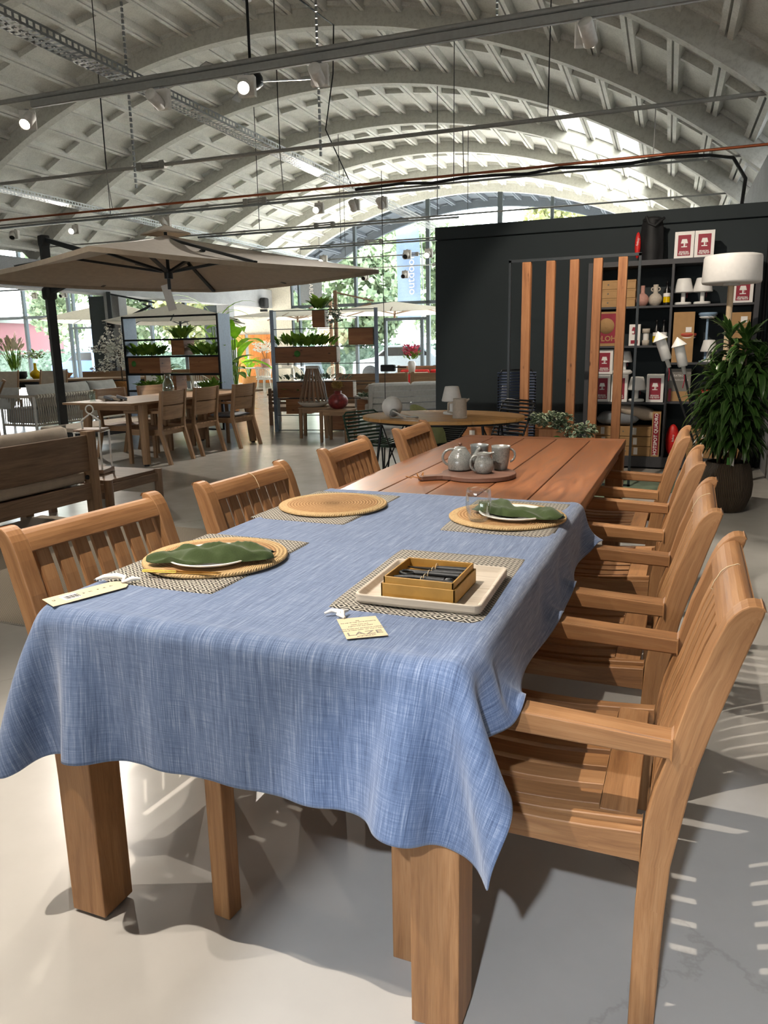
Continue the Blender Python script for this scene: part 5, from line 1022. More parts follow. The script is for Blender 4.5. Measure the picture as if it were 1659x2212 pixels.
def bottle(x, z, lb, h=.24, c='yellow_glass', y=YS + .05):
    o = thing('oil_bottle', lb, 'bottle', (x, y, z), 0, 'dark bottles with yellow labels'); MB().lathe([(0, 0), (.032, 0), (.034, .01), (.034, h * .6), (.012, h * .76), (.012, h * .9), (.02, h * .92), (.004, h), (0, h)], seg=20).build('body', M['black_plastic'], o)
    MB().lathe([(.0346, h * .12), (.0346, h * .35)], seg=20).build('yellow_label', M[c], o); MB().lathe([(.0347, h * .36), (.0347, h * .5)], seg=20).build('white_label', M['white_card'], o); return o
bottle(1.01, 1.675, 'dark bottle with yellow label beside the beige eared vase'); bottle(.93, 1.28, 'left dark bottle behind the rocket lamp, second shelf', .26); bottle(1.0, 1.28, 'right dark bottle behind the rocket lamp, second shelf', .26)
o = thing('flask', 'pale green and clear flask lantern on the second shelf', 'flask', (.83, YS + .04, 1.28)); MB().lathe([(0, 0), (.035, 0), (.035, .055), (0, .055)], seg=20).build('base', M['beige_ceramic'], o); MB().lathe([(.028, .055), (.028, .125)], seg=20).build('clear_tube', M['white_plastic'], o); MB().lathe([(0, .125), (.038, .125), (.038, .17), (0, .17)], seg=20).build('cap', M['beige_ceramic'], o)
# small white table lamps
def petit(loc, lb, s=1.0, grp='small white mushroom-shade lamps', mats=('white_plastic', 'white_plastic')):
    o = thing('table_lamp', lb, 'lamp', loc, 0, grp); o.scale = (s, s, s)
    MB().lathe([(0, 0), (.075, 0), (.08, .006), (.08, .02), (.074, .027), (.024, .03), (0, .03)], seg=28).build('base', M[mats[1]], o); MB().tube([(0, 0, .025), (0, 0, .13)], .021, 14).build('stem', M[mats[1]], o)
    MB().lathe([(0, .122), (.082, .12), (.092, .122), (.094, .13), (.066, .25), (.06, .258), (0, .262)], seg=32).build('lamp_shade', M[mats[0]], o); MB().tube([(.035, 0, .12), (.035, 0, .07)], .0025, 5).build('pull_switch', M['red_print'], o); return o
petit((1.165, YS + .09, 1.675), 'left white lamp of the pair on the upper right shelf'); petit((1.345, YS + .09, 1.675), 'right white lamp of the pair on the upper right shelf'); petit((.765, YS + .09, .70), 'white lamp between two crimson lamp boxes, third shelf down'); petit((.62, YS + .2, 1.005), 'white lamp half hidden behind last cedar post, above flat white bowl', .85)
o = MB().lathe([(0, 0), (.09, 0), (.11, .012), (.11, .03), (.09, .042), (0, .042)], seg=32).build('flat_lamp', M['white_plastic']); o.location = (.6, YS + .1, .986); tag(o, 'flat white disc lamp lying on a lamp box', 'lamp')
def disc_lamp(x, z, h, mat, lb):
    o = thing('disc_lamp', lb, 'lamp', (x, YS + .1, z), 0, 'slim lamps with disc heads'); MB().lathe([(0, 0), (.06, 0), (.06, .012), (.012, .02), (.012, h - .05), (0, h - .05)], seg=24).build('stand', M[mat], o); MB().lathe([(.0, h - .05), (.055, h - .048), (.088, h - .025), (.092, h - .01), (.085, h), (0, h)], seg=28).build('disc_head', M[mat], o); MB().lathe([(0, h - .062), (.06, h - .06), (.085, h - .04), (.0, h - .04)], seg=28).build('diffuser', M['white_plastic'], o); return o
disc_lamp(1.225, 1.105, .29, 'coral', 'coral disc-head lamp behind the right rocket lamp'); disc_lamp(1.41, 1.105, .49, 'pale_blue', 'pale blue disc-head lamp between the plant tips')
petit((1.44, YS + .09, 1.105), 'white lamp half hidden by dracaena leaves, right column', .85)
def cushion(name, c, size, mat, lb, rz=0, tilt=0, grp=None, ry=0, rx=0, cat='cushion'):
    t = MB(); sx, sy, sz = size
    def fn(u, v):
        a, b = (u - .5) * 2, (v - .5) * 2; e = (1 - abs(a) ** 3.5) ** .5 * (1 - abs(b) ** 3.5) ** .5 if abs(a) < 1 and abs(b) < 1 else 0
        k = 1 - .06 * (1 - a * a) * abs(b) ** 4; k2 = 1 - .06 * (1 - b * b) * abs(a) ** 4
        return Vector((a * sx / 2 * k2, b * sy / 2 * k, e * sz / 2 + noise.noise(Vector((a * 3 + c[0], b * 3, c[1]))) * sz * .08 * e))
    t.grid(fn, 16, 16); t.grid(lambda u, v: Vector((fn(1 - u, v).x, fn(1 - u, v).y, -fn(1 - u, v).z * .9)), 16, 16)
    o = t.build(name, mat, weld=True); o.location = c; o.rotation_euler = (tilt, ry, rz); tag(o, lb, cat, grp); return o
cushion('cushion', (.585, YS + .16, .515), (.45, .3, .15), M['cushion_dark'], 'dark grey cushion lying on cartons behind the last cedar post')
cushion('cushion', (.78, YS + .16, .585), (.42, .3, .14), M['cushion_beige'], 'pale sage cushion resting on the dark grey cushion', 0, 0, None, .25)
o = thing('pouch', 'shiny red nylon pouch standing on the bottom shelf by the divider', 'pouch', (1.15, YS + .05, .13)); t = MB()
t.ball((0, 0, .17), (.068, .06, .17), 24); t.build('body', M['red_fabric'], o); textmesh('lettering', 'fatboy', .03, M['white_card'], o, (.005, -.062, .2), (PI / 2, -PI / 2, 0), .0004)
tag(cushion('red_pouch', (1.45, YS + .15, .775), (.18, .16, .1), M['red_fabric'], 'small folded red nylon pouch behind the dracaena leaves', 0, 0, None), None, 'pouch')
o = thing('carry_bag', 'black drawstring carry bag with red pouch on top of the shelving unit', 'bag', (.83, 7.36, 2.12)); t = MB()
def bf(u, v):
    a = v * 2 * PI; r_ = (.115 + .02 * math.sin(3 * a) + .012 * noise.noise(Vector((u * 4, a, 1)))) * (1 - .25 * u ** 3); return (r_ * math.cos(a), r_ * .7 * math.sin(a), .40 * u - .0)
t.grid(bf, 14, 28); t.build('sack', M['black'], o); t = MB().ball((.0, 0, .4), (.1, .07, .035)); t.tube([(-.06, -.05, .43), (-.03, -.08, .36), (.03, -.085, .33), (.08, -.06, .38), (.11, -.02, .41)], .014, 8); t.build('drawstring', M['black'], o)
MB().ball((-.13, -.04, .16), (.03, .03, .13), 14).build('red_pouch', M['red_fabric'], o); textmesh('lettering', 'fatboy', .03, M['white_card'], o, (-.128, -.072, .19), (PI / 2, -PI / 2 + .2, 0), .0004)
# -- divider of cedar posts in a black steel frame
dv = thing('slatted_divider', 'room divider of upright cedar posts in a black steel frame', 'room divider', (0, 6.05, 0))
for x in (-.337, .805): MB().bx(x, x + .022, -.012, .012, 0, 2.07).build('upright', M['anthracite'], dv)
MB().bx(-.337, .827, -.012, .012, 2.05, 2.075).build('top_bar', M['anthracite'], dv); MB().bx(-.337, .827, -.012, .012, .012, .03).build('bottom_bar', M['anthracite'], dv)
for x in (-.208, .011, .222, .426, .638):
    p_ = MB().bx(x, x + .078, -.035, .035, .03, 2.046).build('cedar_post', M['cedar'], dv, .003)
# ivy planter at divider foot
def foliage(name, par, mat, c, rad, n, L_, w_, droop=.5, up=.5, seed=1, hang=0, fold=.12, nseg=3):
    rd = random.Random(seed); t = MB()
    for k in range(n):
        a_ = rd.uniform(0, 2 * PI); rr_ = rd.random() ** .5; p = Vector(c) + Vector((rad[0] * rr_ * math.cos(a_), rad[1] * rr_ * math.sin(a_), rad[2] * rd.uniform(-1, 1) * (1 - .5 * rr_)))
        d = Vector((math.cos(a_ + rd.uniform(-.7, .7)), math.sin(a_ + rd.uniform(-.7, .7)), rd.uniform(up - .6, up + .6)))
        l = L_ * rd.uniform(.6, 1.2); t.leaf(p, d, l, w_ * rd.uniform(.7, 1.2), droop, nseg, rd.uniform(-.5, .5), fold)
    return t.build(name, mat, par)
iv = thing('ivy_planter', 'cedar planter with trailing variegated ivy behind the far table end', 'planter', (.16, 5.8, 0))
MB().bx(-.12, .14, -.1, .1, 0, .56).build('wooden_box', M['cedar'], iv, .003); MB().lathe([(0, 0), (.045, 0), (.045, .002), (0, .002)], (.045, -.102, .46), 24, Matrix.Rotation(PI / 2, 3, 'X')).build('round_sticker', M['green_sticker'], iv)
foliage('ivy_foliage', iv, M['ivy'], (-.03, -.02, .64), (.17, .12, .08), 260, .055, .05, .5, .3, 5); foliage('trailing_ivy', iv, M['ivy'], (.22, -.06, .55), (.16, .08, .08), 170, .05, .045, .6, .1, 6)
# -- dracaena in ribbed pot
dr = thing('potted_dracaena', 'tall leafy dracaena in a ribbed brown pot right of the table', 'potted plant', (1.60, 5.27, 0))
MB().lathe([(0, 0), (.125, 0), (.15, .02), (.19, .13), (.195, .22), (.18, .32), (.155, .385), (.145, .39), (.14, .375), (.165, .3), (.17, .25)], seg=56).build('pot', M['pot'], dr); MB().lathe([(0, .34), (.15, .34)], seg=28).build('soil', M['soil'], dr)
rd = random.Random(11)
stems = [((-.05, .0), (-.12, -.02, 1.0)), ((.03, .03), (.06, .02, 1.28)), ((0, -.05), (.02, -.08, .86)), ((.06, -.02), (.16, -.03, 1.15)), ((-.03, .05), (-.05, .1, 1.32))]
t = MB(); lf = MB()
for (bx_, by_), (ex, ey, ez) in stems:
    pts = [(bx_ + (ex - bx_) * q + .015 * math.sin(q * 9 + ez * 5), by_ + (ey - by_) * q, .33 + (ez - .33) * q) for q in [k / 9 for k in range(10)]]; t.tube(pts, [.017 - .007 * k / 9 for k in range(10)], 8)
    for k in range(150):
        q = rd.random() ** .75; i = q * 8.99; a, b = pts[int(i)], pts[int(i) + 1]; p = Vector(a).lerp(Vector(b), i % 1)
        if p.z < .5: continue
        an = rd.uniform(0, 2 * PI); d = Vector((math.cos(an), math.sin(an), rd.uniform(.2, 1.1))); lf.leaf(p, d, rd.uniform(.2, .33) * (.8 if p.z > 1.1 else 1), rd.uniform(.038, .056), rd.uniform(.9, 2.0), 6, rd.uniform(-.4, .4), .15)
    for k in range(16):
        an = rd.uniform(0, 2 * PI); d = Vector((math.cos(an) * .55, math.sin(an) * .55, 1)); lf.leaf(pts[-1], d, rd.uniform(.18, .27), .04, rd.uniform(.4, 1.0), 5, 0, .15)
for k in range(120):
    an = rd.uniform(0, 2 * PI); rr_ = rd.uniform(.02, .16); p = (rr_ * math.cos(an) + .02, rr_ * math.sin(an), rd.uniform(.55, 1.15)); lf.leaf(p, (math.cos(an), math.sin(an), .5), rd.uniform(.16, .26), .042, 1.5, 5, rd.uniform(-.4, .4), .15)
t.build('stem', M['bark'], dr); lf.build('leaves', M['dracaena'], dr)
MB().bx(-.012, .02, -.155, -.153, .3, .44).build('care_tag', M['green_sticker'], dr); MB().bx(.021, .038, -.155, -.153, .3, .44).build('care_tag', M['white_card'], dr)
# -- floor lamp and rocket lamps
fm = thing('drum_floor_lamp', 'tall floor lamp with wide white drum shade behind the dracaena', 'floor lamp', (1.565, 6.3, 0))
MB().lathe([(0, 0), (.16, 0), (.16, .02), (0, .025)], seg=32).build('base', M['white_plastic'], fm); MB().tube([(0, 0, .02), (0, 0, 1.84)], .026, 14).build('pole', M['pole_wood'], fm)
MB().lathe([(0, 1.80), (.215, 1.795), (.235, 1.80), (.242, 1.815), (.235, 2.01), (.228, 2.028), (.2, 2.035), (0, 2.035)], seg=48).build('lamp_shade', M['white_plastic'], fm); MB().lathe([(0, 1.78), (.07, 1.78), (.07, 1.80)], seg=24).build('socket', M['white_metal'], fm)
def rocket(tip, foot, lb):
    o = thing('rocket_lamp', lb, 'garden lamp', foot, 0, 'white rocket-shaped stake lamps'); d = Vector(tip) - Vector(foot); Ln = d.length; R = rot_to(d) @ Matrix.Rotation(PI / 2, 3, 'Y')
    q = lambda r, s_: (r, s_)
    MB().lathe([(0, Ln), (.062, Ln - .075), (.06, Ln - .08), (.04, Ln - .078)], seg=28, R=R, smooth=False).build('cone_cap', M['white_plastic'], o); MB().lathe([(.041, Ln - .08), (.041, Ln - .24), (.034, Ln - .25), (.017, Ln - .252), (.016, Ln - .315), (0, Ln - .315)], seg=28, R=R).build('lamp_body', M['white_plastic'], o)
    dn = d.normalized(); MB().tube([(0, 0, 0), tuple(dn * (Ln - .31))], .009, 8).build('stake', M['black'], o); MB().tube([tuple(dn * (Ln - .3)), tuple(dn * (Ln - .34) + Vector((-.005, -.03, -.02))), tuple(dn * (Ln - .4) + Vector((-.03, -.03, -.03)))], .004, 6).build('red_strap', M['red_print'], o); return o
rocket((1.012, 5.6, 1.40), (1.52, 5.62, .02), 'left white rocket-shaped lamp leaning on its black stake'); rocket((1.165, 5.66, 1.352), (1.50, 5.70, .02), 'right white rocket-shaped lamp leaning on its black stake')
# pine platform by the wall with mesh chairs
pf = thing('pine_platform', 'low knotty pine platform along the foot of the dark wall', 'platform', (-.6, 7.0, 0)); t = MB()
for z in (.1, .21, .32): t.bx(-.7, .75, -.02, 0, z, z + .095)
for k in range(5): t.bx(-.7, .75, .005 + k * .11, .11 + k * .11, .395, .42)
t.build('boards', M['cedar'], pf, .002)
for x in (-.68, .69): MB().bx(x, x + .06, .02, .5, 0, .39).build('leg', M['cedar'], pf)
o = thing('socket_block', 'small white power block on the pine platform front', 'socket', (-.93, 6.97, .36)); MB().bx(-.03, .03, -.01, 0, -.02, .03).build('housing', M['white_card'], o)
# corded chairs
def corded(name, lb, cat, loc, rz, mat, w_=.5, bh=.46, sh_=.43, bt=.35, n=14, grp=None, seat=True, bow=.0):
    o = thing(name, lb, cat, loc, rz, grp); t = MB(); s_, c_ = math.sin(bt), math.cos(bt)
    def bp(x, h): return (x, -.22 - h * s_ * 1.0, sh_ + h * c_)
    fr = [bp(-w_ / 2, 0), bp(-w_ / 2, bh * .9), bp(-w_ / 2 + .04, bh), bp(w_ / 2 - .04, bh), bp(w_ / 2, bh * .9), bp(w_ / 2, 0)]
    MB().tube(fr, .009, 8).build('back_frame', M['black_steel'] if mat != 'green_cord' else M['green_cord'], o)
    for k in range(n): h = .03 + (bh - .06) * k / (n - 1); t.tube([bp(-w_ / 2 - .008, h), (bp(0, h)[0], bp(0, h)[1] - bow, bp(0, h)[2]), bp(w_ / 2 + .008, h)], .011, 6)
    t.build('cord_backrest', M[mat], o)
    if seat:
        MB().tube([(-w_ / 2, -.22, sh_), (-w_ / 2, .24, sh_ + .02), (w_ / 2, .24, sh_ + .02), (w_ / 2, -.22, sh_)], .009, 8, closed=True).build('seat_frame', M['black_steel'] if mat != 'green_cord' else M['green_cord'], o); t = MB()
        for k in range(n): y = -.2 + .42 * k / (n - 1); t.tube([(-w_ / 2 - .008, y, sh_ + .01), (0, y, sh_ - .02), (w_ / 2 + .008, y, sh_ + .01)], .011, 6)
        t.build('cord_seat', M[mat], o)
        for sx in (-1, 1):
            for sy in (-1, 1): MB().tube([(sx * w_ / 2, sy * .2, sh_), (sx * (w_ / 2 + .03), sy * .25, 0)], .008, 6).build('leg', M['black_steel'], o)
    return o
# oval slatted table
ov = thing('oval_garden_table', 'round-ended slatted wooden garden table on dark wire legs', 'table', (-.60, 4.83, 0)); t = MB(); rx_, ry_ = .68, .53
for k in range(11):
    y0 = -ry_ + 2 * ry_ * k / 11; y1 = -ry_ + 2 * ry_ * (k + 1) / 11 - .008; P_ = []
    for y in (y0, (y0 + y1) / 2, y1): P_.append((rx_ * math.sqrt(max(1 - (y / ry_) ** 2, .01)), y))
    t.prism([(p[0], p[1]) for p in P_] + [(-p[0], p[1]) for p in P_[::-1]], .722, .75)
t.build('tabletop', M['oval_top'], ov, .003)
MB().tube([(rx_ * .93 * math.cos(a_), ry_ * .93 * math.sin(a_), .715) for a_ in [2 * PI * k / 36 for k in range(36)]], .012, 6, closed=True).build('ring_frame', M['black_steel'], ov)
for sx in (-1, 1):
    for sy in (-1, 1):
        lg = MB().tube([(sx * .42, sy * .3, .71), (sx * .5, sy * .36, 0)], .011, 8).build('leg', M['black_steel'], ov)
    MB().tube([(sx * .42, -.3, .7), (sx * .49, .35, .1)], .006, 6).build('cross_brace', M['black_steel'], ov); MB().tube([(sx * .42, .3, .7), (sx * .49, -.35, .1)], .006, 6).build('cross_brace', M['black_steel'], ov)
gb_ = thing('globe_lamp', 'white globe lamp in a wire stand on the slatted garden table', 'lamp', (-.954, 4.60, .75)); MB().ball((0, 0, .085), .084, 32).build('globe', M['white_plastic'], gb_)
MB().lathe([(.0, .0), (.033, .002), (.033, .012), (0, .014)], (.04, -.072, .045), 20, rot_to((.5, -.8, -.3)) @ Matrix.Rotation(PI / 2, 3, 'Y')).build('base_disc', M['rail_grey'], gb_)
MB().tube([(.04, -.09, .06), (.12, -.12, .03), (.2, -.1, .012), (.24, -.05, .006), (.2, 0, .006), (.12, 0, .006)], .006, 7).build('cable', M['white_metal'], gb_); MB().tube([(-.0, -.06, .03), (.02, -.1, .005), (.14, -.12, .005), (.05, -.08, .04)], .004, 6).build('wire_stand', M['rail_grey'], gb_)
petit((-.553, 4.945, .75), 'white mushroom-shade lamp standing on the slatted garden table', .9)
jg = thing('milk_jug', 'beige stoneware jug with handle on the slatted garden table', 'jug', (-.388, 4.62, .75)); MB().lathe([(0, 0), (.058, 0), (.058, .012), (.052, .148), (.055, .154), (.049, .154), (.048, .1), (0, .05)], seg=32).build('body', M['beige_ceramic'], jg); MB().lathe([(0, -.0), (.0585, 0), (.0582, .016), (.0575, .016)], seg=32).build('bare_clay_foot', M['beige_ceramic'], jg)
MB().tube([(-.048, -.02, .125), (-.085, -.03, .12), (-.088, -.03, .05), (-.052, -.02, .04)], .008, 8).build('handle', M['beige_ceramic'], jg); MB().tube([(.045, .018, .135), (.07, .028, .152)], [.012, .006], 8).build('spout', M['beige_ceramic'], jg)
corded('corded_chair', 'dark green corded garden chair left of the slatted table', 'chair', (-1.38, 5.45, 0), -PI * .62, 'green_cord', .46, .30, .42, .3, 8, 'corded garden chairs')
corded('corded_chair', 'black corded garden chair pushed in at the right of the slatted table', 'chair', (-.42, 5.60, 0), PI * .80, 'black', .42, .42, .42, .42, 11, 'corded garden chairs')
corded('corded_chair', 'grey-striped corded chair back leaning over the far edge of the slatted table', 'chair', (-.98, 5.42, .0), PI * .92, 'black_steel', .44, .36, .42, 1.0, 11, 'corded garden chairs')
corded('rocking_chair', 'tall navy corded lounge chair in front of the dark wall', 'chair', (-.36, 6.62, 0), PI * 1.06 - PI, 'blue_cord', .36, .72, .36, .16, 24)
o = thing('shell_chair', 'olive shell chair tucked behind the slatted table', 'chair', (-.98, 5.75, 0), 2.5); MB().grid(lambda u, v: (.24 * math.cos(PI * u), .2 * math.sin(PI * u) * (1 + .1 * v), .36 + v * .42 * math.sin(PI * u) ** .5), 20, 8).build('shell_back', M['olive'], o); MB().lathe([(0, .36), (.22, .36), (.24, .39), (.2, .40), (0, .39)], seg=28).build('seat', M['olive'], o)
for k in range(4): MB().tube([(.15 * math.cos(k * PI / 2 + .8), .15 * math.sin(k * PI / 2 + .8), .36), (.22 * math.cos(k * PI / 2 + .8), .22 * math.sin(k * PI / 2 + .8), 0)], .01, 6).build('leg', M['olive'], o)
o = thing('slim_lamp', 'slim white wand lamp standing left of the navy corded chair', 'lamp', (-.44, 6.40, 0)); MB().tube([(0, 0, 0), (0, 0, .76)], .006, 6).build('rod', M['black'], o); MB().lathe([(0, .76), (.036, .76), (.026, .92), (0, .925)], seg=20).build('lamp_shade', M['white_plastic'], o)
rg = MB().lathe([(0, 0), (.72, 0), (.72, .008), (0, .01)], seg=48).build('round_rug', M['rug_green']); rg.location = (.55, 6.2, 0.0); tag(rg, 'round mottled green rug under the divider foot', 'rug')
# unseen-from-here wall duct
for x in (1.93, 1.985): tag(MB().tube([(x, 7.56, 0), (x, 7.56, 2.7)], .018, 8).build('wall_pipe', M['black']), 'dark pipe running up the black-green wall at the right edge', 'pipe', 'dark pipes on the wall')
# ================================================================== LEFT: second dining set
tg_ = M['teak_far']
dt = thing('dining_table', 'weathered teak dining table with tapered legs under the big parasol', 'table', (-4.98, 7.05, 0))
def quadslab(t, P, z0, z1): t.prism(P, z0, z1)
lx, ly = -4.98, 7.05
MB().bx(-.5, .5, -1.42, 1.42, .72, .745).build('tabletop', tg_, dt, .003)
MB().bx(-.4, .4, -1.25, 1.25, .65, .72).build('apron', tg_, dt)
for sx in (-1, 1):
    for sy in (-1, 1):
        A_ = (sx * .40, sy * 1.12, .72); B_ = (sx * .44 - .22 * (sx > 0) * 0, sy * 1.17, .02); lg = MB().tube([A_, B_], [.075, .06], 4, cap=True).build('leg', tg_, dt); lg['label'] = 'thick tapered leg'; MB().tube([(B_[0], B_[1], .02), (B_[0], B_[1], 0)], .03, 8).build('foot', M['black'], lg)
def ladder_chair(mat):
    r = thing('slat_back_armchair', 'x', 'chair')
    for sy in (-1, 1):
        y0 = sy * .255 - .02; 
        MB().strip([(.0, .0), (-.115, .42), (-.105, .5), (-.05, .86)][::1], [(.045, 0), (-.065, .42), (-.06, .5), (-.015, .86)], y0, y0 + .04).build('leg', mat, r, .002) if False else MB().strip([(.06, 0), (-.05, .40), (-.045, .48), (.01, .86)], [(.105, 0), (.0, .40), (.0, .48), (.045, .86)], y0, y0 + .04).build('leg', mat, r, .002)
        MB().bx(-.47, -.43, y0, y0 + .04, 0, .62).build('leg', mat, r, .002); MB().bx(-.49, -.02, y0 - .004, y0 + .044, .60, .63).build('armrest', mat, r, .003)
    t = MB()
    for z0, z1 in ((.52, .68), (.695, .855)):
        s0, s1 = -.04 + (z0 - .48) * .145, -.04 + (z1 - .48) * .145
        t.add([], []); n = 6
        def fn(u, v, o_=0): y = -.237 + .474 * u; z = z0 + (z1 - z0) * v; return (s0 + (s1 - s0) * v + .03 * (1 - (2 * u - 1) ** 2) + o_, y, z)
        t.grid(lambda u, v: fn(u, v), 8, 2, lambda u, v: (.5 * u + z0 * 9, .15 * v)); t.grid(lambda u, v: fn(1 - u, v, .02), 8, 2, lambda u, v: (.5 * u + z0 * 7, .15 * v))
        t.grid(lambda u, v: fn(u, 1, .02 * v), 8, 1, lambda u, v: (.5 * u, .02 * v)); t.grid(lambda u, v: fn(u, 0, .02 * (1 - v)), 8, 1, lambda u, v: (.5 * u, .02 * v))
    t.build('backrest', mat, r)
    t = MB()
    for k in range(6): t.strip([(-.46 + .46 * j / 6, .415 - .012 * math.sin(PI * j / 6)) for j in range(7)], [(-.46 + .46 * j / 6, .398 - .012 * math.sin(PI * j / 6)) for j in range(7)], -.23 + k * .078, -.23 + k * .078 + .068)
    t.build('seat', mat, r); MB().bx(-.465, -.44, -.235, .235, .34, .395).bx(-.05, -.02, -.235, .235, .34, .395).bx(-.44, -.05, -.235, -.21, .34, .395).bx(-.44, -.05, .21, .235, .34, .395).build('seat_frame', mat, r)
    return r
LC = ladder_chair(M['teak_far']); LC.location = (-4.43, 6.29, 0); LC.rotation_euler = (0, 0, .1); LC['label'] = 'slat-back teak armchair nearest us at the weathered table'; LC['group'] = 'slat-back armchairs at the weathered table'
dup(LC, (-4.47, 7.02, 0), .03, 'middle slat-back teak armchair on the near side of the weathered table'); c3_ = dup(LC, (-4.40, 7.80, 0), .0, 'slat-back teak armchair with grey seat pad at the right end of the row')
dup(LC, (-5.60, 6.6, 0), PI, 'slat-back teak armchair on the far side of the weathered table, left'); dup(LC, (-5.60, 7.4, 0), PI, 'slat-back teak armchair on the far side of the weathered table, right')
cushion('seat_pad', (-4.63, 7.80, .44), (.42, .42, .06), M['cushion_dark'], 'thin grey seat pad on the right-end slat-back armchair', 0, 0, None, 0, 0, 'seat pad')
jr = thing('glass_carafe', 'pale glass carafe with small handle on the weathered teak table', 'carafe', (-4.98, 6.95, .745))
MB().lathe([(0, .0), (.05, .0), (.062, .02), (.075, .09), (.068, .16), (.04, .215), (.033, .24), (.045, .275), (.043, .275), (.031, .24), (.038, .213), (.066, .158), (.072, .09), (.06, .022), (0, .01)], seg=32).build('body', M['aqua_glass'], jr); MB().tube([(.04, 0, .265), (.075, 0, .25), (.07, 0, .2), (.05, 0, .19)], .006, 8).build('handle', M['aqua_glass'], jr)
o = MB().lathe([(0, 0), (.03, 0), (.036, .11), (.033, .11), (.028, .006)], seg=24).build('tumbler', M['aqua_glass']); o.location = (-5.38, 6.02, .745); tag(o, 'clear tumbler at the left end of the weathered teak table', 'glass')
nb = thing('napkin_bundle', 'bundle of folded beige and grey napkins on the weathered teak table', 'napkin bundle', (-5.08, 6.02, .745), .3)
for k in range(4): MB().box((-.08 + .06 * k, .01 * k, .025 + .01 * (k % 2)), (.12, .16, .03), Matrix.Rotation(.25 * k - .3, 3, 'Z') @ Matrix.Rotation(.3, 3, 'Y')).build('folded_napkin', M['cushion_beige'] if k % 2 == 0 else M['cushion_dark'], nb, .008, 2)
# ------------------------------------------------------------------ cart bench with castors
cb_ = thing('daybed_cart', 'long low dark daybed on black castors behind the weathered table', 'daybed', (-6.35, 7.55, 0), -.1)
MB().bx(-.35, .35, -1.05, 1.3, .2, .28).build('platform', M['anthracite'], cb_, .005); MB().bx(-.36, .36, -1.06, 1.31, .285, .34).build('mattress', M['cushion_beige'], cb_, .02, 3)
for x in (-.28, .28):
    for y in (-.9, 1.15): w_ = MB().lathe([(0, -.02), (.06, -.02), (.07, -.01), (.07, .01), (.06, .02), (0, .02)], (x, y, .07), 20, Matrix.Rotation(PI / 2, 3, 'Y')).build('castor', M['tyre'], cb_); MB().bx(x - .035, x + .035, y - .03, y + .03, .1, .2).build('fork', M['gal'], w_)
# ------------------------------------------------------------------ near sofa (seen from behind)
sf = thing('garden_sofa', 'oiled teak garden sofa with beige cushions seen from behind at left', 'sofa', (-2.95, 3.4, 0)); tg2 = M['teak_grey']
MB().bx(-.075, 0, -.085, 0, 0, .72).build('rear_post', M['teak_far'], sf, .004, 2); MB().bx(-.075, 0, -2.1, -2.02, 0, .72).build('rear_post', M['teak_far'], sf, .004, 2)
MB().bx(-.8, -.73, -.085, 0, 0, .5).build('front_post', M['teak_far'], sf, .004, 2)
MB().bx(-.035, -.01, -2.02, -.085, .42, .695).build('back_plank', tg2, sf, .003); MB().bx(-.035, -.01, -2.02, -.085, .2, .322).build('lower_rail', tg2, sf, .003)
MB().bx(-.78, -.04, -2.02, -.07, .28, .31).build('seat_deck', tg2, sf); MB().bx(-.74, -.075, -.06, -.02, .46, .5).build('armrest', tg2, sf, .003); MB().bx(-.74, -.075, -.06, -.02, .2, .32).build('side_rail', tg2, sf, .003)
t = MB().bx(-.76, -.045, -2.0, -.09, .325, .42); t.build('seat_cushion', M['cushion_beige'], sf, .03, 3); MB().lathe([(0, 0), (.018, 0), (.018, .012), (0, .014)], (-.034, -.1, .37), 12, Matrix.Rotation(PI / 2, 3, 'Y')).build('strap_knob', M['black'], sf)
cushion('back_cushion', (-3.11, 2.86, .565), (.42, .95, .17), M['cushion_beige'], 'beige back cushion nearest the post of the teak garden sofa', 0, 0, 'back cushions of the teak sofa', 1.25)
cushion('back_cushion', (-3.11, 1.86, .565), (.42, .95, .17), M['cushion_beige'], 'beige back cushion at the left frame edge on the teak garden sofa', 0, 0, 'back cushions of the teak sofa', 1.25)
# side table with lantern
sd = thing('side_table', 'low square teak side table beside the garden sofa', 'side table', (-3.32, 3.86, 0))
MB().bx(-.31, .31, -.31, .31, .27, .30).build('tabletop', tg2, sd, .003); MB().bx(-.29, .29, -.33, -.30, .2, .27).bx(.30, .33, -.29, .29, .2, .27).build('apron', tg2, sd, .002)
for sx in (-1, 1):
    for sy in (-1, 1): MB().tube([(sx * .31, sy * .31, 0), (sx * .31, sy * .31, .305)], .036, 14).build('leg', M['teak_grey'], sd, .003)
ln = thing('wire_lantern', 'tall off-white wire lantern with ring handle standing on the low side table', 'lantern', (-3.40, 3.84, .305), .35)
MB().bx(-.12, .12, -.12, .12, 0, .035).build('wooden_base', tg2, ln, .002); MB().bx(-.11, .11, -.11, .11, .36, .375).build('wooden_lid', tg2, ln, .003)
for sx in (-1, 1):
    for sy in (-1, 1): MB().bx(sx * .105 - .006, sx * .105 + .006, sy * .105 - .006, sy * .105 + .006, .035, .355).build('upright', M['white_metal'], ln)
MB().tube([(-.11, -.11, .35), (.11, -.11, .35), (.11, .11, .35), (-.11, .11, .35)], .006, 6, closed=True).build('top_ring', M['white_metal'], ln); MB().tube([(-.075, 0, .375), (-.08, 0, .44), (0, 0, .5), (.08, 0, .44), (.075, 0, .375)], .008, 6).build('handle', M['white_metal'], ln)
MB().tube([(.0 + .032 * math.cos(a_), 0, .535 + .035 * math.sin(a_)) for a_ in [2 * PI * k / 18 for k in range(18)]], .006, 6, closed=True).build('ring', M['white_metal'], ln)
# rugs
rg = MB().bx(-3.6, -.72, 1.42, 3.4, 0, .008).build('woven_rug', M['rug_beige']); tag(rg, 'beige woven rug on the floor behind the left-hand armchairs', 'rug')
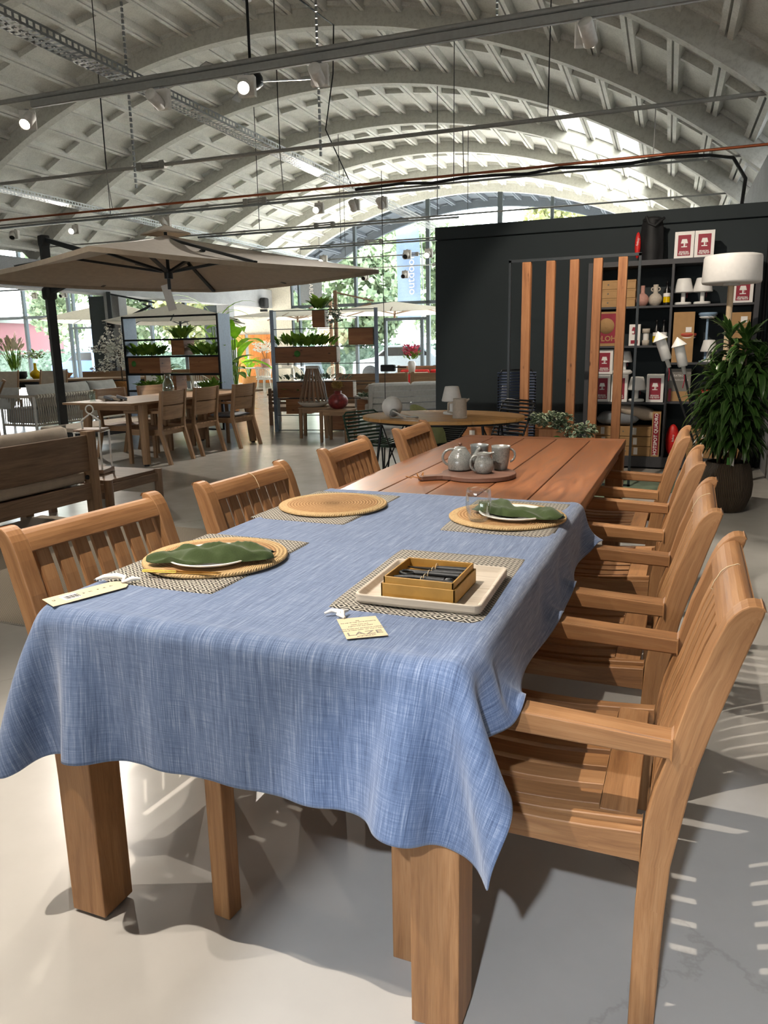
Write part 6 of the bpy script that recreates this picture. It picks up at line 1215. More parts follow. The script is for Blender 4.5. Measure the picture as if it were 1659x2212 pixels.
# ------------------------------------------------------------------ big cantilever parasol
pc = Vector((-4.48, 6.47, 0)); pu = thing('cantilever_parasol', 'big taupe cantilever parasol with dark frame over the weathered table', 'parasol', pc)
wv = Vector((-.3766, .9264, 0)); rv_ = Vector((.9264, .3766, 0)); Cn = [(-wv) * 2.47, rv_ * 2.47, wv * 2.47, -rv_ * 2.47]; ze, zp = 2.2, 2.63
t = MB(); 
for k in range(4):
    A_, B_ = Cn[k], Cn[(k + 1) % 4]
    def fn(u, v):
        q = A_.lerp(B_, v) * u; sag = -.05 * math.sin(PI * u) * math.sin(PI * v) - .03 * u * math.sin(PI * v); return (q.x, q.y, zp + (ze - zp) * u ** .92 + sag)
    t.grid(fn, 12, 12, None, False)
cn = t.build('canopy', M['canopy'], pu, weld=True); ms = cn.modifiers.new('t', 'SOLIDIFY'); ms.thickness = .006
t = MB(); 
for k in range(4):
    A_, B_ = Cn[k], Cn[(k + 1) % 4]; pts = [A_.lerp(B_, q / 10) * 1.0 for q in range(11)]; t.grid(lambda u, v: (A_.lerp(B_, u).x * 1.001, A_.lerp(B_, u).y * 1.001, ze - .03 * math.sin(PI * u) + .0 - .045 * v), 10, 1)
t.build('valance', M['canopy'], pu, weld=True)
t = MB().lathe([(.0, zp + .12), (.03, zp + .1), (.28, zp + .02), (.3, zp - .0)], seg=4, a0=math.atan2(rv_.y, rv_.x), a1=math.atan2(rv_.y, rv_.x) + 2 * PI, smooth=False); t.build('vent_cap', M['canopy'], pu)
hub = Vector((0, 0, 2.2))
for k in range(8):
    d = Cn[k // 2] if k % 2 == 0 else (Cn[k // 2] + Cn[(k // 2 + 1) % 4]) / 2
    tip = d * .99; rb = MB().bar((d.x * .04, d.y * .04, zp - .05), (tip.x, tip.y, ze - .025), .042, .03).build('rib', M['anthracite'], pu); mid = d * .45
    MB().bar((d.x * .03, d.y * .03, 2.22), (mid.x, mid.y, zp - .05 + (ze - zp) * .45), .04, .026).build('strut', M['anthracite'], rb)
MB().tube([(0, 0, 2.14), (0, 0, 2.25)], .05, 12).build('hub', M['anthracite'], pu); MB().tube([(0, 0, 2.02), (0, 0, zp + .03)], .02, 8).build('hub_spindle', M['anthracite'], pu)
po = Vector((-6.86, 7.0, 0)) - pc
pl = MB().box((po.x, po.y, 1.42), (.085, .11, 2.76), Matrix.Rotation(-.4, 3, 'Z'), 2).build('pole', M['anthracite'], pu, .006, 2); MB().box((po.x, po.y, 2.78), (.14, .12, .14), Matrix.Rotation(-.4, 3, 'Z')).build('pole_cap', M['anthracite'], pu, .02, 3)
MB().box((po.x, po.y, 2.1), (.2, .15, .17), Matrix.Rotation(-.4, 3, 'Z')).build('crank_housing', M['black'], pu, .04, 3); MB().box((po.x, po.y, .03), (.42, .42, .06)).build('base_plate', M['anthracite'], pu, .005)
a1_ = po.lerp(Vector((0, 0, 0)), .5); MB().bar((po.x + .05, po.y, 2.13), (a1_.x, a1_.y, 2.40), .085, .075).build('lower_arm', M['anthracite'], pu, .004); MB().bar((a1_.x, a1_.y, 2.40), (0, 0, 2.56), .08, .07).build('upper_arm', M['anthracite'], pu, .004)
MB().bar((po.x, po.y, 2.80), (a1_.x * .92, a1_.y * .92, 2.46), .05, .06).build('top_arm', M['anthracite'], pu, .004)
MB().box((-.02, 0, 1.93), (.1, .004, .3), Matrix.Rotation(.3, 3, 'Z') @ Matrix.Rotation(-.25, 3, 'Y')).build('hanging_leaflet', M['white_card'], pu)
# ------------------------------------------------------------------ plant racks
def leafy(name, par, c, rad, n, seed, mat='leaf', L_=.1, w_=.05, up=.9): return foliage(name, par, M[mat], c, rad, n, L_, w_, .5, up, seed)
rk = thing('plant_rack', 'black steel plant rack with cedar planters, left of the two', 'rack', (-7.89, 9.6, 0)); RW, RH = 1.96, 1.9
zsh = [.02, .36, .645, .93, 1.235, 1.515, 1.885]; zsh = [.02, .65, .935, 1.235, 1.515, 1.895]
for x in (0, RW - .012): MB().bx(x, x + .012, -.01, .33, 0, RH).build('side_panel', M['frame_blue'], rk)
for x in (0, RW - .03): MB().bx(x - .0, x + .03, -.03, -.0105, 0, RH).build('upright', M['black_steel'], rk)
for z in zsh:
    MB().bx(.03, RW - .03, -.03, -.01, z - .03, z).build('shelf_rail', M['black_steel'], rk); MB().bx(.012, RW - .012, -.01, .32, z - .006, z).build('shelf_plate', M['black_steel'], rk)
def planter(par_loc, x0, x1, z0, z1, lb, plants=None, sticker=False, mat='planter_wood', seed=3, d=.3, rz=0, ends=None, ivy=False, y0=0.0):
    o = thing('planter_box', lb, 'planter', par_loc, rz, 'cedar planter boxes on the racks'); MB().bx(x0, x1, y0, y0 + d, z0, z1).build('wooden_box', M[mat], o, .002)
    if ends: MB().bx(x1, x1 + .004, y0 + .01, y0 + d - .01, z0 + .01, z1 - .01).build('whitewashed_end', M[ends], o)
    if sticker: MB().lathe([(0, 0), (.05, 0), (.05, .002), (0, .002)], (sticker, y0 - .001, (z0 + z1) / 2 + .02), 24, Matrix.Rotation(PI / 2, 3, 'X')).build('round_sticker', M['green_sticker'], o)
    if plants:
        n = plants; cx = (x0 + x1) / 2; leafy('foliage', o, (cx, y0 + d / 2 - .03, z1 + .04), ((x1 - x0) / 2 - .02, d / 2 - .02, .04), int(n * 1.3), seed, 'leaf' if not ivy else 'ivy', .2 if not ivy else .08, .085 if not ivy else .06, 1.5)
    return o
L1 = (-7.89, 9.6, 0)
planter(L1, .98, 1.24, 1.24, 1.50, 'cedar cube planter on the top row of the left rack', 40, seed=4); planter(L1, .05, .72, .94, 1.225, 'long cedar planter with round green sticker on the left rack', 120, .17, seed=5)
planter(L1, 1.32, 1.90, .94, 1.225, 'cedar planter at the right of the left rack, second row', 60, seed=6); planter(L1, .78, 1.03, .655, .90, 'small cedar cube planter in the third row of the left rack'); planter(L1, .76, 1.28, .35, .64, 'cedar planter behind the glass carafe on the left rack')
planter(L1, .2, .62, .03, .62, 'tall cedar planter full of greenery at the lower left of the left rack', 90, seed=7); planter(L1, 1.5, 1.9, .2, .62, 'cedar planter at the lower right of the left rack', 60, seed=8)
r2 = thing('plant_rack', 'slate blue and black plant rack with cedar planters, right of the two', 'rack', (-4.93, 9.53, 0), .244); RW2 = 1.72; zs2 = [.03, .27, .535, .80, 1.08, 1.345, 1.62, 1.9]
for x in (0, RW2 - .06): MB().bx(x, x + .06, -.01, .0, 0, 1.91).build('upright', M['frame_blue'], r2); MB().bx(x, x + .012, 0, .32, 0, 1.91).build('side_panel', M['black_steel'], r2)
for z in zs2: MB().bx(.06, RW2 - .06, -.008, .004, z - .012, z).build('shelf_rail', M['black_steel'], r2)
L2 = (-4.93, 9.53, 0)
o = planter(L2, .68, .88, 1.635, 1.90, 'cube planter with ivy trailing from the top of the right rack', 40, seed=9, rz=.244, ends='tray'); foliage('trailing_ivy', o, M['ivy'], (.98, .1, 1.82), (.14, .12, .2), 110, .06, .05, .8, .0, 12)
planter(L2, 1.25, 1.64, 1.355, 1.615, 'cedar planter at the upper right of the right rack', rz=.244, ends='tray'); planter(L2, .02, 1.05, 1.09, 1.335, 'longest cedar planter, with green sticker, on the right rack', 90, .42, seed=10, rz=.244, ends='tray')
planter(L2, .07, 1.30, .545, .80, 'wide low cedar planter with ivy behind the lantern, right rack', 60, seed=11, rz=.244, ends='tray', ivy=True); planter(L2, .20, .62, .285, .53, 'pale cedar planter with small succulent, lower left of the right rack', 8, seed=12, rz=.244, mat='cedar')
planter(L2, 1.36, 1.66, .285, .50, 'cedar planter with leafy ivy at the lower right of the right rack', 80, seed=13, rz=.244, mat='cedar', ivy=True); planter(L2, .92, 1.32, .03, .26, 'cedar planter standing lowest on the right rack', rz=.244, mat='cedar')
# ------------------------------------------------------------------ stools with lantern and vase
def stool(loc, rz, lb):
    o = thing('teak_stool', lb, 'stool', loc, rz, 'square teak stools'); MB().bx(-.22, .22, -.2, .2, .435, .46).build('seat', M['teak_far'], o, .003)
    MB().bx(-.19, .19, -.175, -.155, .38, .435).bx(-.19, .19, .155, .175, .38, .435).bx(-.19, -.17, -.155, .155, .38, .435).bx(.17, .19, -.155, .155, .38, .435).build('apron', M['teak_far'], o)
    for sx in (-1, 1):
        for sy in (-1, 1): MB().tube([(sx * .185, sy * .165, .435), (sx * .19, sy * .17, 0)], [.032, .026], 4).build('leg', M['teak_far'], o)
    return o
stool((-3.36, 8.62, 0), .05, 'square teak stool carrying the round red vase'); stool((-3.93, 9.02, 0), .3, 'square teak stool carrying the slatted lantern')
ln = thing('slatted_lantern', 'tall conical lantern of brown slats on a pale dish, on the left stool', 'lantern', (-3.93, 8.98, .46))
MB().lathe([(0, 0), (.14, 0), (.2, .03), (.235, .07), (.228, .075), (.19, .04), (.0, .02)], seg=40).build('dish', M['beige_ceramic'], ln); MB().lathe([(0, .56), (.095, .56), (.1, .575), (.1, .6), (.0, .6)], seg=32).build('top_plate', M['white_metal'], ln)
for k in range(18): a_ = 2 * PI * k / 18; MB().bar((.215 * math.cos(a_), .215 * math.sin(a_), .07), (.09 * math.cos(a_), .09 * math.sin(a_), .57), .024, .006).build('slat', M['teak_grey'], ln)
MB().tube([(.235, .0, .07), (.17, .05, .33), (.1, .03, .59)], .006, 6).build('carrying_wire', M['gal'], ln)
vs_ = thing('round_vase', 'squat red round vase with dried yellow flowers on the teak stool', 'vase', (-3.39, 8.70, .46)); MB().lathe([(0, 0), (.07, 0)] + [(.145 * math.sin(.5 + 2.25 * k / 14) ** .9, .105 - .115 * math.cos(.5 + 2.25 * k / 14)) for k in range(15)] + [(.05, .225), (.055, .25), (.048, .25)], seg=40).build('body', M['red_ceramic'], vs_); foliage('dried_flowers', vs_, M['sponge'], (0, 0, .33), (.07, .07, .06), 240, .035, .035, .2, .6, 3)
# ------------------------------------------------------------------ slatted sofa behind racks, white lounge sofa, wooden sofas
def slat_sofa(name, loc, rz, lb, w_, mat, cmat, back=.66, grp=None, tilt=.2, seatc=True, n=4):
    o = thing(name, lb, 'sofa', loc, rz, grp); t = MB(); sl = math.tan(tilt)
    for k in range(n): z = .36 + (back - .36) * (k + .1) / n; h = (back - .36) / n - .02; t.bar((-w_ / 2, sl * (z - .3), z + h / 2), (w_ / 2, sl * (z - .3), z + h / 2), .02, h)
    t.build('slatted_back', mat, o)
    for sx in (-1, 1):
        MB().bar((sx * (w_ / 2 - .03), -.02, .0), (sx * (w_ / 2 - .03), sl * (back - .3), back + .02), .06, .05).build('rear_leg', mat, o); MB().bx(sx * (w_ / 2 - .03) - .03, sx * (w_ / 2 - .03) + .03, -.72, -.66, 0, .52).build('front_leg', mat, o); MB().bx(sx * (w_ / 2 - .03) - .04, sx * (w_ / 2 - .03) + .04, -.72, .05, .52, .55).build('armrest', mat, o)
    MB().bx(-w_ / 2, w_ / 2, -.7, .02, .24, .32).build('seat_frame', mat, o, .003)
    if seatc: MB().bx(-w_ / 2 + .05, w_ / 2 - .05, -.7, -.02, .325, .44).build('seat_cushion', cmat, o, .03, 3); m_ = max(1, round(w_ / .75))
    if seatc:
        for k in range(m_): x0 = -w_ / 2 + .07 + (w_ - .14) * k / m_; MB().bar((x0 + .01, -.1, .6), (x0 + (w_ - .14) / m_ - .01, -.1, .6), .13, .34).build('back_cushion', cmat, o, .05, 3)
    return o
slat_sofa('slatted_sofa', (-4.45, 10.75, 0), PI + .30 , 'brown slatted sofa back seen between the two plant racks', 2.3, M['teak_grey'], M['cushion_beige'], .62, None, -.1, False)
slat_sofa('lounge_sofa', (-2.75, 10.1, 0), PI + .70, 'white-cushioned lounge sofa with slatted white back near the dark wall', 1.5, M['white_metal'], M['cushion_white'], .74)
slat_sofa('wooden_sofa', (-4.6, 12.9, 0), PI + .24, 'teak sofa with beige cushion behind the right rack', 1.4, M['teak_far'], M['cushion_beige'], .8, 'teak sofas in the middle distance', -.05, True, 2); slat_sofa('wooden_sofa', (-3.3, 13.3, 0), PI + .24, 'teak sofa directly left of the dark wall edge', 1.2, M['teak_far'], M['cushion_beige'], .8, 'teak sofas in the middle distance', -.05, True, 2)
cushion('cushion', (-4.15, 12.3, .54), (.7, .3, .2), M['cushion_beige'], 'long beige bolster cushion in front of the teak sofa behind the right rack', .3, 0, None)
slat_sofa('red_sofa', (-4.6, 16.5, 0), .2, 'sofa with red cushions near the dark wall edge, far back', 1.6, M['teak_far'], M['red_fabric'], .85, None, -.05, True, 2)
# ------------------------------------------------------------------ rope sofa, lounge chairs, cushions
rs = thing('rope_sofa', 'long light grey sofa wrapped in taupe rope seen from behind', 'sofa', (-8.9, 8.5, 0))
MB().tube([(-.75, -.05, .6), (-.06, -.05, .6), (0, .0, .6), (0, 2.1, .62), (-.06, 2.15, .62), (-.7, 2.15, .6)], .028, 10).build('top_rail', M['rope'], rs); MB().tube([(-.75, -.05, .12), (0, -.05, .12), (0, 2.15, .12), (-.7, 2.15, .12)], .02, 8).build('bottom_rail', M['rope'], rs)
t = MB(); n = 44
for k in range(n): y = 2.15 * k / n; t.tube([(.0, y, .6), (.01, y + .02, .36), (0, y + .05, .12)], .009, 5); t.tube([(.0, y + .045, .6), (.005, y + .03, .36), (0, y, .12)], .009, 5)
for k in range(14): x = -.72 * k / 14; t.tube([(x, -.05, .6), (x - .02, -.06, .12)], .009, 5)
t.build('rope_weave', M['rope'], rs); t = MB()
for k in range(34): y = .02 + 2.1 * k / 34; t.tube([(.0, y, .6), (0, y + .028, .6)], .036, 8)
t.build('rope_wrapping', M['rattan'], rs)
for x, y in ((0, -.05), (0, 2.15), (-.75, -.05), (-.75, 2.15)): MB().tube([(x, y, 0), (x, y, .6)], .022, 8).build('leg', M['white_metal'], rs)
MB().bx(-.75, -.05, .02, 2.1, .14, .4).build('seat_cushion', M['cushion_grey'], rs, .05, 3)
for k in range(3): cushion('back_cushion', (-9.05, 8.84 + .71 * k, .6), (.42, .7, .22), M['cushion_grey'], ('left', 'middle', 'right')[k] + ' light grey back cushion of the rope sofa', 0, 0, 'back cushions of the rope sofa', 1.3)
cushion('back_cushion', (-9.7, 8.55, .56), (.6, .42, .2), M['cushion_grey'], 'light grey side cushion on the rope sofa arm', .0, 1.1, None)
def sling(loc, rz, lb, mat='cushion_beige'):
    o = thing('sling_chair', lb, 'chair', loc, rz, 'teak armchairs with sling backs')
    for sx in (-1, 1): MB().bar((sx * .27, -.22, .3), (sx * .25, .12, .98), .03, .04).build('back_post', M['teak_far'], o); MB().bx(sx * .27 - .02, sx * .27 + .02, -.62, -.58, 0, .6).build('leg', M['teak_far'], o); MB().bx(sx * .27 - .02, sx * .27 + .02, -.05, -.01, 0, .4).build('leg', M['teak_far'], o); MB().bx(sx * .27 - .025, sx * .27 + .025, -.62, .02, .6, .63).build('armrest', M['teak_far'], o)
    MB().add([(-.25, -.2, .36), (.25, -.2, .36), (.23, .11, .96), (-.23, .11, .96)], [(0, 1, 2, 3)]).build('sling_back', M[mat], o); MB().bx(-.26, .26, -.6, -.1, .38, .4).build('seat', M[mat], o); return o
sling((-11.7, 10.4, 0), .55, 'sling-back teak armchair left of the yellow vase'); sling((-10.75, 10.75, 0), .55, 'sling-back teak armchair in front of the yellow vase'); sling((-9.3, 12.2, 0), .7, 'white sling-back chair just left of the dark column', 'cushion_white')
sling((-7.0, 6.0, 0), -.9, 'teak armchair with dark mesh back at the far left edge', 'cushion_dark')
tt = thing('terrace_table', 'long teak table behind the rope sofa carrying bowls and vases', 'table', (-11.2, 12.1, 0), .6); MB().bx(-2.4, 2.1, -.5, .5, .72, .76).build('tabletop', M['teak_far'], tt, .003); MB().bx(-2.2, 1.9, -.4, .4, .6, .7).build('apron', M['black_steel'], tt)
for sx in (-2.1, 1.85): MB().bx(sx - .05, sx + .05, -.4, .4, 0, .6).build('leg', M['black_steel'], tt)
o = thing('wooden_bench', 'orange-brown wooden bench back behind the terrace table', 'bench', (-10.5, 13.6, 0), .6); MB().bx(-1.6, 1.6, 0, .05, .6, .88).build('back_plank', M['teak_far'], o); MB().bx(-1.6, 1.6, -.5, 0, .38, .42).build('seat', M['teak_far'], o)
for sx in (-1.5, 1.5): MB().bx(sx - .04, sx + .04, -.5, .05, 0, .38).build('leg', M['teak_far'], o)
o = thing('glass_vase', 'bright yellow bottle vase with white blossom sprigs', 'vase', (-12.36, 11.85, .76)); MB().lathe([(0, 0), (.07, 0)] + [(.125 * math.sin(.55 + 2.1 * k / 10), .09 - .1 * math.cos(.55 + 2.1 * k / 10)) for k in range(11)] + [(.035, .2), (.03, .33), (.04, .34)], seg=24).build('body', M['yellow_glass'], o); foliage('blossom_sprigs', o, M['blossom'], (-.1, 0, .5), (.28, .15, .1), 60, .07, .06, .3, .5, 4); foliage('leaves', o, M['leaf'], (0, 0, .5), (.25, .12, .12), 40, .09, .05, .3, .7, 5)
o = thing('grass_bowl', 'black round bowl with pampas grass and dried plumes', 'planter', (-12.8, 11.7, .76)); MB().lathe([(0, 0), (.2, 0), (.24, .05), (.24, .16), (.22, .16), (0, .12)], seg=32).build('bowl', M['black'], o); foliage('grass', o, M['leaf'], (0, 0, .2), (.12, .08, .05), 70, .55, .02, .25, 3, 6, 0, .1, 4); foliage('pampas_plumes', o, M['pampas'], (-.05, 0, .72), (.28, .15, .18), 60, .18, .07, .2, 2.0, 7)
o = thing('woven_bowl', 'small brown woven bowl beside the yellow vase', 'bowl', (-11.85, 12.2, .76)); MB().lathe([(0, 0), (.08, 0), (.17, .1), (.165, .11), (.07, .02)], seg=28).build('body', M['basket'], o)
# basket with blossom tree
bt_ = thing('blossom_tree', 'white blossom branch tree in a round woven basket by the column', 'plant', (-9.29, 11.1, 0)); MB().bx(-.3, .3, -.25, .25, .39, .42).build('stand_top', M['cedar'], bt_)
for sx in (-.27, .27):
    for sy in (-.22, .22): MB().bx(sx - .02, sx + .02, sy - .02, sy + .02, 0, .39).build('stand_leg', M['cedar'], bt_)
MB().lathe([(0, .42), (.14, .42), (.18, .5), (.18, .68), (.16, .74), (.15, .74)], seg=28).build('basket', M['basket'], bt_)
rd = random.Random(8); t = MB(); bl = MB()
t.tube([(0, 0, .5), (-.01, 0, 1.0), (-.04, 0, 1.35)], .015, 6)
for k in range(16):
    an = rd.uniform(0, 2 * PI); l_ = rd.uniform(.25, .62); z0 = rd.uniform(1.0, 1.4); p0 = Vector((-.03, 0, z0)); p1 = p0 + Vector((math.cos(an) * l_ * .8 - .18, math.sin(an) * l_ * .6, l_ * rd.uniform(-.1, 1.0))); t.tube([p0, p0.lerp(p1, .5) + Vector((0, 0, .05)), p1], .006, 5)
    for j in range(46): q = p0.lerp(p1, rd.uniform(.25, 1.0)) + Vector([rd.uniform(-.05, .05) for _ in range(3)]); bl.leaf(q, [rd.uniform(-1, 1) for _ in range(3)], .055, .055, .1, 2)
t.build('branches', M['bark'], bt_); bl.build('blossoms', M['blossom'], bt_)
# far white rope chairs and tables in the glare
def shell(loc, rz, lb, s=1):
    o = thing('white_rope_chair', lb, 'chair', loc, rz, 'white rope dining chairs in the bright back area'); t = MB()
    for k in range(17): a_ = PI * (k / 16) ; x, y = .28 * math.cos(a_), .26 * math.sin(a_); t.tube([(x * .85, y * .85, .42), (x, y, .5 + .32 * math.sin(a_) ** .5 * .9)], .011, 5)
    t.tube([(.28 * math.cos(PI * k / 16), .26 * math.sin(PI * k / 16), .5 + .288 * math.sin(PI * k / 16) ** .5) for k in range(17)], .015, 6); t.build('rope_back', M['rattan'], o)
    MB().lathe([(0, .4), (.25, .4), (.26, .43), (.2, .45), (0, .45)], seg=20).build('seat', M['cushion_white'], o)
    for k in range(4): a_ = PI / 4 + k * PI / 2; MB().tube([(.18 * math.cos(a_), .18 * math.sin(a_), .4), (.24 * math.cos(a_), .24 * math.sin(a_), 0)], .012, 5).build('leg', M['white_metal'], o)
    return o
F0 = shell((-10.9, 19.3, 0), PI * .9, 'large white rope chair left of the right rack, in the glare'); rd = random.Random(5)
for (x, y, rz, lb) in ((-9.9, 19.9, 2.2, 'white rope chair seen through the right rack, left'), (-8.9, 20.2, 3.6, 'white rope chair seen through the right rack, right'), (-9.3, 13.8, 3.0, 'white rope chair seen through the left rack'), (-12.6, 18.3, 1.0, 'white rope chair at the left of the bright table'), (-11.9, 20.9, 4.4, 'white rope chair on the far side of the bright table')): dup(F0, (x, y, 0), rz, lb)
o = thing('white_table', 'white dining table in the bright back area with vase and card', 'table', (-11.4, 20.0, 0), .2); MB().bx(-1.3, 1.3, -.45, .45, .72, .75).build('tabletop', M['white_plastic'], o)
for sx in (-1.1, 1.1): MB().bx(sx - .04, sx + .04, -.35, .35, 0, .72).build('leg', M['white_metal'], o)
o = thing('pink_vase', 'pink ribbed vase with white blossom branches on the bright white table', 'vase', (-11.2, 19.9, .75)); MB().lathe([(0, 0), (.13, 0), (.16, .1), (.13, .26), (.11, .27)], seg=24).build('body', M['pink_ceramic'], o); foliage('blossom_branches', o, M['blossom'], (0, 0, .62), (.4, .3, .22), 160, .09, .08, .2, 1, 7); MB().tube([(0, 0, .2), (.1, 0, .6), (.25, 0, .85)], .01, 5).tube([(0, 0, .2), (-.15, 0, .6), (-.35, 0, .7)], .01, 5).build('twigs', M['bark'], o)
o = thing('price_card', 'white printed card standing on the bright white table', 'card', (-10.45, 19.9, .75), .3); MB().bx(-.16, .16, -.006, .006, 0, .42).build('card', M['white_card'], o); MB().bx(.02, .08, -.008, -.006, .06, .24).build('printed_block', M['grey_print'], o)
o = slat_sofa('white_lounge', (-14.3, 18.6, 0), 2.6, 'white lounge sofa beside the orange timber panel', 1.8, M['white_metal'], M['cushion_white'], .8)
# big-leaf plants
def bigplant(loc, lb, mat, h=1.6, n=9, L_=.8, w_=.28, seed=1, pot='basket', up=1.6):
    o = thing('leafy_plant', lb, 'potted plant', loc, 0, 'large potted plants in the back area'); MB().lathe([(0, 0), (.2, 0), (.25, .1), (.25, .38), (.22, .4), (0, .36)], seg=24).build('pot', M[pot], o); rd = random.Random(seed); t = MB(); st = MB()
    for k in range(n):
        an = 2 * PI * k / n + rd.uniform(-.3, .3); z = h * rd.uniform(.4, .75); p = (math.cos(an) * .12, math.sin(an) * .12, z); st.tube([(0, 0, .35), p], .012, 5); t.leaf(p, (math.cos(an), math.sin(an), rd.uniform(.3, up)), L_ * rd.uniform(.7, 1.1), w_, .9, 6)
    st.build('stems', M['leaf'], o); t.build('leaves', M[mat], o); return o
bigplant((-8.9, 14.6, 0), 'bright banana-leaf plant beside the pale column', 'leaf_bright', 2.3, 9, .95, .3, 3); bigplant((-7.6, 12.2, 0), 'dark big-leaf plant behind the left plant rack', 'leaf', 1.7, 11, .6, .3, 4); bigplant((-10.9, 16.8, 0), 'feathery palm near the pale end wall', 'leaf', 3.2, 14, 1.3, .08, 5, 'basket', 1.4)
bigplant((-8.9, 11.9, 0), 'trailing green plant in basket behind the left plant rack', 'leaf', 1.4, 14, .35, .12, 6); bigplant((-13.0, 21.8, 0), 'yellow-green leafy plant in front of the pale wall', 'leaf_bright', 1.5, 12, .5, .2, 9)
o = thing('flower_vase', 'pink and yellow flower bouquet near the dark wall edge', 'flowers', (-4.5, 14.9, 0)); MB().lathe([(0, .75), (.07, .75), (.09, .95), (.06, 1.0)], seg=16).build('vase', M['white_plastic'], o); foliage('blossoms', o, M['pinkflower'], (0, 0, 1.22), (.2, .15, .16), 120, .07, .06, .2, 1, 3); foliage('leaves', o, M['leaf'], (0, 0, 1.1), (.16, .12, .1), 50, .1, .05, .2, 1, 4); MB().bx(-.3, .3, -.25, .25, .72, .75).build('stand', M['teak_far'], o); MB().tube([(0, 0, 0), (0, 0, .72)], .04, 10).build('stand_leg', M['teak_far'], o)
hg = thing('cable_reel_box', 'small black socket box hanging on a thin cable left of the dark wall', 'socket box', (-2.62, 8.6, 0)); MB().tube([(0, 0, .4), (0, 0, 2.6), V(-4.3, 9.8, 0) and (0, 0, 3.55)], .005, 5).build('cable', M['black'], hg); MB().box((.05, 0, 1.03), (.2, .08, .09)).build('socket_housing', M['black'], hg, .01); MB().tube([(.15, 0, 1.04), (.3, .05, 1.04)], .01, 6).build('plug', M['black'], hg)
# ------------------------------------------------------------------ further parasols
def parasol(c, half, ze, zp, pole, lb, mat='canopy_light', fmat='anthracite', rot=0.0):
    o = thing('cantilever_parasol', lb, 'parasol', (c[0], c[1], 0), rot, 'pale cantilever parasols in the background'); Cn = [Vector((sx * half, sy * half, 0)) for sx, sy in ((-1, -1), (1, -1), (1, 1), (-1, 1))]; t = MB()
    for k in range(4):
        A_, B_ = Cn[k], Cn[(k + 1) % 4]; t.grid(lambda u, v: (A_.lerp(B_, v).x * u, A_.lerp(B_, v).y * u, zp + (ze - zp) * u - .03 * math.sin(PI * v) * u), 6, 6, None, False)
    cn = t.build('canopy', M[mat], o, weld=True); m_ = cn.modifiers.new('t', 'SOLIDIFY'); m_.thickness = .01
    for k in range(8):
        d = Cn[k // 2] if k % 2 == 0 else (Cn[k // 2] + Cn[(k // 2 + 1) % 4]) / 2; rb = MB().bar((0, 0, zp - .03), (d.x * .98, d.y * .98, ze - .02), .03, .02).build('rib', M[fmat], o); MB().bar((0, 0, ze - .05), (d.x * .45, d.y * .45, zp + (ze - zp) * .45 - .03), .025, .018).build('strut', M[fmat], rb)
    MB().tube([(0, 0, ze - .15), (0, 0, zp)], .03, 8).build('hub', M[fmat], o)
    px, py = pole; MB().bx(px - .05, px + .05, py - .05, py + .05, 0, zp + .3).build('pole', M[fmat], o, .01); MB().bar((px, py, ze - .05), (px * .4, py * .4, zp - .05), .06, .05).build('arm', M[fmat], o); MB().bar((px, py, zp + .25), (px * .35, py * .35, zp + .02), .05, .04).build('top_arm', M[fmat], o); MB().bx(px - .09, px + .09, py - .07, py + .07, ze - .12, ze + .06).build('crank_housing', M['black'], o, .02); MB().bx(px - .4, px + .4, py - .4, py + .4, 0, .06).build('base_plate', M['anthracite'], o)
    return o
parasol((-6.2, 18.3), 1.5, 2.22, 2.5, (-1.55, -.3), 'pale parasol with brown wooden pole in front of the end window', 'canopy_light', 'teak_grey', .3); parasol((-9.3, 18.6), 1.4, 2.2, 2.45, (.5, 1.9), 'pale parasol tip left of the ivy cube planter', 'canopy_light', 'teak_grey', .2)
parasol((-14.6, 17.2), 1.7, 2.22, 2.75, (1.9, .5), 'cream parasol behind the pole of the big parasol', 'canopy_light', 'anthracite', .5); parasol((-10.4, 14.6), 1.5, 2.0, 2.45, (-1.7, .3), 'grey-white parasol seen through the left plant rack', 'canopy_light', 'anthracite', .5)
# speaker on beam end, round sign
sp = vo(thing('wall_speaker', 'dark round-cornered loudspeaker bolted on the end of the concrete beam', 'speaker')); MB().bx(-12.9, -12.68, YE - 1.1, YE - .8, 2.65, 3.0).build('housing', M['black'], sp, .06, 3); MB().bx(-12.95, -12.7, YE - .98, YE - .9, 2.55, 2.63).build('bracket', M['black_steel'], sp)
sg = vo(thing('round_sign', 'glowing round cream sign with lettering under the ivy cube planter', 'sign')); MB().lathe([(0, 0), (.30, 0), (.31, .02), (.3, .05), (0, .05)], (-10.75, YE - .6, 1.72), 40, Matrix.Rotation(PI / 2, 3, 'X')).build('disc', M['sign_on'], sg); textmesh('lettering', 'SUNS', .16, M['carton'], sg, (-10.75, YE - .655, 1.84), (PI / 2, 0, 0), .002, .004); MB().tube([(-10.75, YE - .6, 2.0), (-10.75, YE - .6, ZT)], .006, 5).build('hanging_wire', M['black'], sg)
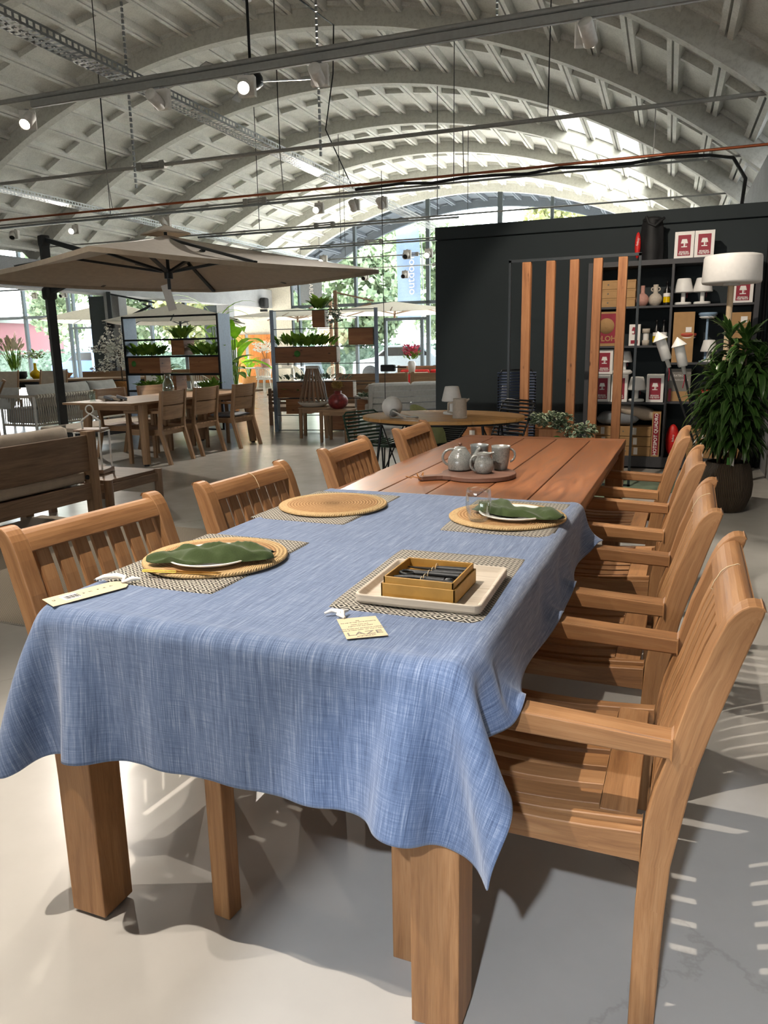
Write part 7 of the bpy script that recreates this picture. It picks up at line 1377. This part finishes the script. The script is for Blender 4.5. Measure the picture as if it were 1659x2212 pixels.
# ================================================================== OUTSIDE
def tree(X, Y, h, r, n, mat, lb, seed, tr=.14):
    o = thing('tree', lb, 'tree', V(X, Y, -.03), 0, 'trees beyond the forecourt'); MB().tube([(0, 0, 0), (.1, 0, h * .35), (-.1, .1, h * .6)], [tr, tr * .8, tr * .4], 8).build('trunk', M['bark'], o); rd = random.Random(seed); t = MB()
    cl = [(Vector((rd.uniform(-.6, .6) * r, rd.uniform(-.6, .6) * r, h * rd.uniform(.38, .95))), rd.uniform(.35, .6) * r) for _ in range(12)]
    for k in range(int(n * 1.5)):
        c, q = cl[k % 12]; d = Vector([rd.gauss(0, 1) for _ in range(3)]).normalized(); p = c + d * q * rd.uniform(.6, 1.0); s_ = rd.uniform(.2, .4); e1 = Vector([rd.uniform(-1, 1) for _ in range(3)]).normalized(); e2 = e1.cross(d).normalized(); t.add([p - e1 * s_ / 2, p + e2 * s_ / 2, p + e1 * s_ / 2, p - e2 * s_ / 2], [(0, 1, 2, 3)])
    t.build('crown', M[mat], o); return o
for i, (X, Y, h, r, n, mt_, lb) in enumerate(((-12.6, 33, 5.6, 2.2, 2600, 'tree_leaf', 'leafy tree outside behind the beam end'), (-10.6, 38, 6.6, 2.2, 2200, 'tree_leaf', 'leafy tree outside left of the blue banner'), (-5.2, 40, 9.4, 2.4, 2400, 'tree_leaf2', 'yellowing tree outside above the dark wall'), (-1.6, 38, 8.8, 2.6, 2400, 'tree_leaf2', 'yellowing tree outside right of the thick mullion'), (-17.5, 33, 5.5, 2.6, 2400, 'tree_leaf', 'leafy tree outside behind the left plant rack'),
    (-22.5, 34, 5.6, 2.8, 2400, 'tree_leaf2', 'yellow-green tree outside behind the parasol pole'), (-27.5, 35, 5.5, 2.6, 2200, 'tree_leaf', 'leafy tree outside at the left edge'), (-31, 33, 6.5, 2.6, 2200, 'tree_leaf', 'leafy tree outside behind the red building corner'), (-24.8, 37.5, 8.5, 3.0, 2400, 'tree_leaf', 'tall tree outside far left between the mullions'), (-19.8, 38, 8.5, 3.0, 2400, 'tree_leaf2', 'tall yellow-green tree outside behind the dark column'), (-14.8, 38, 8.0, 2.6, 2200, 'tree_leaf', 'tall tree outside between the plant racks'), (-8.0, 36, 4.2, 2.0, 2000, 'tree_leaf', 'low bushy tree outside behind the glass door'))): tree(X, Y, h, r, n, mt_, lb, i + 20)
rd = random.Random(77); t = MB()
for k in range(9000):
    p = Vector((rd.uniform(-38, 4), 32.3 + rd.uniform(-.5, .5), rd.uniform(0, 1.5))); s_ = .2; e1 = Vector([rd.uniform(-1, 1) for _ in range(3)]).normalized(); e2 = Vector([rd.uniform(-1, 1) for _ in range(3)]).normalized(); t.add([p - e1 * s_ / 2, p + e2 * s_ / 2, p + e1 * s_ / 2, p - e2 * s_ / 2], [(0, 1, 2, 3)])
hd = thing('hedge', 'clipped green hedge running outside behind the windows', 'hedge', (CAM[0], CAM[1], -.03), VY); t.build('leaves', M['hedge'], hd); MB().bx(-38, 4, 32.05, 32.55, 0, 1.3).build('core', M['hedge'], hd)
def car(X, Y, rz, mat, lb):
    o = thing('parked_car', lb, 'car', V(X, Y, -.03), VY + rz, 'cars parked outside'); MB().strip([(-2.1, .35), (-2.05, .8), (-1.2, .95), (-.6, 1.4), (.7, 1.42), (1.3, .98), (2.05, .85), (2.15, .35)], [(-2.1, .25)] * 1 + [(-1.9, .25), (-1.2, .25), (-.6, .25), (.7, .25), (1.3, .25), (1.9, .25), (2.15, .25)], -.85, .85).build('body', M[mat], o, .06, 2)
    MB().strip([(-1.0, 1.02), (-.58, 1.33), (.66, 1.35), (1.1, 1.02)], [(-1.0, 1.0), (-.5, 1.0), (.5, 1.0), (1.1, 1.0)], -.86, .86).build('side_windows', M['black_plastic'], o)
    for x in (-1.35, 1.35):
        for y in (-.8, .8): MB().lathe([(0, -.1), (.3, -.1), (.32, -.06), (.32, .06), (.3, .1), (0, .1)], (x, y, .32), 20, Matrix.Rotation(PI / 2, 3, 'X')).build('wheel', M['tyre'], o)
    return o
car(-9.9, 29.6, .1, 'car_grey', 'grey car parked outside the middle windows'); car(-6.5, 29.8, .0, 'car_grey', 'grey car parked outside near the glass door'); car(-24.3, 28.4, .0, 'car_blue', 'blue car parked outside behind the dark column'); car(-16.2, 29.6, .0, 'car_grey', 'light car parked outside behind the left rack')
bn = thing('beach_flag', 'tall pale blue banner flag with vertical lettering outside', 'banner', V(-9.05, 27.3, -.03), VY)
def bf2(u, v): return (-.45 + .95 * u * (1 - .12 * v), .06 * math.sin(4 * u + 5 * v), 2.3 + 3.35 * v - .25 * (u - .3) ** 2 * (v > .8))
MB().grid(bf2, 12, 24).build('flag_cloth', M['blue_metal'], bn); MB().tube([(.55, 0, 0), (.55, 0, 3.5), (.48, 0, 5.4), (.2, 0, 5.75)], .02, 6).build('mast', M['gal'], bn); textmesh('lettering', 'outdoor', .42, M['white_card'], bn, (.12, -.1, 3.9), (PI / 2, -PI / 2, 0), .002)
MB().bx(-.4, .6, -.4, .4, 0, .06).build('foot', M['gal'], bn)
o = thing('red_container', 'dark red clad building outside at the left edge', 'building', V(-36.4, 34, -.03), VY); MB().bx(-2.5, 2.2, -2, 3, 0, 3.0).build('walls', M['red_metal'], o); MB().bx(-2.7, 2.4, -2.2, 3.2, 3.0, 3.2).build('roof', M['gal'], o)
o = thing('blue_door_panel', 'blue ribbed steel panel leaning outside the left windows', 'panel', V(-22.6, 26.6, -.03), VY)
for k in range(6): MB().bx(-.55 + k * .18, -.42 + k * .18, -.03, .03, 0, 2.5).build('rib', M['blue_metal'], o)
MB().bx(-.6, .6, .03, .06, 0, 2.5).build('sheet', M['white_card'], o)
o = thing('brick_house', 'dark brick gable house outside behind the glass door', 'house', V(-6.9, 44, -.03), VY); MB().strip([(-4, 0), (-4, 3), (0, 6.5), (4, 3), (4, 0)], [(-4, 0), (-2, 0), (0, 0), (2, 0), (4, 0)], 0, 6).build('walls', M['frame_blue'], o)
o = thing('display_screen', 'translucent printed banner hung inside the upper window, grey with white letters', 'banner', V(-11.0, YE - .3, 0), VY); MB().bx(-.75, .05, 0, .004, 2.82, 3.55).build('fabric', M['cushion_dark'], o); MB().tube([(-.7, 0, 3.55), (-.7, 0, 4.6)], .006, 5).tube([(0, 0, 3.55), (0, 0, 4.9)], .006, 5).build('hanging_wire', M['black'], o); textmesh('lettering', 'GARDEN', .2, M['white_card'], o, (-.35, -.01, 3.18), (PI / 2, PI / 2, 0), .001)
# ------------------------------------------------------------------ visible spotlights
spot(-5.62, -2, True, V(-4.6, 2.4, .5), 'lit spotlight at the far left of the front rail', 110, .7, size=75)
spot(-4.15, -2, False, V(-4.5, 12, 1.5), 'unlit spotlight with black louvre beside the cable tray on the front rail', 0, 0)
spot(-3.33, -2, True, V(-.7, .9, .7), 'brightly lit spotlight in the middle of the front rail', 60, .2)
spot(-2.68, -2, False, V(-3.6, 12, 1.5), 'pointed-down spotlight right of the bright one on the front rail', 0, .2); spot(-.66, -2, False, V(.1, 8.6, 1.1), 'spotlight at the right of the front rail facing the dark wall', 120, .3, (1, .88, .74), 86)
spot(-11.11, 0, False, V(-8.6, 8, .5), 'white spotlight on the third rail at the far left edge', 0); spot(-9.75, 0, True, V(-7.5, 3, .5), 'lit spotlight on the third rail above the parasol pole', 230, size=90)
spot(-7.88, 0, False, V(-8, 16, .5), 'small spotlight with louvre hanging over the big parasol', 0); spot(-5.11, 0, True, V(-4.4, 4, .6), 'lit spotlight left of the tray crossing on the third rail', 230, size=90); spot(-4.52, 0, False, V(-5, 16, .5), 'spotlight under the tray crossing on the third rail', 120, size=90); spot(-4.08, 0, False, V(-4.0, 17, .8), 'spotlight with louvre right of the tray crossing on the third rail', 0)
for X, lb in ((-7.49, 'left spotlight of the far pair above the parasol edge'), (-7.0, 'right spotlight of the far pair above the parasol edge'), (-6.25, 'far spotlight in front of the arched window'), (-4.57, 'far spotlight in front of the blue banner'), (-4.16, 'far spotlight just left of the dark wall')): spot(X, 1, X in (-6.25, -4.16), V(X + .4, 8, .5), lb, 0, 0, z=3.05 + .0)
for X, lb in ((-6.42, 'distant small spotlight over the pale parasol, left'), (-5.49, 'distant small spotlight over the pale parasol, right')): spot(X, 2, False, V(X, 10, .5), lb, 0, 0, z=2.95)
for X, lb in ((-15.9, 'distant lit spotlight at the left windows'), (-14.9, 'distant spotlight above the cream parasol'), (-17.2, 'distant spotlight at the far left windows')): spot(X, 2, X == -15.9, V(X, 10, .5), lb, 0, 0, z=2.9)
MB_ = MB().bx(-17.8, -14.4, Y0 + 2 * SP - .02, Y0 + 2 * SP + .02, 2.96, 3.0); tag(vo(MB_.build('light_rail', M['gal'])), 'spotlight rail in the side aisle at the far left', 'light rail')
# spotlights above and behind the photographer's frame that light the table and floor, then added fill lamps
spot(-1.53, -4, True, (1.2, .8, .3), 'lit spotlight above the near left table corner, out of frame', 165, 0, size=78); spot(-3.0, -4, True, (.2, .0, .3), 'lit spotlight far left over the near table end, out of frame', 75, 0, size=62)
spot(-2.2, -3, True, (.5, .6, .7), 'lit spotlight over the middle of the table, out of frame', 50, 0); spot(-.6, -3, True, (1.5, 2.6, .3), 'lit spotlight over the right-hand armchairs, out of frame', 60, 0)
spot(-1.0, -3, True, (.5, 2.7, .76), 'lit spotlight aimed at the bare teak table end, out of frame', 85, 0)
spot(-.2, -5, True, (1.25, -.05, 0), 'added cool white spotlight imitating daylight, behind the photographer, out of frame', 380, 0, (.80, .88, 1), 22, blend=.35, rad=.06)  # unseen lamp added; its soft cone edge imitates daylight on cloth and floor
for X, tx_, ty_, e_, lb in ((-4.9, -5.6, 7.6, 270, 'lit spotlight added to brighten the weathered teak table, out of frame'), (-2.4, -4.2, 9.6, 250, 'lit spotlight added to brighten the plant racks, above the frame')):
    spot(X, -3, True, V(tx_, ty_, .9), lb, e_, 0, size=62)  # both are unseen lamps added to lift the dim middle ground
spot(.3, -3, True, (1.5, 5.4, .8), 'lit spotlight added to brighten the potted dracaena, above the frame', 55, 0, size=60)  # extra unseen lamp added for the plant and its dark pot
spot(-4.6, -4, True, (-3.1, 3.3, .4), 'lit spotlight added to brighten the teak garden sofa, out of frame', 75, 0, size=60)  # unseen lamp added on the camera side to lift the sofa back
# ================================================================== DAYLIGHT
w = bpy.data.worlds.new('World'); SC.world = w; w.use_nodes = True; nt = w.node_tree; bg = nt.nodes['Background']
bg.inputs[0].default_value = (.90, .96, 1, 1); bg.inputs[1].default_value = 11.0
sd_ = bpy.data.lights.new('sun', 'SUN'); sd_.energy = 100; sd_.angle = math.radians(.6); sd_.color = (1, .98, .94); so = bpy.data.objects.new('sun', sd_); COL.objects.link(so)
so.rotation_euler = Vector((.32, -1, -.82)).to_track_quat('-Z', 'Y').to_euler()
def portal(name, X, Y, z, sx, sy, ry):
    l = bpy.data.lights.new(name, 'AREA'); l.shape = 'RECTANGLE'; l.size = sx; l.size_y = sy; l.cycles.is_portal = True; o = bpy.data.objects.new(name, l); COL.objects.link(o); o.location = V(X, Y, z); o.rotation_euler = Vector(ry).to_track_quat('-Z', 'Y').to_euler(); return o
portal('window_portal', -5.8, YE - .15, 2.9, 13, 5.8, (math.sin(VY), -math.cos(VY), 0)); portal('window_portal', -20.5, YE - .15, 2.9, 13, 5.8, (math.sin(VY), -math.cos(VY), 0)); portal('rear_portal', -4.5, YB + .05, 1.6, 7, 1.2, (-math.sin(VY), math.cos(VY), 0))
# ================================================================== CAMERA, WORLD, RENDER SETTINGS
f, cx_, cy_, cz_, yaw, pit, rol = 1626.5688, *CAM, math.radians(22.12), math.radians(12.34), math.radians(-1.03)
cy0, sy0 = math.cos(yaw), math.sin(yaw); fwd0 = Vector((-sy0, cy0, 0)); rt = Vector((cy0, sy0, 0)); up0 = Vector((0, 0, 1))
fw = fwd0 * math.cos(pit) - up0 * math.sin(pit); up = up0 * math.cos(pit) + fwd0 * math.sin(pit)
r2 = rt * math.cos(rol) + up * math.sin(rol); u2 = up * math.cos(rol) - rt * math.sin(rol)
cam = bpy.data.cameras.new('camera'); co = bpy.data.objects.new('camera', cam); COL.objects.link(co)
mt = Matrix((r2, u2, -fw)).transposed().to_4x4(); mt.translation = Vector((cx_, cy_, cz_)); co.matrix_world = mt
cam.sensor_fit = 'VERTICAL'; cam.sensor_height = 34.6; cam.lens = f / 2212 * 34.6; cam.clip_start = .05; cam.clip_end = 400
SC.camera = co
SC.view_settings.view_transform = 'Standard'; SC.view_settings.look = 'None'; SC.view_settings.gamma = 1; SC.view_settings.use_curve_mapping = False
SC.view_settings.exposure = 0.22
